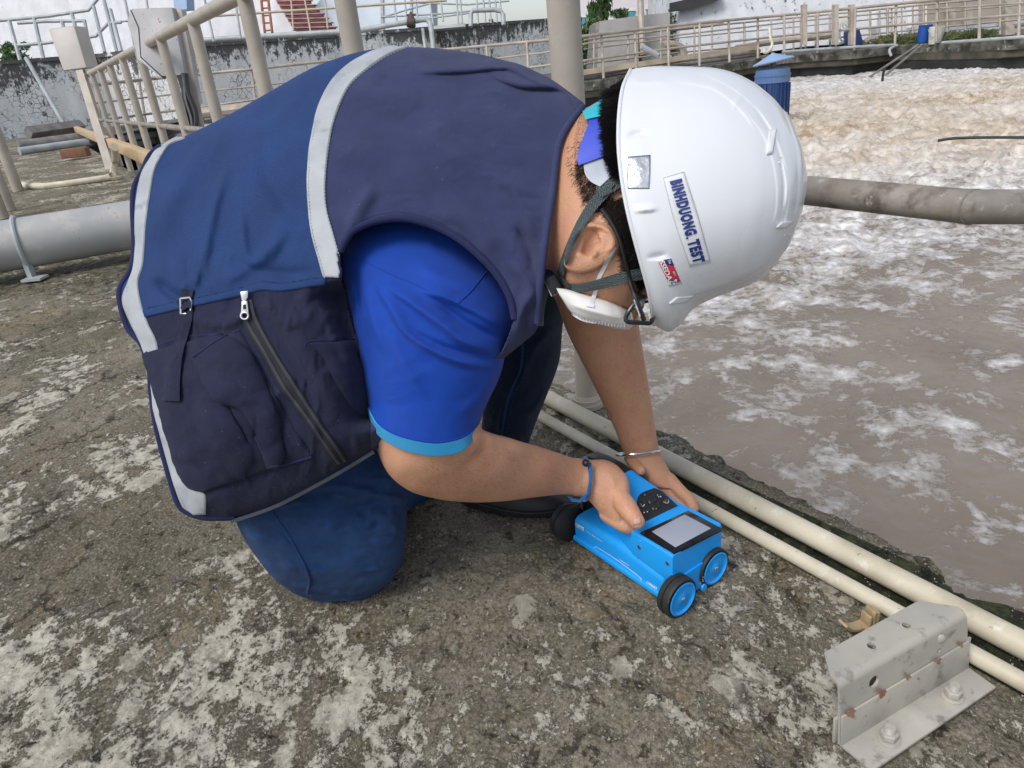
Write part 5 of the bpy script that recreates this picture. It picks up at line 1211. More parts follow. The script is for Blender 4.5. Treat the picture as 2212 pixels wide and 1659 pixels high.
# ---- body (one continuous skin) ------------------------------------------------
parts_ = []
def addsheet(st, nu, nv, **k):
    s_ = Sheet(st, nu, nv, **k); return s_
def closed(s_, mirror=False):
    o = s_.mesh('tmp', None, None, mirror=mirror); parts_.append(o); return o
hd = Sheet([([(1120, 330), (1090, 560)], .99, .98, .062, .062), ([(1165, 300), (1150, 590)], .97, .955, .064, .064), ([(1222, 258), (1192, 585)], .95, .94, .064, .064),
            ([(1255, 240), (1215, 615)], .94, .93, .068, .068), ([(1290, 220), (1240, 655)], .93, .925, .071, .071), ([(1320, 203), (1290, 672)], .925, .92, .073, .073),
            ([(1345, 195), (1338, 672)], .92, .92, .075, .075), ([(1385, 182), (1392, 650)], .92, .92, .077, .077), ([(1450, 185), (1455, 612)], .92, .92, .078, .078),
            ([(1560, 215), (1540, 575)], .92, .92, .070, .070), ([(1640, 290), (1620, 500)], .92, .92, .046, .046), ([(1668, 370), (1662, 420)], .92, .92, .012, .012)], 110, 90)
hd.fold([(1215, 585), (1262, 610), (1330, 590)], .005, 22).fold([(1262, 470), (1300, 440), (1345, 470)], -.003, 22).fold([(1300, 640), (1340, 618), (1375, 625)], .005, 20).fold([(1352, 650), (1385, 640)], -.007, 10)
hd.fold([(1205, 330), (1190, 470), (1198, 560)], -.003, 12)
closed(hd)
ear = Sheet([([(1217, 570), (1226, 584)], .862, .862, .008, .01), ([(1230, 515), (1246, 590)], .860, .860, .013, .012), ([(1258, 484), (1276, 586)], .858, .857, .015, .014), ([(1292, 480), (1303, 572)], .857, .855, .015, .014),
             ([(1319, 492), (1325, 553)], .856, .854, .013, .012), ([(1335, 520), (1336, 537)], .856, .855, .006, .008)], 70, 60, pw=.5)
ear.fold([(1224, 566), (1233, 517), (1260, 491), (1290, 487), (1315, 498), (1327, 518), (1322, 536), (1306, 541)], .0055, 6, .1, 7).fold([(1262, 552), (1276, 520), (1296, 512)], -.021, 12, .1).fold([(1240, 545), (1255, 508), (1285, 499), (1306, 508)], -.005, 5, .15).fold([(1290, 540), (1278, 556)], .006, 7, .2).fold([(1250, 560), (1262, 524), (1285, 510), (1305, 520)], .003, 4, .2)
closed(ear)
nose = Sheet([([(1322, 668), (1330, 684)], .93, .93, .010, .010), ([(1340, 655), (1350, 698)], .93, .93, .016, .016), ([(1362, 650), (1372, 690)], .93, .93, .013, .013), ([(1385, 645), (1392, 662)], .93, .93, .008, .008)], 20, 20); closed(nose)
arm = Sheet([([(800, 560), (1010, 560)], 1.01, 1.01, .05, .05), ([(782, 700), (1050, 700)], 1.0, 1.0, .065, .065), ([(790, 800), (1055, 800)], .99, .99, .068, .068), ([(799, 895), (1034, 895)], .985, .985, .069, .069), ([(812, 965), (1040, 925)], .985, .985, .069, .069),
             ([(838, 1022), (1052, 932)], .988, .988, .066, .066), ([(880, 1058), (1070, 938)], 1.0, 1.0, .060, .060), ([(940, 1077), (1095, 944)], 1.02, 1.02, .053, .053), ([(1010, 1085), (1130, 955)], 1.045, 1.045, .048, .048), ([(1085, 1083), (1168, 966)], 1.08, 1.08, .041, .041),
             ([(1160, 1074), (1208, 979)], 1.11, 1.11, .034, .034), ([(1225, 1068), (1240, 989)], 1.145, 1.145, .028, .028), ([(1250, 1070), (1262, 990)], 1.155, 1.155, .027, .027)], 150, 50, pw=1.0)
arm.fold([(1036, 925), (1046, 950), (1030, 985), (990, 1015)], -.006, 7, .3, 12).fold([(860, 1020), (900, 1040), (960, 1045)], -.0025, 22).fold([(900, 1000), (1010, 1030), (1130, 1030)], .004, 26)
closed(arm)
palm = Sheet([([(1240, 1071), (1245, 990)], 1.152, 1.152, .026, .026), ([(1266, 1077), (1277, 993)], 1.155, 1.155, .027, .027), ([(1293, 1105), (1310, 994)], 1.153, 1.153, .031, .028), ([(1318, 1130), (1342, 1014)], 1.148, 1.148, .031, .026), ([(1338, 1138), (1359, 1045)], 1.140, 1.140, .022, .02), ([(1350, 1125), (1362, 1075)], 1.135, 1.135, .010, .01)], 60, 40)
palm.fold([(1270, 1076), (1262, 1035), (1277, 998)], -.0015, 5).fold([(1327, 1079), (1333, 1100), (1350, 1125)], -.004, 5, .3)
palm.fold([(1262, 1076), (1256, 1035), (1266, 998)], -.001, 3, .2).fold([(1352, 1080), (1340, 1095), (1345, 1108)], .002, 6, .3).fold([(1300, 1010), (1322, 1035), (1330, 1060)], .0022, 7, .35)
closed(palm)
def chain(pts, rs, n=16, sub=5):
    q = crs([p if len(p) == 3 else p for p in pts], np.linspace(0, 1, sub*len(pts))); r_ = np.interp(np.linspace(0, 1, len(q)), np.linspace(0, 1, len(rs)), rs)
    # rounded ends
    T0_ = q[0]-q[1]; T0_ /= np.linalg.norm(T0_); T1_ = q[-1]-q[-2]; T1_ /= np.linalg.norm(T1_)
    pre = [q[0]+T0_*r_[0]*sin(a) for a in (pi/2*.97, pi/3, pi/6)]; post = [q[-1]+T1_*r_[-1]*sin(a) for a in (pi/6, pi/3, pi/2*.97)]
    rr_ = [r_[0]*cos(a) for a in (pi/2*.97, pi/3, pi/6)]+list(r_)+[r_[-1]*cos(a) for a in (pi/6, pi/3, pi/2*.97)]
    o = MB().tube(pre+list(q)+post, rr_, n).build('tmp', None); parts_.append(o); return o
PP = lambda *a: P(*a)
# near thumb: metacarpal, knuckle, tip
chain([PP(1300, 1040, 1.142), PP(1333, 1068, 1.130), PP(1351, 1092, 1.113), PP(1366, 1113, 1.101), PP(1376, 1126, 1.097)], [.020, .0182, .0165, .0160, .0165, .0150, .0125], 20)
# near fingers under the neck
chain([PP(1312, 1110, 1.150), PP(1345, 1132, 1.135), PP(1362, 1138, 1.140), D3(-.125, .03, .085), D3(-.13, .07, .078), D3(-.14, .098, .088)], [.014, .0125, .011, .010, .009], 16)
chain([PP(1305, 1095, 1.165), D3(-.150, .020, .090), D3(-.152, .06, .083), D3(-.158, .094, .096)], [.013, .012, .011, .009], 16)
chain([PP(1298, 1075, 1.172), D3(-.170, .022, .098), D3(-.172, .06, .094), D3(-.175, .088, .108)], [.013, .0115, .010, .009], 16)
chain([PP(1290, 1055, 1.176), D3(-.190, .026, .108), D3(-.192, .06, .104), D3(-.192, .083, .116)], [.012, .0105, .009, .008], 16)
arm2 = Sheet([([(1110, 470), (1280, 470)], 1.14, 1.14, .06, .06), ([(1160, 580), (1340, 560)], 1.14, 1.14, .055, .055), ([(1200, 650), (1372, 640)], 1.15, 1.15, .052, .052), ([(1222, 710), (1380, 700)], 1.16, 1.16, .050, .05), ([(1266, 800), (1394, 790)], 1.18, 1.18, .044, .044),
              ([(1306, 880), (1406, 860)], 1.21, 1.21, .037, .037), ([(1333, 940), (1416, 925)], 1.235, 1.235, .031, .031), ([(1346, 975), (1423, 970)], 1.25, 1.25, .028, .028)], 80, 40, pw=1)
closed(arm2)
palm2 = Sheet([([(1346, 965), (1421, 962)], 1.25, 1.25, .027, .027), ([(1349, 985), (1428, 981)], 1.25, 1.25, .027, .025), ([(1356, 1005), (1443, 1010)], 1.247, 1.247, .026, .024), ([(1385, 1030), (1458, 1038)], 1.242, 1.242, .024, .022), ([(1412, 1052), (1470, 1058)], 1.235, 1.235, .018, .018)], 40, 30)
closed(palm2)
chain([PP(1445, 1035, 1.235), PP(1468, 1060, 1.222), PP(1488, 1080, 1.213), PP(1498, 1098, 1.207)], [.0125, .0118, .0115, .0105, .0095])
chain([PP(1425, 1040, 1.240), PP(1450, 1068, 1.232), PP(1470, 1092, 1.222), PP(1480, 1112, 1.215)], [.012, .0115, .011, .010])
chain([PP(1410, 1040, 1.245), PP(1432, 1075, 1.238), PP(1448, 1100, 1.228), D3(-.11, .118, .075)], [.012, .0112, .0105, .0095])
chain([PP(1398, 1035, 1.245), PP(1415, 1075, 1.242), D3(-.15, .105, .075), D3(-.145, .09, .070)], [.0115, .0105, .010, .009])
chain([PP(1362, 990, 1.242), PP(1372, 1005, 1.222), PP(1384, 1016, 1.204)], [.0115, .010, .0088])
# torso and shoulders hidden in the clothes
chain([PP(1185, 430, .975), PP(1110, 430, 1.03), PP(1000, 420, 1.09), PP(860, 430, 1.12), PP(700, 500, 1.14)], [.062, .068, .085, .09, .085], 24)
chain([PP(900, 600, 1.01), PP(960, 500, 1.05), PP(1040, 420, 1.11), PP(1120, 440, 1.15), PP(1190, 500, 1.15)], [.052, .055, .06, .058, .055], 18)
# legs hidden in the jeans
chain([PP(700, 500, 1.14), PP(600, 700, 1.13), PP(690, 1000, 1.13), PP(740, 1200, 1.165)], [.08, .075, .065, .038], 18); chain([PP(740, 1200, 1.18), PP(800, 1080, 1.32), PP(850, 1050, 1.40)], [.035, .033, .028], 14)
chain([PP(620, 680, 1.20), PP(900, 620, 1.30), PP(1120, 690, 1.36), PP(1120, 780, 1.385), PP(1090, 960, 1.42), PP(1080, 1050, 1.445)], [.08, .06, .040, .036, .030, .026], 18)
bpy.context.view_layer.update()
V = []; F = []
for o in parts_:
    off = len(V); V += [tuple(v.co) for v in o.data.vertices]; F += [tuple(i+off for i in p.vertices) for p in o.data.polygons]
    me = o.data; bpy.data.objects.remove(o); bpy.data.meshes.remove(me)
tmp = mk('person', V, F, M['skin'])
bm = bmesh.new(); bm.from_mesh(tmp.data); bmesh.ops.recalc_face_normals(bm, faces=bm.faces); bm.to_mesh(tmp.data); bm.free()
md = tmp.modifiers.new('r', 'REMESH'); md.mode = 'VOXEL'; md.voxel_size = .0023; md.use_smooth_shade = True
md = tmp.modifiers.new('s', 'SMOOTH'); md.factor = .5; md.iterations = 2
dg = bpy.context.evaluated_depsgraph_get(); me = bpy.data.meshes.new_from_object(tmp.evaluated_get(dg)); old = tmp.data; tmp.modifiers.clear(); tmp.data = me
me.materials.clear(); me.materials.append(M['skin']); me.polygons.foreach_set('use_smooth', [True]*len(me.polygons))
person = tmp; person.name = 'person'
tag(person, 'person in white hard hat and navy vest kneeling with both hands on a blue scanner', 'person')
co = np.empty(len(me.vertices)*3); me.vertices.foreach_get('co', co); co = co.reshape(-1, 3); vx_, vy_, vd_ = pix(co)
def inpoly(x, y, poly):
    r_ = np.zeros(np.shape(x), bool); n_ = len(poly)
    for i in range(n_):
        x1, y1 = poly[i]; x2, y2 = poly[(i+1) % n_]
        c_ = ((y1 > y) != (y2 > y)) & (x < (x2-x1)*(y-y1)/(y2-y1+1e-9)+x1); r_ ^= c_
    return r_
stub = np.zeros(len(co)); stub[inpoly(vx_, vy_, [(1255, 235), (1345, 190), (1360, 470), (1395, 600), (1385, 640), (1345, 600), (1338, 520), (1310, 470), (1290, 445), (1262, 420), (1243, 380), (1240, 300)])] = .62
stub[vd_ > 1.0] = 0
at = me.attributes.new('stubble', 'FLOAT', 'POINT'); at.data.foreach_set('value', stub)
skb = bvh_of(person)
def pc(o): o.parent = person; return o

# ---- jeans --------------------------------------------------------------------
jn = Sheet([([(470, 780), (700, 760)], 1.14, 1.14, .10, .10), ([(490, 950), (860, 860)], 1.13, 1.13, .10, .10), ([(503, 1100), (880, 1000)], 1.13, 1.13, .098, .09), ([(519, 1148), (879, 1085)], 1.14, 1.14, .095, .09), ([(557, 1208), (874, 1165)], 1.155, 1.155, .088, .08),
            ([(604, 1260), (858, 1235)], 1.175, 1.175, .07, .07), ([(648, 1288), (825, 1272)], 1.19, 1.19, .045, .05), ([(690, 1301), (785, 1297)], 1.2, 1.2, .015, .02)], 150, 90, pw=.8)
jn.fold([(520, 1140), (560, 1165), (640, 1180)], .006, 10, .3).fold([(590, 1185), (640, 1235), (735, 1262)], .0055, 9, .3, 18).fold([(610, 1262), (665, 1270), (760, 1292)], .006, 7, .3).fold([(603, 1150), (640, 1200), (668, 1255), (650, 1285)], .003, 4, .1).fold([(800, 1100), (850, 1140), (872, 1150)], .004, 10).fold([(600, 1120), (700, 1135), (800, 1100)], .004, 14)
jn.fold([(520, 1120), (570, 1130), (650, 1110)], .004, 7, .3, 12).fold([(690, 1080), (720, 1160), (700, 1240)], .003, 16, .4).fold([(840, 1010), (846, 1090), (862, 1180)], .004, 8, .3).fold([(800, 1020), (812, 1110), (800, 1200)], -.003, 10, .4).fold([(560, 1215), (610, 1228), (690, 1215)], .003, 8, .3).fold([(690, 1285), (760, 1288), (820, 1262)], .0035, 6, .3)
jn.crumple(.008, 90, 38, 6).crumple(.0035, 44, 24, 12).noise(.0035, 26, 5, 6)
jeans = pc(jn.mesh('jeans', M['denim'])); jb_ = bvh_of(jeans)
o = ribbon('side_seam', [(588, 1105), (625, 1160), (655, 1215), (672, 1255), (655, 1290)], 3, M['denim'], None, jb_, .0012, .0015, 60, 3) if False else ribbon('side_seam', [(588, 1105), (625, 1160), (655, 1215), (668, 1250), (664, 1280)], 3.2, M['denim'], None, None, 0, .001, 50, 3) if False else None
def seam(name, path, b_, r_, mat, par, off=.0006, dash=None):
    q = crs(path, np.linspace(0, 1, max(12, int(len(path)*14)))); ds = depths(b_, q[:, 0], q[:, 1]); ds = np.convolve(np.pad(ds, 2, 'edge'), np.ones(5)/5, 'valid')
    pts = [P(x, y, d-off) for (x, y), d in zip(q, ds)]; mb = MB()
    if dash:
        for i in range(0, len(pts)-1, 2): mb.tube([pts[i], pts[i+1]], r_, 5)
    else: mb.tube(pts, r_, 8)
    o = mb.build(name, mat, None, smooth=True); o.parent = par
    if dash: o['kind'] = 'stuff'
    return o
seam('side_seam', [(588, 1105), (625, 1160), (655, 1215), (668, 1250), (664, 1282)], jb_, .0022, M['denim'], jeans)
shin = MB().tube(crs([PP(735, 1235, 1.2), PP(800, 1120, 1.32), PP(860, 1060, 1.43), PP(915, 1050, 1.49)], np.linspace(0, 1, 16)), np.linspace(.05, .042, 16), 20).build('jeans_shin', M['denim'], None, smooth=True); shin.parent = person
jf = Sheet([([(900, 560), (1235, 560)], 1.32, 1.32, .06, .07), ([(1010, 650), (1228, 640)], 1.33, 1.33, .065, .07), ([(1060, 730), (1216, 700)], 1.35, 1.35, .062, .06), ([(1052, 800), (1208, 780)], 1.37, 1.37, .056, .05), ([(1045, 870), (1183, 850)], 1.39, 1.39, .05, .05),
            ([(1040, 930), (1158, 912)], 1.41, 1.41, .046, .046), ([(1034, 985), (1140, 965)], 1.42, 1.42, .043, .043), ([(1022, 1070), (1130, 1068)], 1.44, 1.44, .042, .042)], 110, 60)
jf.crumple(.004, 40, 60, 5).fold([(1205, 700), (1150, 760), (1120, 850)], .005, 10).fold([(1115, 700), (1130, 800), (1090, 870), (1075, 955)], .003, 5, .1).fold([(1130, 900), (1160, 880), (1185, 830)], .004, 9).noise(.003, 20, 9, 5)
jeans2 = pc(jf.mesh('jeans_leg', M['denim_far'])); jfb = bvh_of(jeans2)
seam('leg_seam', [(1128, 700), (1126, 790), (1098, 860), (1080, 955)], jfb, .0022, M['denim'], jeans2); seam('leg_seam', [(1140, 700), (1137, 790), (1109, 862), (1090, 955)], jfb, .0008, M['denim'], jeans2, dash=True)

sb_ = MB().tube(crs([PP(1080, 430, 1.05), PP(860, 430, 1.12), PP(720, 490, 1.14), PP(600, 580, 1.16), PP(540, 620, 1.17)], np.linspace(0, 1, 24)), [.085+.045*sin(pi*min(1, t*1.3)*.5) for t in np.linspace(0, 1, 24)], 30).build('shirt_body', M['shirt'], None, smooth=True); sb_.parent = person
hp_ = MB().tube(crs([PP(590, 600, 1.17), PP(520, 700, 1.17), PP(520, 800, 1.15), PP(590, 950, 1.14)], np.linspace(0, 1, 20)), [.09]*3+[.10]*14+[.09]*3, 28).build('jeans_seat', M['denim'], None, smooth=True); hp_.parent = person

# ---- shoes --------------------------------------------------------------------
def shoe(xs3, d0, lab=None):
    s_ = Sheet([([(x, yt), (x+2, yb)], d, d, t, t) for x, yt, yb, d, t in xs3], 60, 40, pw=.6); o = s_.mesh('shoe', M['shoe']); o.parent = person; return o, s_
sh, ss = shoe([(985, 1062, 1092, 1.47, .02), (1005, 1045, 1106, 1.46, .035), (1060, 1030, 1118, 1.43, .043), (1120, 1045, 1127, 1.41, .046), (1180, 1062, 1126, 1.40, .045), (1232, 1078, 1116, 1.40, .034), (1258, 1092, 1106, 1.40, .012)], 1.4)
shb = bvh_of(sh)
o = ribbon('sole', [(1003, 1090), (1060, 1106), (1127, 1119), (1190, 1117), (1235, 1107), (1254, 1096)], [14, 20, 20, 20, 20, 12], M['shoe'], None, shb, .004, .004, 50, 4); o.parent = sh
seam('sole_welt', [(1003, 1081), (1060, 1096), (1127, 1108), (1190, 1106), (1238, 1095), (1254, 1088)], shb, .0022, M['rubber'], sh, .005)
for i in range(13):
    x = 1040+16*i; y = np.interp(x, [1003, 1060, 1127, 1190, 1254], [1096, 1111, 1123, 1121, 1103]); seam('sole_tread', [(x-5, y-7), (x+4, y+4)], shb, .0018, M['rubber'], sh, .005)
sh2, _ = shoe([(880, 1040, 1075, 1.52, .02), (905, 1040, 1090, 1.50, .035), (960, 1050, 1097, 1.49, .035), (1000, 1068, 1094, 1.485, .02), (1010, 1078, 1088, 1.485, .008)], 1.5)

# ---- vest ---------------------------------------------------------------------
HEM = [(396, 298), (343, 315), (319, 337), (305, 368), (287, 403), (283, 448), (286, 525), (280, 580), (256, 622), (257, 661), (273, 710), (302, 744), (319, 798), (323, 848), (336, 931), (361, 1026), (381, 1088), (406, 1113), (448, 1124), (506, 1121)]
vs = [(HEM, 1.12, 1.02, .085, .12),
      ([(440, 277), (375, 400), (350, 520), (345, 640), (372, 780), (390, 930), (440, 1060), (560, 1103)], 1.11, 1.015, .105, .13),
      ([(500, 247), (450, 400), (440, 560), (450, 720), (480, 900), (610, 1082)], 1.10, 1.01, .115, .14),
      ([(590, 196), (550, 400), (545, 600), (565, 800), (680, 1047)], 1.09, 1.00, .125, .15),
      ([(690, 142), (660, 350), (655, 600), (680, 800), (745, 1010)], 1.08, .995, .128, .15),
      ([(800, 109), (770, 330), (765, 600), (780, 800), (815, 965)], 1.07, .99, .126, .15),
      ([(900, 104), (880, 320), (875, 560), (890, 760), (890, 910)], 1.06, .99, .122, .15),
      ([(1000, 113), (990, 330), (990, 560), (1000, 740), (985, 860)], 1.05, .985, .115, .15),
      ([(1080, 130), (1085, 340), (1085, 560), (1080, 700), (1065, 790)], 1.03, .98, .106, .14),
      ([(1150, 153), (1150, 340), (1140, 520), (1135, 650), (1130, 738)], 1.01, .96, .095, .13),
      ([(1215, 190), (1188, 340), (1172, 500), (1160, 620), (1155, 715)], .985, .945, .085, .12),
      ([(1262, 226), (1213, 300), (1196, 410), (1180, 520), (1168, 620), (1163, 700)], .965, .935, .078, .11)]
vest_s = Sheet(vs, 330, 300, pw=.75)
vf = lambda pl, amp, w, taper=.25, w2=None: vest_s.fold(pl, amp*(1.7 if abs(amp) < .02 else 1), w, taper, w2)
vf([(500, 350), (483, 382), (462, 441), (445, 525), (432, 600), (424, 640)], .007, 9, .3, 16); vf([(436, 480), (425, 575), (418, 640)], .005, 8, .3)
vf([(500, 262), (430, 330), (352, 450), (325, 560)], .009, 22, .3, 34); vf([(560, 300), (590, 400), (668, 500)], -.004, 22, .4)
vf([(640, 470), (560, 560), (440, 630)], .005, 16, .4); vf([(520, 430), (528, 540), (560, 600)], .004, 12, .4); vf([(330, 600), (380, 640), (425, 650)], -.006, 12, .3)
vf([(877, 156), (1000, 152), (1093, 146), (1150, 172), (1215, 196)], .007, 6, .25, 22); vf([(1050, 158), (1124, 184), (1205, 190), (1236, 217), (1252, 262)], .008, 5, .25, 18); vf([(1150, 150), (1210, 186), (1245, 225)], -.006, 7, .3)
vf([(1080, 380), (1123, 434), (1160, 525)], .005, 9, .3, 18); vf([(1110, 480), (1145, 545), (1150, 600)], -.006, 10, .3); vf([(1100, 560), (1140, 610), (1150, 680)], .006, 10, .3)
vf([(815, 390), (775, 450), (752, 510)], .006, 12, .3, 20); vf([(1150, 620), (1120, 690), (1118, 740)], .006, 10, .3); vf([(930, 440), (1020, 490), (1090, 570)], .006, 22, .3)
vf([(700, 300), (760, 330), (860, 340)], .004, 30, .4); vf([(900, 250), (960, 330), (1060, 350)], .0045, 34, .4); vf([(780, 240), (860, 260), (960, 240)], -.003, 30, .4)
vf([(470, 560), (600, 590), (705, 585)], -.003, 12, .3); vf([(620, 640), (660, 760), (740, 900)], .006, 20, .3); vf([(690, 660), (740, 760), (780, 830)], .006, 12, .3); vf([(400, 680), (480, 700), (560, 660)], .005, 12, .3)
vf([(560, 640), (620, 700), (650, 690)], .004, 10, .3); vf([(460, 860), (520, 960), (560, 1000)], .005, 20, .3)
vf([(728, 600), (752, 700), (790, 820), (815, 930)], -.06, 42, .12)
vest_s.noise(.0035, 9, 3, 5)
vest_s.crumple(.0042, 70, 130, 3, lambda x, y: np.clip((y-430)/200, .15, 1)*np.clip((x-300)/60, 0, 1))
vest_s.crumple(.0026, 150, 60, 8, lambda x, y: np.clip((x-700)/100, 0, 1))
vest_s.crumple(.0022, 30, 60, 15, lambda x, y: np.clip((y-600)/80, 0, 1))
arc_hole = [(735, 545), (742, 528), (762, 500), (800, 482), (845, 473), (890, 475), (940, 490), (985, 513), (1030, 548), (1070, 590), (1100, 640), (1112, 690)]
hole = arc_hole+[(1085, 760), (1000, 830), (900, 850), (800, 800), (760, 700), (738, 600)]
Vv = vest_s.verts(False, True); nu_, nv2 = Vv.shape[:2]; Vf = Vv.reshape(-1, 3); Fv = grid_faces(nu_, nv2)
fxy = np.array([[ (i % nv2), (i//nv2)] for i in range(0)])
xx, yy2, _ = pix(Vf); near = (np.arange(len(Vf)) % nv2) < vest_s.nv-1
Fa = np.array(Fv); cx_ = xx[Fa].mean(1); cy_ = yy2[Fa].mean(1); nearf = near[Fa].all(1)
cut = inpoly(cx_, cy_, hole) & nearf
SEAM = [(250, 672), (310, 672), (381, 656), (423, 648), (485, 634), (523, 625), (568, 611), (610, 615), (705, 602), (760, 596)]
sy = np.interp(cx_, [a for a, _ in SEAM], [b_ for _, b_ in SEAM])
TL = [(835, 103), (803, 115), (758, 139), (717, 178), (690, 230), (675, 290), (667, 350), (665, 413), (673, 500), (690, 565), (700, 600)]
TR = [(884, 104), (850, 115), (806, 142), (758, 183), (730, 240), (714, 300), (704, 385), (706, 448), (722, 508), (739, 570), (746, 600)]
tx = np.interp(cy_, [b_ for _, b_ in TL[::1]], [(a+c)/2 for (a, _), (c, _) in zip(TL, TR)])
tx = np.where(cy_ < 103, 860, tx)
mesh_f = (cx_ < tx) & (cy_ < sy) & ~cut
low_f = (cy_ >= sy-0) & (cx_ < 800) & ~cut & ~mesh_f
rest = ~cut & ~mesh_f & ~low_f
def submesh(name, mask, mat, thick=.0025):
    fs = Fa[mask]; u_, inv = np.unique(fs, return_inverse=True); o = mk(name, Vf[u_], inv.reshape(fs.shape), mat)
    uv = o.data.uv_layers.new(name='UVMap'); vi = np.empty(len(o.data.loops), int); o.data.loops.foreach_get('vertex_index', vi)
    G3 = Vv; du = np.concatenate([[0], np.cumsum(np.linalg.norm(np.diff(G3, axis=0), axis=2).mean(1))]); dv_ = np.concatenate([[0], np.cumsum(np.linalg.norm(np.diff(G3, axis=1), axis=2).mean(0))])
    c_ = np.column_stack([du[u_//nv2], dv_[u_ % nv2]]); uv.data.foreach_set('uv', c_[vi].ravel())
    bm = bmesh.new(); bm.from_mesh(o.data); bmesh.ops.smooth_vert(bm, verts=[v for v in bm.verts if v.is_boundary], factor=.5, use_axis_x=True, use_axis_y=True, use_axis_z=True) if name != 'vest' or True else 0; bm.to_mesh(o.data); bm.free()
    md = o.modifiers.new('thick', 'SOLIDIFY'); md.thickness = thick; md.offset = 0; return o
vfull = mk('tmpvest', Vf, Fa[~cut], None); vb = bvh_of(vfull); bpy.data.objects.remove(vfull)
vest = submesh('vest', rest, M['navy']); vest.parent = person
o = submesh('mesh_panel', mesh_f, M['mesh']); o.parent = vest
o = submesh('lower_panel', low_f, M['navy_low']); o.parent = vest
def vp(o): o.parent = vest; return o
# seam band between mesh and lower panel
up = [(x, y-1) for x, y in SEAM[1:-1]]; dn = [(314, 686), (385, 670), (427, 661), (487, 648), (525, 640), (570, 628), (612, 630), (704, 614)]
vp(patch('seam_band', up, dn, vb, .0028, M['mesh'], None, 60, 5, .0008, .003, wob=.0008))
# reflective tapes
vp(patch('reflective_tape', TL, TR, vb, .0034, M['tape'], None, 130, 14, 0, .003, wob=.0006))
seam('tape_edge', [(a+1.5, b_) for a, b_ in TL], vb, .0006, M['tape'], vest, .0044, dash=True); seam('tape_edge', [(a-1.5, b_) for a, b_ in TR], vb, .0006, M['tape'], vest, .0044, dash=True)
HL = [(386, 298), (343, 322), (326, 345), (308, 378), (298, 427), (295, 478), (296, 525), (294, 560), (288, 592), (268, 645), (282, 692), (306, 740), (320, 800), (327, 850), (341, 905), (369, 1010), (386, 1068), (400, 1098), (418, 1110)]
HR = [(402, 300), (368, 315), (350, 340), (336, 368), (326, 420), (317, 483), (314, 530), (310, 575), (300, 611), (307, 656), (322, 700), (341, 742), (346, 800), (345, 850), (355, 905), (388, 1000), (411, 1051), (444, 1066), (446, 1107)]
vp(patch('reflective_tape', HL, HR, vb, .0036, M['tape'], None, 160, 10, 0, .003, wob=.0006))
seam('tape_edge', [(a+1.2, b_) for a, b_ in HL[1:]], vb, .0006, M['tape'], vest, .0044, dash=True)
# bindings: hem, front edge, armhole, collar
def edge_tube(name, path, dpts, r_, mat, par=vest):
    q = crs(path, np.linspace(0, 1, 90)); ds = depths(vb, q[:, 0], q[:, 1]); ds = np.convolve(np.pad(ds, 4, 'edge'), np.ones(9)/9, 'valid')
    o = MB().tube([P(x, y, d-.001) for (x, y), d in zip(q, ds)], r_, 10).build(name, mat, None, smooth=True); o.parent = par; return o
edge_tube('hem_binding', [(x+4, y) for x, y in HEM[1:-3]]+[(408, 1108), (448, 1117), (506, 1116)], None, .0042, M['binding'])
edge_tube('front_binding', [(448, 1118), (506, 1116), (590, 1088), (672, 1047), (745, 1006), (812, 963), (850, 938)], None, .0045, M['binding'])
q = crs(arc_hole, np.linspace(0, 1, 60)); ds = depths(vb, q[:, 0], q[:, 1]-6); ds = np.convolve(np.pad(ds, 4, 'edge'), np.ones(9)/9, 'valid')
o = MB().tube([P(x, y-1, d-.0015) for (x, y), d in zip(q, ds)], .0048, 12).build('armhole_binding', M['binding'], None, smooth=True); vp(o)
seam('armhole_stitch', [(x, y-13) for x, y in arc_hole[2:]], vb, .0010, M['binding'], vest, .0008, dash=True)
q = crs([(1259, 229), (1211, 302), (1194, 410), (1178, 520), (1166, 620), (1161, 698)], np.linspace(0, 1, 50)); ds = depths(vb, q[:, 0]-3, q[:, 1]); ds = np.convolve(np.pad(ds, 3, 'edge'), np.ones(7)/7, 'valid')
o = MB().tube([P(x, y, d-.001) for (x, y), d in zip(q, ds)], .0045, 10).build('collar_binding', M['navy'], None, smooth=True); vp(o)
# front zip teeth along the lower edge
def teeth(name, path, step_px, sz, mat, off=.002, par=vest, b_=None, dflt=None, dy=0):
    L = np.array(path, float); tot = np.hypot(*np.diff(L, axis=0).T).sum(); n_ = int(tot/step_px); q = crs(L, np.linspace(0, 1, n_)); ds = depths(b_ or vb, q[:, 0], q[:, 1]+dy, dflt); ds = np.convolve(np.pad(ds, 3, 'edge'), np.ones(7)/7, 'valid')
    pts = np.array([P(x, y, d-off) for (x, y), d in zip(q, ds)]); T = np.gradient(pts, axis=0); mb = MB()
    for p_, t_ in zip(pts, T):
        t_ = t_/np.linalg.norm(t_); k_ = ray(*[float(v) for v in pix(p_)[:2]]); k_ /= np.linalg.norm(k_); s_ = np.cross(t_, k_); s_ /= np.linalg.norm(s_); mb.box(p_, sz*.35, sz, sz*.7, [t_, s_, np.cross(t_, s_)])
    o = mb.build(name, mat, None); o.parent = par; o['kind'] = 'stuff'; return o
M['zipteeth'] = simple('grey_zip_teeth', (.055, .06, .075), .5); M['zipdark'] = simple('black_zip_tape', (.006, .006, .012), .8)
teeth('zip_teeth', [(500, 1127), (590, 1096), (672, 1055), (745, 1014), (806, 977)], 4.2, .0024, M['zipteeth'], .0, dy=-14)
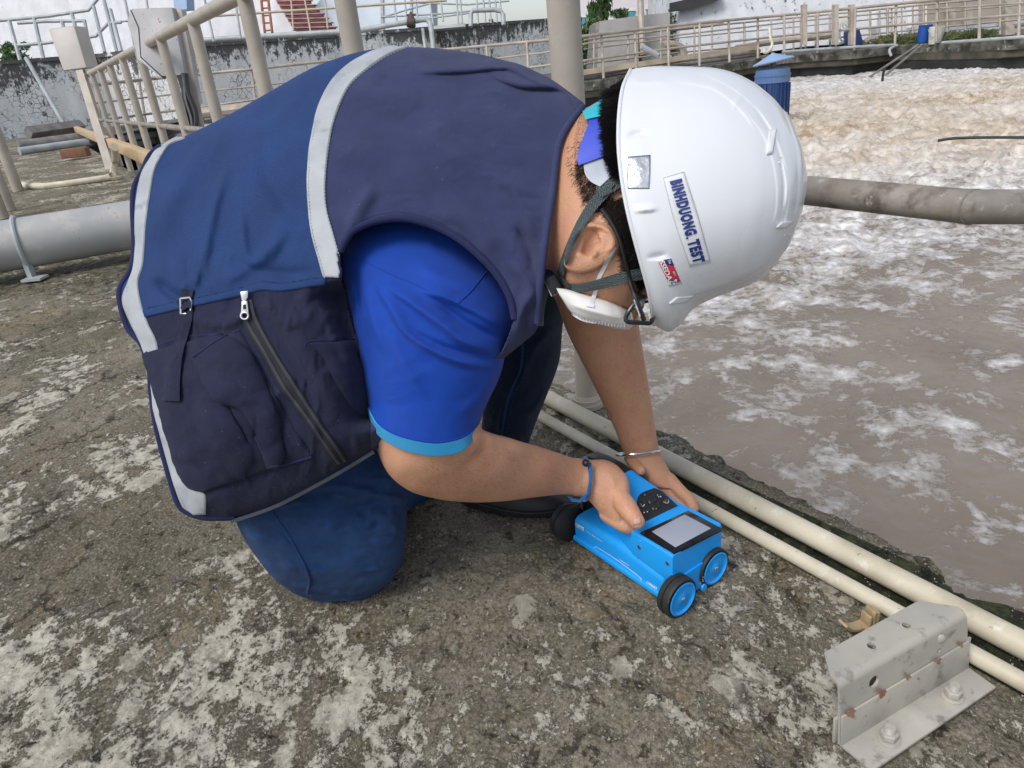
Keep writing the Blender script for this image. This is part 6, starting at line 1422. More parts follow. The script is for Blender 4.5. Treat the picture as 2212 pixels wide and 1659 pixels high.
# open side zip
Z1 = [(531, 690), (543, 715), (568, 756), (610, 831), (640, 872), (668, 910), (700, 958), (731, 1001)]
Z2 = [(541, 650), (548, 680), (561, 710), (597, 773), (639, 839), (665, 880), (693, 922), (722, 962), (744, 996)]
vp(patch('zip_tape', [(a-7, b_+3) for a, b_ in Z1], [(a+8, b_-3) for a, b_ in Z2][1:], vb, .0030, M['zipdark'], None, 60, 8, 0, .003))
teeth('zip_teeth', Z1, 3.6, .0018, M['zipteeth'], .0045); teeth('zip_teeth', Z2, 3.6, .0018, M['zipteeth'], .0045)
seam('zip_stitch', [(555, 640), (580, 712), (640, 810), (700, 895), (766, 985)], vb, .0009, M['binding'], vest, .001, dash=True)
d0 = hit(vb, 528, 660)-.011
MZ = M['chrome']
o = prism_px('zip_slider', [(518, 630), (536, 628), (535, 642), (530, 651), (522, 649)], d0, .004, MZ, None, .0008); vp(o)
ring_ = [P(528.5+8*cos(a_), 682+7.5*sin(a_), d0-.002) for a_ in np.linspace(0, 2*pi, 25)]
o = MB().tube(ring_, .0017, 8, cap=False).build('zip_pull_ring', MZ, None, smooth=True); vp(o)
o = prism_px('zip_pull', [(522, 650), (534, 650), (537, 676), (520, 677)], d0-.0028, .0022, MZ, None, .0005); vp(o)
o = prism_px('zip_pull_slot', [(525, 658), (531, 658), (532, 668), (525, 668)], d0-.0031, .001, M['zipdark'], None); vp(o)
# pockets
pk1 = patch('pocket', [(313, 764), (327, 812), (352, 889), (383, 1003), (411, 1049), (442, 1061)], [(480, 722), (540, 760), (580, 850), (600, 920), (610, 970), (600, 1003)], vb, .006, M['navy_low'], None, 60, 40, .020, .009, wob=.0022); vp(pk1)
pb_ = bvh_of(pk1)
def mixb(*bs): 
    class B:
        def ray_cast(s, o_, d_):
            r_ = [b_.ray_cast(o_, d_) for b_ in bs]; r_ = [x for x in r_ if x[0] is not None]
            return min(r_, key=lambda x: x[3]) if r_ else (None, None, None, None)
    return B()
vb2 = mixb(vb, pb_)
fl = patch('pocket_flap', [(415, 771), (440, 814), (473, 860), (527, 889), (564, 964), (577, 1012)], [(518, 713), (541, 748), (589, 839), (640, 930), (672, 980), (674, 988)], vb2, .003, M['navy_low'], None, 60, 26, .007, .006, wob=.0022, fn=lambda X, Y: .008*np.exp(-((Y-(X*.95+420))/26)**2)); vp(fl)
fb = bvh_of(fl); vb3 = mixb(vb, pb_, fb)
seam('pocket_stitch', [(313, 764), (345, 745), (400, 728), (480, 722)], vb2, .0016, M['binding'], vest, .0005); seam('pocket_stitch', [(417, 771), (470, 735), (518, 713)], vb3, .0014, M['binding'], vest, .0005); seam('pocket_stitch', [(577, 1010), (630, 1000), (673, 987)], vb3, .0014, M['binding'], vest, .0005)
seam('pocket_stitch', [(541, 750), (589, 841), (640, 932), (672, 982)], vb3, .0009, M['binding'], vest, .0005, dash=True)
p2 = patch('pocket', [(668, 742), (700, 780), (725, 830), (760, 885), (792, 905)], [(770, 735), (775, 770), (785, 800), (792, 850), (796, 880)], vb, .004, M['navy_low'], None, 40, 20, .006, .006, wob=.002); vp(p2); p2b = mixb(vb, bvh_of(p2))
seam('pocket_stitch', [(658, 748), (668, 738), (720, 734), (772, 731)], p2b, .0013, M['binding'], vest, .0008)
# waist strap with buckle
vp(ribbon('waist_strap', [(404, 625), (402, 650), (405, 680), (398, 715), (380, 770), (372, 820), (370, 866)], [28, 22, 20, 22, 30, 34, 36], M['navy_low'], None, vb3, .006, .003, 60, 7))
d1 = hit(vb, 404, 655)-.010
vp(ribbon('waist_strap_loop', [(387, 662), (398, 654), (412, 652)], [24, 26, 22], M['navy_low'], None, vb3, .012, .004, 20, 5))
q = [(390, 645), (410, 643), (413, 648), (412, 674), (408, 678), (391, 678)]
o = MB().tube([P(x, y, d1-.002) for x, y in q+[q[0]]], .0016, 8).build('strap_buckle', M['chrome'], None, smooth=True); vp(o)

# ---- shirt sleeve ---------------------------------------------------------------
sl = Sheet([([(790, 440), (1010, 470)], 1.02, 1.02, .045, .09), ([(735, 545), (1075, 590)], .995, 1.0, .082, .10), ([(744, 620), (1104, 650)], .988, .992, .094, .10), ([(758, 690), (1112, 705)], .988, .988, .098, .10), ([(773, 765), (1094, 755)], .986, .986, .096, .10),
            ([(782, 820), (1080, 812)], .985, .985, .092, .09), ([(790, 862), (1052, 872)], .985, .985, .086, .085), ([(794, 880), (815, 918), (850, 942), (900, 957), (950, 962), (1000, 950), (1032, 926)], .985, .985, .080, .078)], 170, 130, pw=.85)
sf = lambda pl, amp, w, taper=.25, w2=None: sl.fold(pl, amp*1.25, w, taper, w2)
sf([(800, 590), (840, 660), (885, 726), (987, 780), (1090, 796)], .009, 7, .25, 20); sf([(812, 600), (880, 650), (950, 700), (1004, 740), (1102, 768)], .009, 7, .25, 18); sf([(900, 622), (1000, 660), (1108, 720)], .008, 7, .25, 20)
sf([(860, 700), (960, 752), (1090, 780)], -.007, 9, .3); sf([(930, 640), (1010, 700), (1106, 742)], -.007, 9, .3); sf([(790, 600), (800, 680), (840, 780)], .005, 9, .3, 16); sf([(830, 690), (870, 780), (930, 870)], .004, 12, .35)
sf([(880, 560), (960, 600), (1060, 630)], .004, 16, .3); sf([(768, 560), (776, 650), (786, 760)], -.004, 8, .3); sf([(1075, 800), (1040, 860), (980, 900)], .004, 14, .3); sf([(930, 520), (1010, 560), (1050, 600)], -.003, 14)
sl.crumple(.0032, 120, 60, 4, lambda x, y: np.clip((y-560)/100, 0, 1)*np.clip((940-y)/60, 0, 1)); sl.noise(.002, 16, 8, 4)
sleeve = pc(sl.mesh('shirt_sleeve', M['shirt'])); slb = bvh_of(sleeve)
seam('sleeve_seam', [(768, 553), (830, 585), (900, 615), (990, 655)], slb, .0010, M['shirt'], sleeve, .0006); seam('sleeve_seam', [(990, 655), (1020, 625), (1052, 585)], slb, .0010, M['shirt'], sleeve, .0006)
seam('hem_stitch', [(794, 874), (815, 911), (850, 935), (900, 950), (950, 955), (1000, 943), (1030, 920)], slb, .0009, M['shirt'], sleeve, .0006)
cf = Sheet([([(794, 876), (815, 914), (850, 938), (900, 953), (950, 958), (1000, 946), (1031, 922)], .985, .985, .079, .077), ([(799, 906), (822, 943), (864, 968), (905, 980), (950, 985), (1000, 973), (1030, 935)], .985, .985, .0755, .075)], 14, 130, pw=.85)
o = cf.mesh('sleeve_cuff', M['cuff'], None, cap=False, thick=.003); o.parent = sleeve
sl2 = Sheet([([(1060, 330), (1230, 380)], 1.16, 1.16, .08, .08), ([(1100, 480), (1310, 470)], 1.15, 1.15, .085, .08), ([(1150, 590), (1345, 575)], 1.15, 1.15, .075, .07), ([(1180, 630), (1355, 615)], 1.15, 1.15, .068, .065)], 40, 40)
o = sl2.mesh('shirt_sleeve', M['shirt']); o.parent = person
cs = Sheet([([(1175, 300), (1160, 560)], .985, .975, .075, .08), ([(1215, 262), (1176, 590)], .965, .955, .071, .075)], 8, 60)
o = cs.mesh('shirt_collar', M['navy'], None, cap=False, thick=.003); o.parent = person
# ================================================================== HEAD GEAR
hs_ = [([(1362, 151), (1345, 190), (1337, 250), (1336, 315), (1342, 377), (1352, 439), (1369, 510), (1388, 580), (1401, 630), (1408, 670), (1413, 702)], .92, .92, .107, .107),
       ([(1372, 148), (1357, 190), (1350, 315), (1368, 450), (1402, 590), (1422, 670), (1434, 714)], .92, .92, .110, .110),
       ([(1410, 143), (1400, 250), (1405, 400), (1435, 560), (1456, 655), (1464, 706)], .92, .92, .114, .114), ([(1452, 143), (1455, 250), (1470, 400), (1488, 540), (1498, 667)], .92, .92, .117, .117),
       ([(1500, 144), (1520, 260), (1533, 400), (1540, 530), (1542, 644)], .92, .92, .118, .118), ([(1556, 149), (1585, 270), (1598, 395), (1595, 520), (1580, 630)], .92, .92, .115, .115),
       ([(1607, 166), (1640, 280), (1652, 390), (1642, 500), (1624, 613)], .92, .92, .108, .108), ([(1650, 194), (1682, 290), (1692, 390), (1683, 480), (1660, 588)], .92, .92, .096, .096),
       ([(1688, 232), (1715, 310), (1722, 390), (1712, 470), (1690, 550)], .92, .92, .078, .078), ([(1716, 275), (1735, 340), (1738, 390), (1732, 450), (1713, 510)], .92, .92, .054, .054),
       ([(1733, 322), (1741, 360), (1743, 390), (1739, 430), (1730, 468)], .92, .92, .028, .028), ([(1741, 372), (1744, 386), (1742, 404)], .92, .92, .006, .006)]
hm = Sheet(hs_, 260, 260, pw=1.0)
hf = hm.fold
# crown ridges and front step
hf([(1500, 150), (1585, 190), (1650, 250), (1690, 330), (1705, 400), (1700, 470), (1680, 535)], .0014, 3, .12, 22)
hf([(1610, 235), (1655, 300), (1676, 370), (1680, 440), (1668, 500)], .0012, 3, .15, 14); hf([(1625, 225), (1672, 300), (1693, 380), (1694, 450)], -.0016, 4, .2)
hf([(1690, 345), (1700, 400), (1697, 455)], .0014, 2.5, .2); hf([(1683, 335), (1692, 400), (1690, 460)], -.0015, 2.5, .2)
hf([(1480, 640), (1560, 617), (1630, 585), (1678, 535), (1705, 480)], .0018, 3, .1, 16); hf([(1385, 250), (1392, 360), (1416, 470)], .0006, 20)
hf([(1605, 200), (1580, 240)], .001, 6); hf([(1358, 178), (1400, 178), (1448, 172)], .002, 5, .3, 10); hf([(1448, 172), (1540, 190), (1600, 235), (1640, 290)], .0016, 4, .2, 14)
def facet(pts, amp):     # lens-shaped notch: sharp on one side
    hf(pts, amp, 2.2, .45, 9)
facet([(1350, 296), (1378, 291), (1408, 290)], -.0045); facet([(1364, 460), (1394, 455), (1428, 452)], .004); facet([(1391, 560), (1418, 557), (1448, 549)], -.0035)
hf([(1676, 279), (1660, 334)], .002, 5, .2, 8); hf([(1676, 491), (1708, 478)], .002, 7, .2, 9)
hat = hm.mesh('hard_hat', M['helmet'], None, mirror=True); 
# open underneath: drop the cap fan at the rim and give the shell its thickness
bm = bmesh.new(); bm.from_mesh(hat.data); bm.verts.ensure_lookup_table(); nvh = 2*hm.nv-2; c_ = bm.verts[hm.nu*nvh]; bmesh.ops.delete(bm, geom=[c_], context='VERTS'); bmesh.ops.recalc_face_normals(bm, faces=bm.faces); bm.to_mesh(hat.data); bm.free()
md = hat.modifiers.new('thick', 'SOLIDIFY'); md.thickness = .0028; md.offset = -1
hat.parent = person; tag(hat, 'white hard hat with a blue lettered sticker')
hb = bvh_of(hat)
def hp(o): o.parent = hat; return o
# rolled rim
rv = hm.verts(True, False)[0]; o = MB().tube(list(rv)+[rv[0]], .0024, 8, cap=False).build('rim_bead', M['helmet'], None, smooth=True); hp(o)
# brim
br_s = Sheet([([(1402, 580), (1530, 600)], .925, .925, .020, .05), ([(1405, 625), (1490, 645)], .925, .925, .022, .05), ([(1412, 668), (1478, 670)], .925, .925, .022, .05), ([(1414, 688), (1474, 688)], .925, .925, .020, .045), ([(1420, 700), (1464, 701)], .925, .925, .016, .035), ([(1436, 707), (1450, 707.5)], .93, .93, .006, .008)], 30, 40, pw=.55)
br_s.fold([(1412, 640), (1424, 690), (1440, 708)], -.002, 6, .3, 10)
o = br_s.mesh('brim', M['helmet']); hp(o)
hb2 = mixb(hb, bvh_of(o))
on_hat = lambda off: (lambda x, y: P(x, y, hit(hb2, x, y, .83)-off))
o = patch('name_sticker', [(1433, 384), (1455, 468), (1491, 577)], [(1478, 371), (1508, 468), (1535, 566)], hb, .0006, M['stickerwhite'], None, 24, 8, 0, .0008); hp(o)
for L in ([(1433, 384), (1455, 472), (1491, 577)], [(1478, 371), (1508, 466), (1535, 566)], [(1433, 384), (1478, 371)], [(1491, 577), (1535, 566)]):
    o = MB().tube([on_hat(.0008)(x, y) for x, y in crs(L, np.linspace(0, 1, 14))], .00022, 4).build('sticker_edge', M['clipgrey'], None); hp(o)
# text reads downwards; baseline on the left side of the sticker
qa, qb, qc, qd = (1446, 392), (1498, 571), (1524, 564), (1473, 385)
for nm, s_, t0_, t1_ in (('name_lettering', 'BINHDUONG', 0.0, .665), ('name_lettering', '.', .675, .70), ('name_lettering', 'TEST', .725, 1.0)):
    def lp(a, b_, t): return (a[0]+(b_[0]-a[0])*t, a[1]+(b_[1]-a[1])*t)
    q_ = [lp(qa, qb, t0_), lp(qa, qb, t1_), lp(qd, qc, t1_), lp(qd, qc, t0_)]
    if s_ == '.': q_ = [q_[0], q_[1], lp(q_[1], q_[2], .2), lp(q_[0], q_[3], .2)]
    o = text_on(nm, s_, q_, on_hat(.0016), M['inkblue'], None, .062, 1.2); hp(o)
o = patch('foil_square', [(1357, 339), (1355, 375), (1356, 408)], [(1405, 335), (1405, 372), (1403, 408)], hb, .0007, M['foil'], None, 20, 14, 0, .0009, wob=.0004); hp(o)
sq = [(1418, 562), (1449, 556), (1473, 612), (1446, 619)]
def sl_(u, v): a = np.array(sq[0])*(1-u)+np.array(sq[1])*u; b_ = np.array(sq[3])*(1-u)+np.array(sq[2])*u; return tuple(a*(1-v)+b_*v)
hp(patch('safety_sticker', [sl_(0, 0), sl_(0, 1)], [sl_(1, 0), sl_(1, 1)], hb, .0006, M['stickerwhite'], None, 14, 8, 0, .0008))
hp(patch('sticker_red', [sl_(.06, .05), sl_(.06, .76)], [sl_(.95, .20), sl_(.95, .93)], hb, .0010, M['redprint'], None, 12, 8, 0, .0006))
hp(patch('sticker_blue', [sl_(.45, .03), sl_(.5, .22)], [sl_(.97, .03), sl_(.97, .30)], hb, .0013, M['inkblue'], None, 6, 6, 0, .0006))
hp(text_on('sticker_lettering', 'SSEDA', [sl_(.10, .05), sl_(.10, .80), sl_(.50, .80), sl_(.50, .05)], on_hat(.0020), M['stickerwhite'], None, .03))
hp(text_on('sticker_lettering', 'The', [sl_(.70, .06), sl_(.72, .22), sl_(.92, .22), sl_(.90, .06)], on_hat(.0022), M['stickerwhite'], None, .01))
hp(patch('sticker_mark', [sl_(.2, .80), sl_(.2, .97)], [sl_(.72, .80), sl_(.72, .97)], hb, .0014, M['stickerwhite'], None, 6, 6, 0, .0005))
hp(text_on('sticker_lettering', 'KC', [sl_(.22, .81), sl_(.22, .96), sl_(.62, .96), sl_(.62, .81)], on_hat(.0026), M['inkblue'], None, .03)); hp(text_on('sticker_lettering', 's', [sl_(.66, .88), sl_(.66, .95), sl_(.82, .95), sl_(.82, .88)], on_hat(.0026), M['inkblue'], None, .02))
hp(text_on('sticker_lettering', 'MEC3', [sl_(.70, .52), sl_(.70, .68), sl_(.84, .68), sl_(.84, .52)], on_hat(.0022), M['stickerwhite'], None, .01))
# crown highlight block and side blocks (raised lugs)
for q_, off in (([(1662, 281), (1676, 279), (1667, 333), (1655, 335)], .0014), ([(1676, 491), (1688, 479), (1713, 478), (1697, 492)], .0016), ([(1444, 655), (1460, 642), (1500, 638), (1478, 653)], .0018)):
    hp(patch('shell_lug', [q_[0], q_[3]], [q_[1], q_[2]], hb, off, M['helmet'], None, 8, 8, 0, .004))
for x, y in ((1685, 338), (1682, 351), (1694, 508), (1704, 507)):
    g = on_hat(.0)(x, y); hp(MB().tube([g, g+np.array([0, -.001, .0005])], .0011, 10).build('mould_pip', M['helmet'], None, smooth=True))

# ---- hair ----------------------------------------------------------------------
hair = empty('hair', (0, 0, 0)); hair.parent = person
hmb = MB(); hmb2 = MB()
def strands(mb, n_, poly, dirf, length, r_, lift, jitter=.25, root=0):
    xs2_ = [a for a, _ in poly]; ys2_ = [b_ for _, b_ in poly]; k = 0
    while k < n_:
        x = rng.uniform(min(xs2_), max(xs2_)); y = rng.uniform(min(ys2_), max(ys2_))
        if not inpoly(np.array([x]), np.array([y]), poly)[0]: continue
        k += 1; d = hit(skb, x, y, .90); d = min(d, .93)-root
        v_ = np.array(dirf(x, y), float); v_ /= np.linalg.norm(v_); an = rng.normal()*jitter; v_ = np.array([v_[0]*cos(an)-v_[1]*sin(an), v_[0]*sin(an)+v_[1]*cos(an)])
        L = length*rng.uniform(.5, 1.2); bend = rng.normal()*.25; lf = lift*rng.uniform(.3, 1.)
        pts = []
        for t in (0, .35, .7, 1):
            px2 = x+v_[0]*L*t-v_[1]*L*bend*t*t; py2 = y+v_[1]*L*t+v_[0]*L*bend*t*t; pts.append(P(px2, py2, d+.0005-lf*t))
        mb.tube(pts, [r_, r_*.9, r_*.6, r_*.15], 4, cap=False)
A_ = [(1312, 196), (1352, 182), (1352, 385), (1330, 372), (1318, 335), (1310, 290), (1308, 240)]
strands(hmb, 4200, A_, lambda x, y: (-1, .45), 21, .00040, .010, .35, .009)
strands(hmb2, 2200, [(1262, 300), (1320, 290), (1330, 440), (1290, 455), (1262, 425), (1245, 370)], lambda x, y: (-.8, .75), 17, .00022, .003, .3)
strands(hmb2, 110, [(1222, 310), (1262, 290), (1262, 430), (1240, 400)], lambda x, y: (-.6, .8), 16, .00020, .003, .35)
strands(hmb2, 2600, [(1300, 445), (1356, 425), (1372, 500), (1402, 618), (1388, 645), (1352, 590), (1342, 525), (1330, 490)], lambda x, y: (-1, .25), 17, .0003, .003, .3)
strands(hmb2, 50, [(1262, 430), (1310, 440), (1300, 462), (1268, 450)], lambda x, y: (-.7, .5), 18, .00022, .003, .3)
M['hairbulk'] = simple('hair_undercoat', (.006, .005, .005), .95, spec=.05)
def hc(name, poly_l, poly_r, off, mat):
    o = patch(name, poly_l, poly_r, skb, off, mat, None, 24, 8, .002, .003, wob=.002); o.parent = hair; return o
hc('hair_bulk', [(1322, 200), (1316, 250), (1318, 300), (1326, 345), (1340, 372)], [(1352, 180), (1356, 250), (1356, 300), (1356, 345), (1358, 380)], .007, M['hairbulk'])
hc('hair_bulk', [(1332, 470), (1345, 520), (1356, 575), (1378, 625)], [(1362, 440), (1378, 500), (1392, 560), (1404, 620)], .0008, M['hairbulk'])
o = hmb.build('hair_strands', M['hair'], None, smooth=True); o.parent = hair; o['kind'] = 'stuff'; o = hmb2.build('fine_hair', M['hairbrown'], None, smooth=True); o.parent = hair; o['kind'] = 'stuff'
# ---- rear adjuster of the helmet -------------------------------------------------
def slab(name, left, right, off, thick, mat, ns=24, nt2=8):
    s_ = np.linspace(0, 1, ns); Lp = crs(left, s_); Rp = crs(right, s_); t_ = np.linspace(0, 1, nt2); X = Lp[:, None, 0]+(Rp-Lp)[:, None, 0]*t_; Y = Lp[:, None, 1]+(Rp-Lp)[:, None, 1]*t_
    D = depths(skb, X, Y, .93); D = np.minimum(D, .93); D = np.full_like(D, 0)+(D.mean(1)[:, None]*.6+.4*D)-off
    A2 = P(X, Y, D); B2 = P(X, Y, D+thick); V_ = np.concatenate([A2, B2[:, ::-1]], 1); n2_ = nt2*2
    o = mk(name, V_.reshape(-1, 3), grid_faces(ns, n2_, True)+[tuple(range(n2_))[::-1], tuple(range((ns-1)*n2_, ns*n2_))], mat); o.data.set_sharp_from_angle(angle=radians(45)); return o
hp(slab('rear_adjuster', [(1271, 268), (1262, 290), (1253, 315), (1247, 340), (1249, 355)], [(1305, 264), (1306, 290), (1307, 312), (1306, 328), (1304, 336)], .014, .006, M['clipblue']))
hp(slab('adjuster_wing', [(1260, 352), (1264, 376), (1276, 392), (1296, 403)], [(1302, 340), (1308, 352), (1318, 362), (1340, 362)], .012, .005, M['clipgrey']))
hp(slab('adjuster_edge', [(1248, 350), (1250, 357)], [(1303, 330), (1305, 337)], .016, .006, M['clipblue'], 4, 10))
hp(slab('adjuster_tip', [(1258, 240), (1262, 250), (1264, 258)], [(1310, 208), (1316, 216), (1300, 250)], .016, .010, M['clipcyan'], 14, 10))
hp(slab('adjuster_neck', [(1273, 256), (1271, 270)], [(1292, 252), (1292, 268)], .012, .006, M['clipblue'], 4, 4))
hp(slab('adjuster_slot', [(1253, 316), (1250, 334)], [(1257, 316), (1254, 334)], .0146, .001, M['zipdark'], 4, 3))
# ---- chin straps ------------------------------------------------------------------
hp(ribbon('chin_strap', [(1352, 372), (1326, 395), (1300, 420), (1272, 455), (1248, 495), (1229, 535), (1216, 570), (1209, 600), (1203, 622)], [40, 30, 25, 22, 20, 17, 15, 15, 16], M['strap'], None, skb, .009, .0018, 70, 7))
hp(ribbon('chin_strap', [(1404, 590), (1375, 594), (1340, 601), (1300, 613), (1262, 621), (1230, 622), (1205, 612)], [26, 25, 24, 23, 20, 18, 16], M['strap'], None, skb, .0065, .0018, 60, 7))
hp(ribbon('strap_keeper', [(1316, 388), (1304, 404), (1312, 420)], [30, 34, 26], M['strap'], None, skb, .0115, .002, 20, 5))
hp(ribbon('strap_knot', [(1200, 598), (1212, 615), (1224, 628)], [20, 28, 22], M['strap'], None, skb, .0105, .004, 20, 5))
db_ = hit(skb, 1212, 600, .885)-.010
o = prism_px('strap_buckle', [(1172, 602), (1200, 592), (1217, 626), (1193, 640)], db_, .006, M['blackplastic'], None, .0015); hp(o)
q = [(1169, 597), (1172, 595), (1205, 636), (1198, 643), (1191, 641)]
o = MB().tube([P(x, y, db_-.001) for x, y in ((1169, 598), (1180, 615), (1192, 640), (1204, 634))], .0010, 6).build('buckle_wire', M['chrome'], None, smooth=True); hp(o)
hp(ribbon('strap_tail', [(1182, 620, db_+.004), (1172, 650, db_+.006), (1167, 680, db_+.008), (1166, 704, db_+.008)], [14, 16, 16, 17], M['strap'], None, None, 0, .002, 24, 4))
# ---- face mask ---------------------------------------------------------------------
mk_s = Sheet([([(1201, 622), (1210, 640)], .885, .885, .006, .06), ([(1225, 625), (1232, 673)], .888, .895, .014, .07), ([(1252, 632), (1254, 691)], .892, .90, .026, .08), ([(1285, 640), (1295, 701)], .897, .905, .034, .08), ([(1320, 652), (1334, 710)], .90, .91, .032, .07), ([(1345, 664), (1360, 711)], .905, .915, .024, .05), ([(1364, 674), (1370, 702)], .915, .92, .012, .03)], 60, 40, pw=.7)
mk_s.fold([(1225, 655), (1280, 672), (1350, 690)], .003, 6, .2)
msk = mk_s.mesh('face_mask', M['mask']); pc(msk); mb_ = bvh_of(msk)
M['maskseam'] = simple('mask_weld_seam', (.74, .74, .77), .6)
o = ribbon('weld_seam', [(1236, 676), (1262, 690), (1300, 697), (1335, 703), (1354, 704)], 9, M['maskseam'], None, mb_, .0012, .001, 50, 4); o.parent = msk
for i in range(34):
    t = i/33; x = 1240+t*112; y = np.interp(x, [1236, 1262, 1300, 1335, 1354], [676, 690, 697, 703, 704]); h_ = hit(mb_, x, y, .9)
    o = MB().tube([P(x+1.2, y-4, h_-.0022), P(x-1.2, y+4, h_-.0022)], .0004, 4).build('weld_rib', M['maskseam'], None) if i % 2 == 0 else None
    if o: o.parent = msk
o = ribbon('ear_loop', [(1331, 534), (1318, 556), (1305, 578), (1294, 600), (1288, 625), (1281, 645), (1276, 662)], [4, 8, 9, 9, 9, 9, 9], M['maskband'], None, mixb(skb, mb_), .002, .001, 40, 4); o.parent = msk
o = ribbon('loop_weld', [(1267, 658), (1284, 661)], [7, 7], M['maskseam'], None, mb_, .0022, .001, 8, 4); o.parent = msk
# ---- glasses -------------------------------------------------------------------------
gl = empty('glasses', (0, 0, 0)); gl.parent = person
def gt(name, pts, r_, mat='glassframe', n_=8):
    o = MB().tube([P(*p) for p in crs(pts, np.linspace(0, 1, 30))], r_, n_).build(name, M[mat], None, smooth=True); o.parent = gl; return o
dh = lambda x, y, o_: min(hit(skb, x, y, .87), .9)-o_
gt('temple_arm', [(1300, 452, dh(1300, 452, .002)), (1320, 478, dh(1320, 478, .003)), (1338, 515, dh(1338, 515, .004)), (1350, 560, dh(1350, 560, .005)), (1362, 610, dh(1362, 600, .006)), (1372, 640, .850), (1384, 672, .852), (1392, 692, .855)], .0029)
dg_ = .852
gt('lens_frame', [(1392, 640, dg_+.01), (1375, 650, dg_), (1360, 670, dg_-.002), (1352, 686, dg_), (1356, 695, dg_), (1380, 697, dg_), (1404, 698, dg_+.002), (1409, 690, dg_+.006)], .0028)
gt('lens_frame', [(1405, 650, .975), (1388, 655, .97), (1370, 672, .965), (1366, 690, .965), (1385, 699, .97), (1408, 698, .975)], .0020)
gt('bridge', [(1409, 690, dg_+.006), (1414, 686, .90), (1409, 690, .965)], .0018)
gm, gn, gll, gb = newmat('lens_glass'); gb.inputs['Transmission Weight'].default_value = 1; gb.inputs['Roughness'].default_value = .02; gb.inputs['Base Color'].default_value = (.9, .93, .9, 1); gb.inputs['IOR'].default_value = 1.02
M['lens'] = gm
V_ = [P(x, y, dg_+.001) for x, y in ((1392, 646), (1376, 652), (1362, 670), (1355, 686), (1360, 693), (1404, 695))]; o = mk('lens', V_, [tuple(range(6))], M['lens'], gl, smooth=False)
o = text_on('temple_lettering', 'RICHMOND', [(1368, 648), (1381, 684), (1384, 683), (1371, 647)], lambda x, y: P(x, y, .8475), M['print'], None, .02); o.parent = gl
# eye and brow
M['eye'] = simple('eye_white', (.7, .68, .65), .2)
bm = bmesh.new(); bmesh.ops.create_uvsphere(bm, u_segments=20, v_segments=14, radius=.010)
ye_ = hit(skb, 1376, 648, .9)
for dd in (ye_-.005, 1.84-ye_-.019):
    me2 = bpy.data.meshes.new('eye'); bm.to_mesh(me2); me2.transform(Matrix.Translation(Vector(P(1376, 650, dd+.012)))); o = link('eye', me2, person, M['eye'])
bm.free()
o = ribbon('eyebrow', [(1390, 600), (1398, 622), (1400, 640)], [8, 9, 6], M['hair'], None, skb, .001, .002, 14, 4); o.parent = person
# ---- wrist bands -------------------------------------------------------------------------
def around(xyd_c, half_px, r_dep, tilt_px, r_, mat, name, n_=60, ph=0):
    pts = []
    for a_ in np.linspace(0, 2*pi, n_+1):
        x = xyd_c[0]+half_px[0]*cos(a_)+tilt_px[0]*sin(a_); y = xyd_c[1]+half_px[1]*cos(a_)+tilt_px[1]*sin(a_); pts.append(P(x, y, xyd_c[2]-r_dep*sin(a_)))
    o = MB().tube(pts, r_, 8, cap=False).build(name, M[mat], None, smooth=True); return o
bg_ = around((1382, 977, 1.247), (50, -5.5), .036, (0, 3), .0022, 'foil', 'steel_bangle'); tag(bg_, 'thin steel bangle on the far wrist'); pc(bg_)
cc = around((1263, 1035, 1.15), (0, 46), .033, (12, 0), .0026, 'bluecord', 'cord_bracelet'); tag(cc, 'blue cord bracelet with a black bead on the near wrist'); pc(cc)
o = MB().tube([P(1275, 1000, 1.118), P(1277, 1030, 1.112), P(1270, 1066, 1.118), P(1252, 1083, 1.13), P(1236, 1080, 1.14), P(1229, 1072, 1.15)], .0024, 8).build('cord_tail', M['bluecord'], None, smooth=True); o.parent = cc
bm = bmesh.new(); bmesh.ops.create_uvsphere(bm, u_segments=24, v_segments=16, radius=.0062); me2 = bpy.data.meshes.new('bead'); bm.to_mesh(me2); bm.free(); me2.transform(Matrix.Translation(Vector(P(1266, 1000, 1.112)))); o = link('bead', me2, cc, M['blackplastic'])
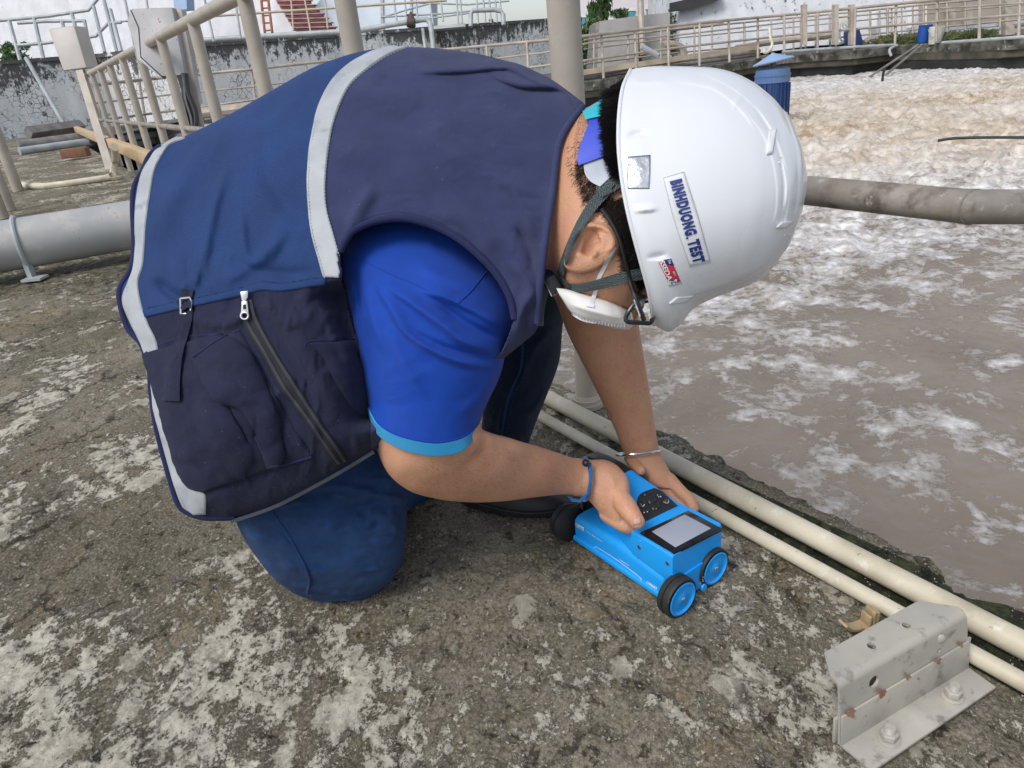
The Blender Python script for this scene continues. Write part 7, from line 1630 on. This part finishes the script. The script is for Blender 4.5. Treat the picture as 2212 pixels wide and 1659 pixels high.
# thumb nail
nb_ = patch('thumb_nail', [(1371, 1122), (1367, 1128), (1368, 1135)], [(1381, 1117), (1385, 1122), (1384, 1131)], skb, .0007, M['nail'], None, 10, 8, .0008, .0012); pc(nb_)

# fine dark hairs on the forearms
ah = MB(); _h = hmb2; 
def arm_hair(n_, poly, v0):
    k = 0; xs2_ = [a for a, _ in poly]; ys2_ = [b_ for _, b_ in poly]
    while k < n_:
        x = rng.uniform(min(xs2_), max(xs2_)); y = rng.uniform(min(ys2_), max(ys2_))
        if not inpoly(np.array([x]), np.array([y]), poly)[0]: continue
        k += 1; d = hit(skb, x, y)
        if d is None: continue
        an = rng.normal()*.5; v_ = np.array([v0[0]*cos(an)-v0[1]*sin(an), v0[0]*sin(an)+v0[1]*cos(an)]); L = rng.uniform(4, 9)
        ah.tube([P(x, y, d), P(x+v_[0]*L*.5, y+v_[1]*L*.5, d-.0012), P(x+v_[0]*L, y+v_[1]*L, d-.0012)], [.00009, .00007, .00003], 3, cap=False)
arm_hair(700, [(900, 985), (1040, 955), (1240, 1000), (1240, 1060), (1000, 1078), (880, 1050)], np.array([.85, .5])); arm_hair(450, [(1250, 720), (1375, 720), (1415, 950), (1345, 960)], np.array([.5, .85]))
o = ah.build('arm_hair', M['hairbrown'], None, smooth=True); o.parent = person; o['kind'] = 'stuff'

GR = {'white_door': 'white door leaves on the streaked building', 'flexible_conduit': 'conduit loops below the junction box', 'mooring_rod': 'slanting rods below the bank', 'wall_top_railing': 'railings on the mouldy wall', 'bank_railing': 'railings of the far bank', 'steel_cabinet': 'steel cabinets behind the bank', 'control_box': 'control boxes by the walkway', 'tree': 'trees and shrubs beyond the basin'}
for o in S.objects:
    b_ = o.name.split('.')[0]
    if o.parent is None and b_ in GR and 'label' in o.keys() and not (b_ == 'flexible_conduit' and 'walkway' in o['label']): o['group'] = GR[b_]
    if o.parent is None and b_ == 'grey_column': o['group'] = 'slim posts before the streaked building' if 'posts' in o['label'] else 'square columns before the tan building'
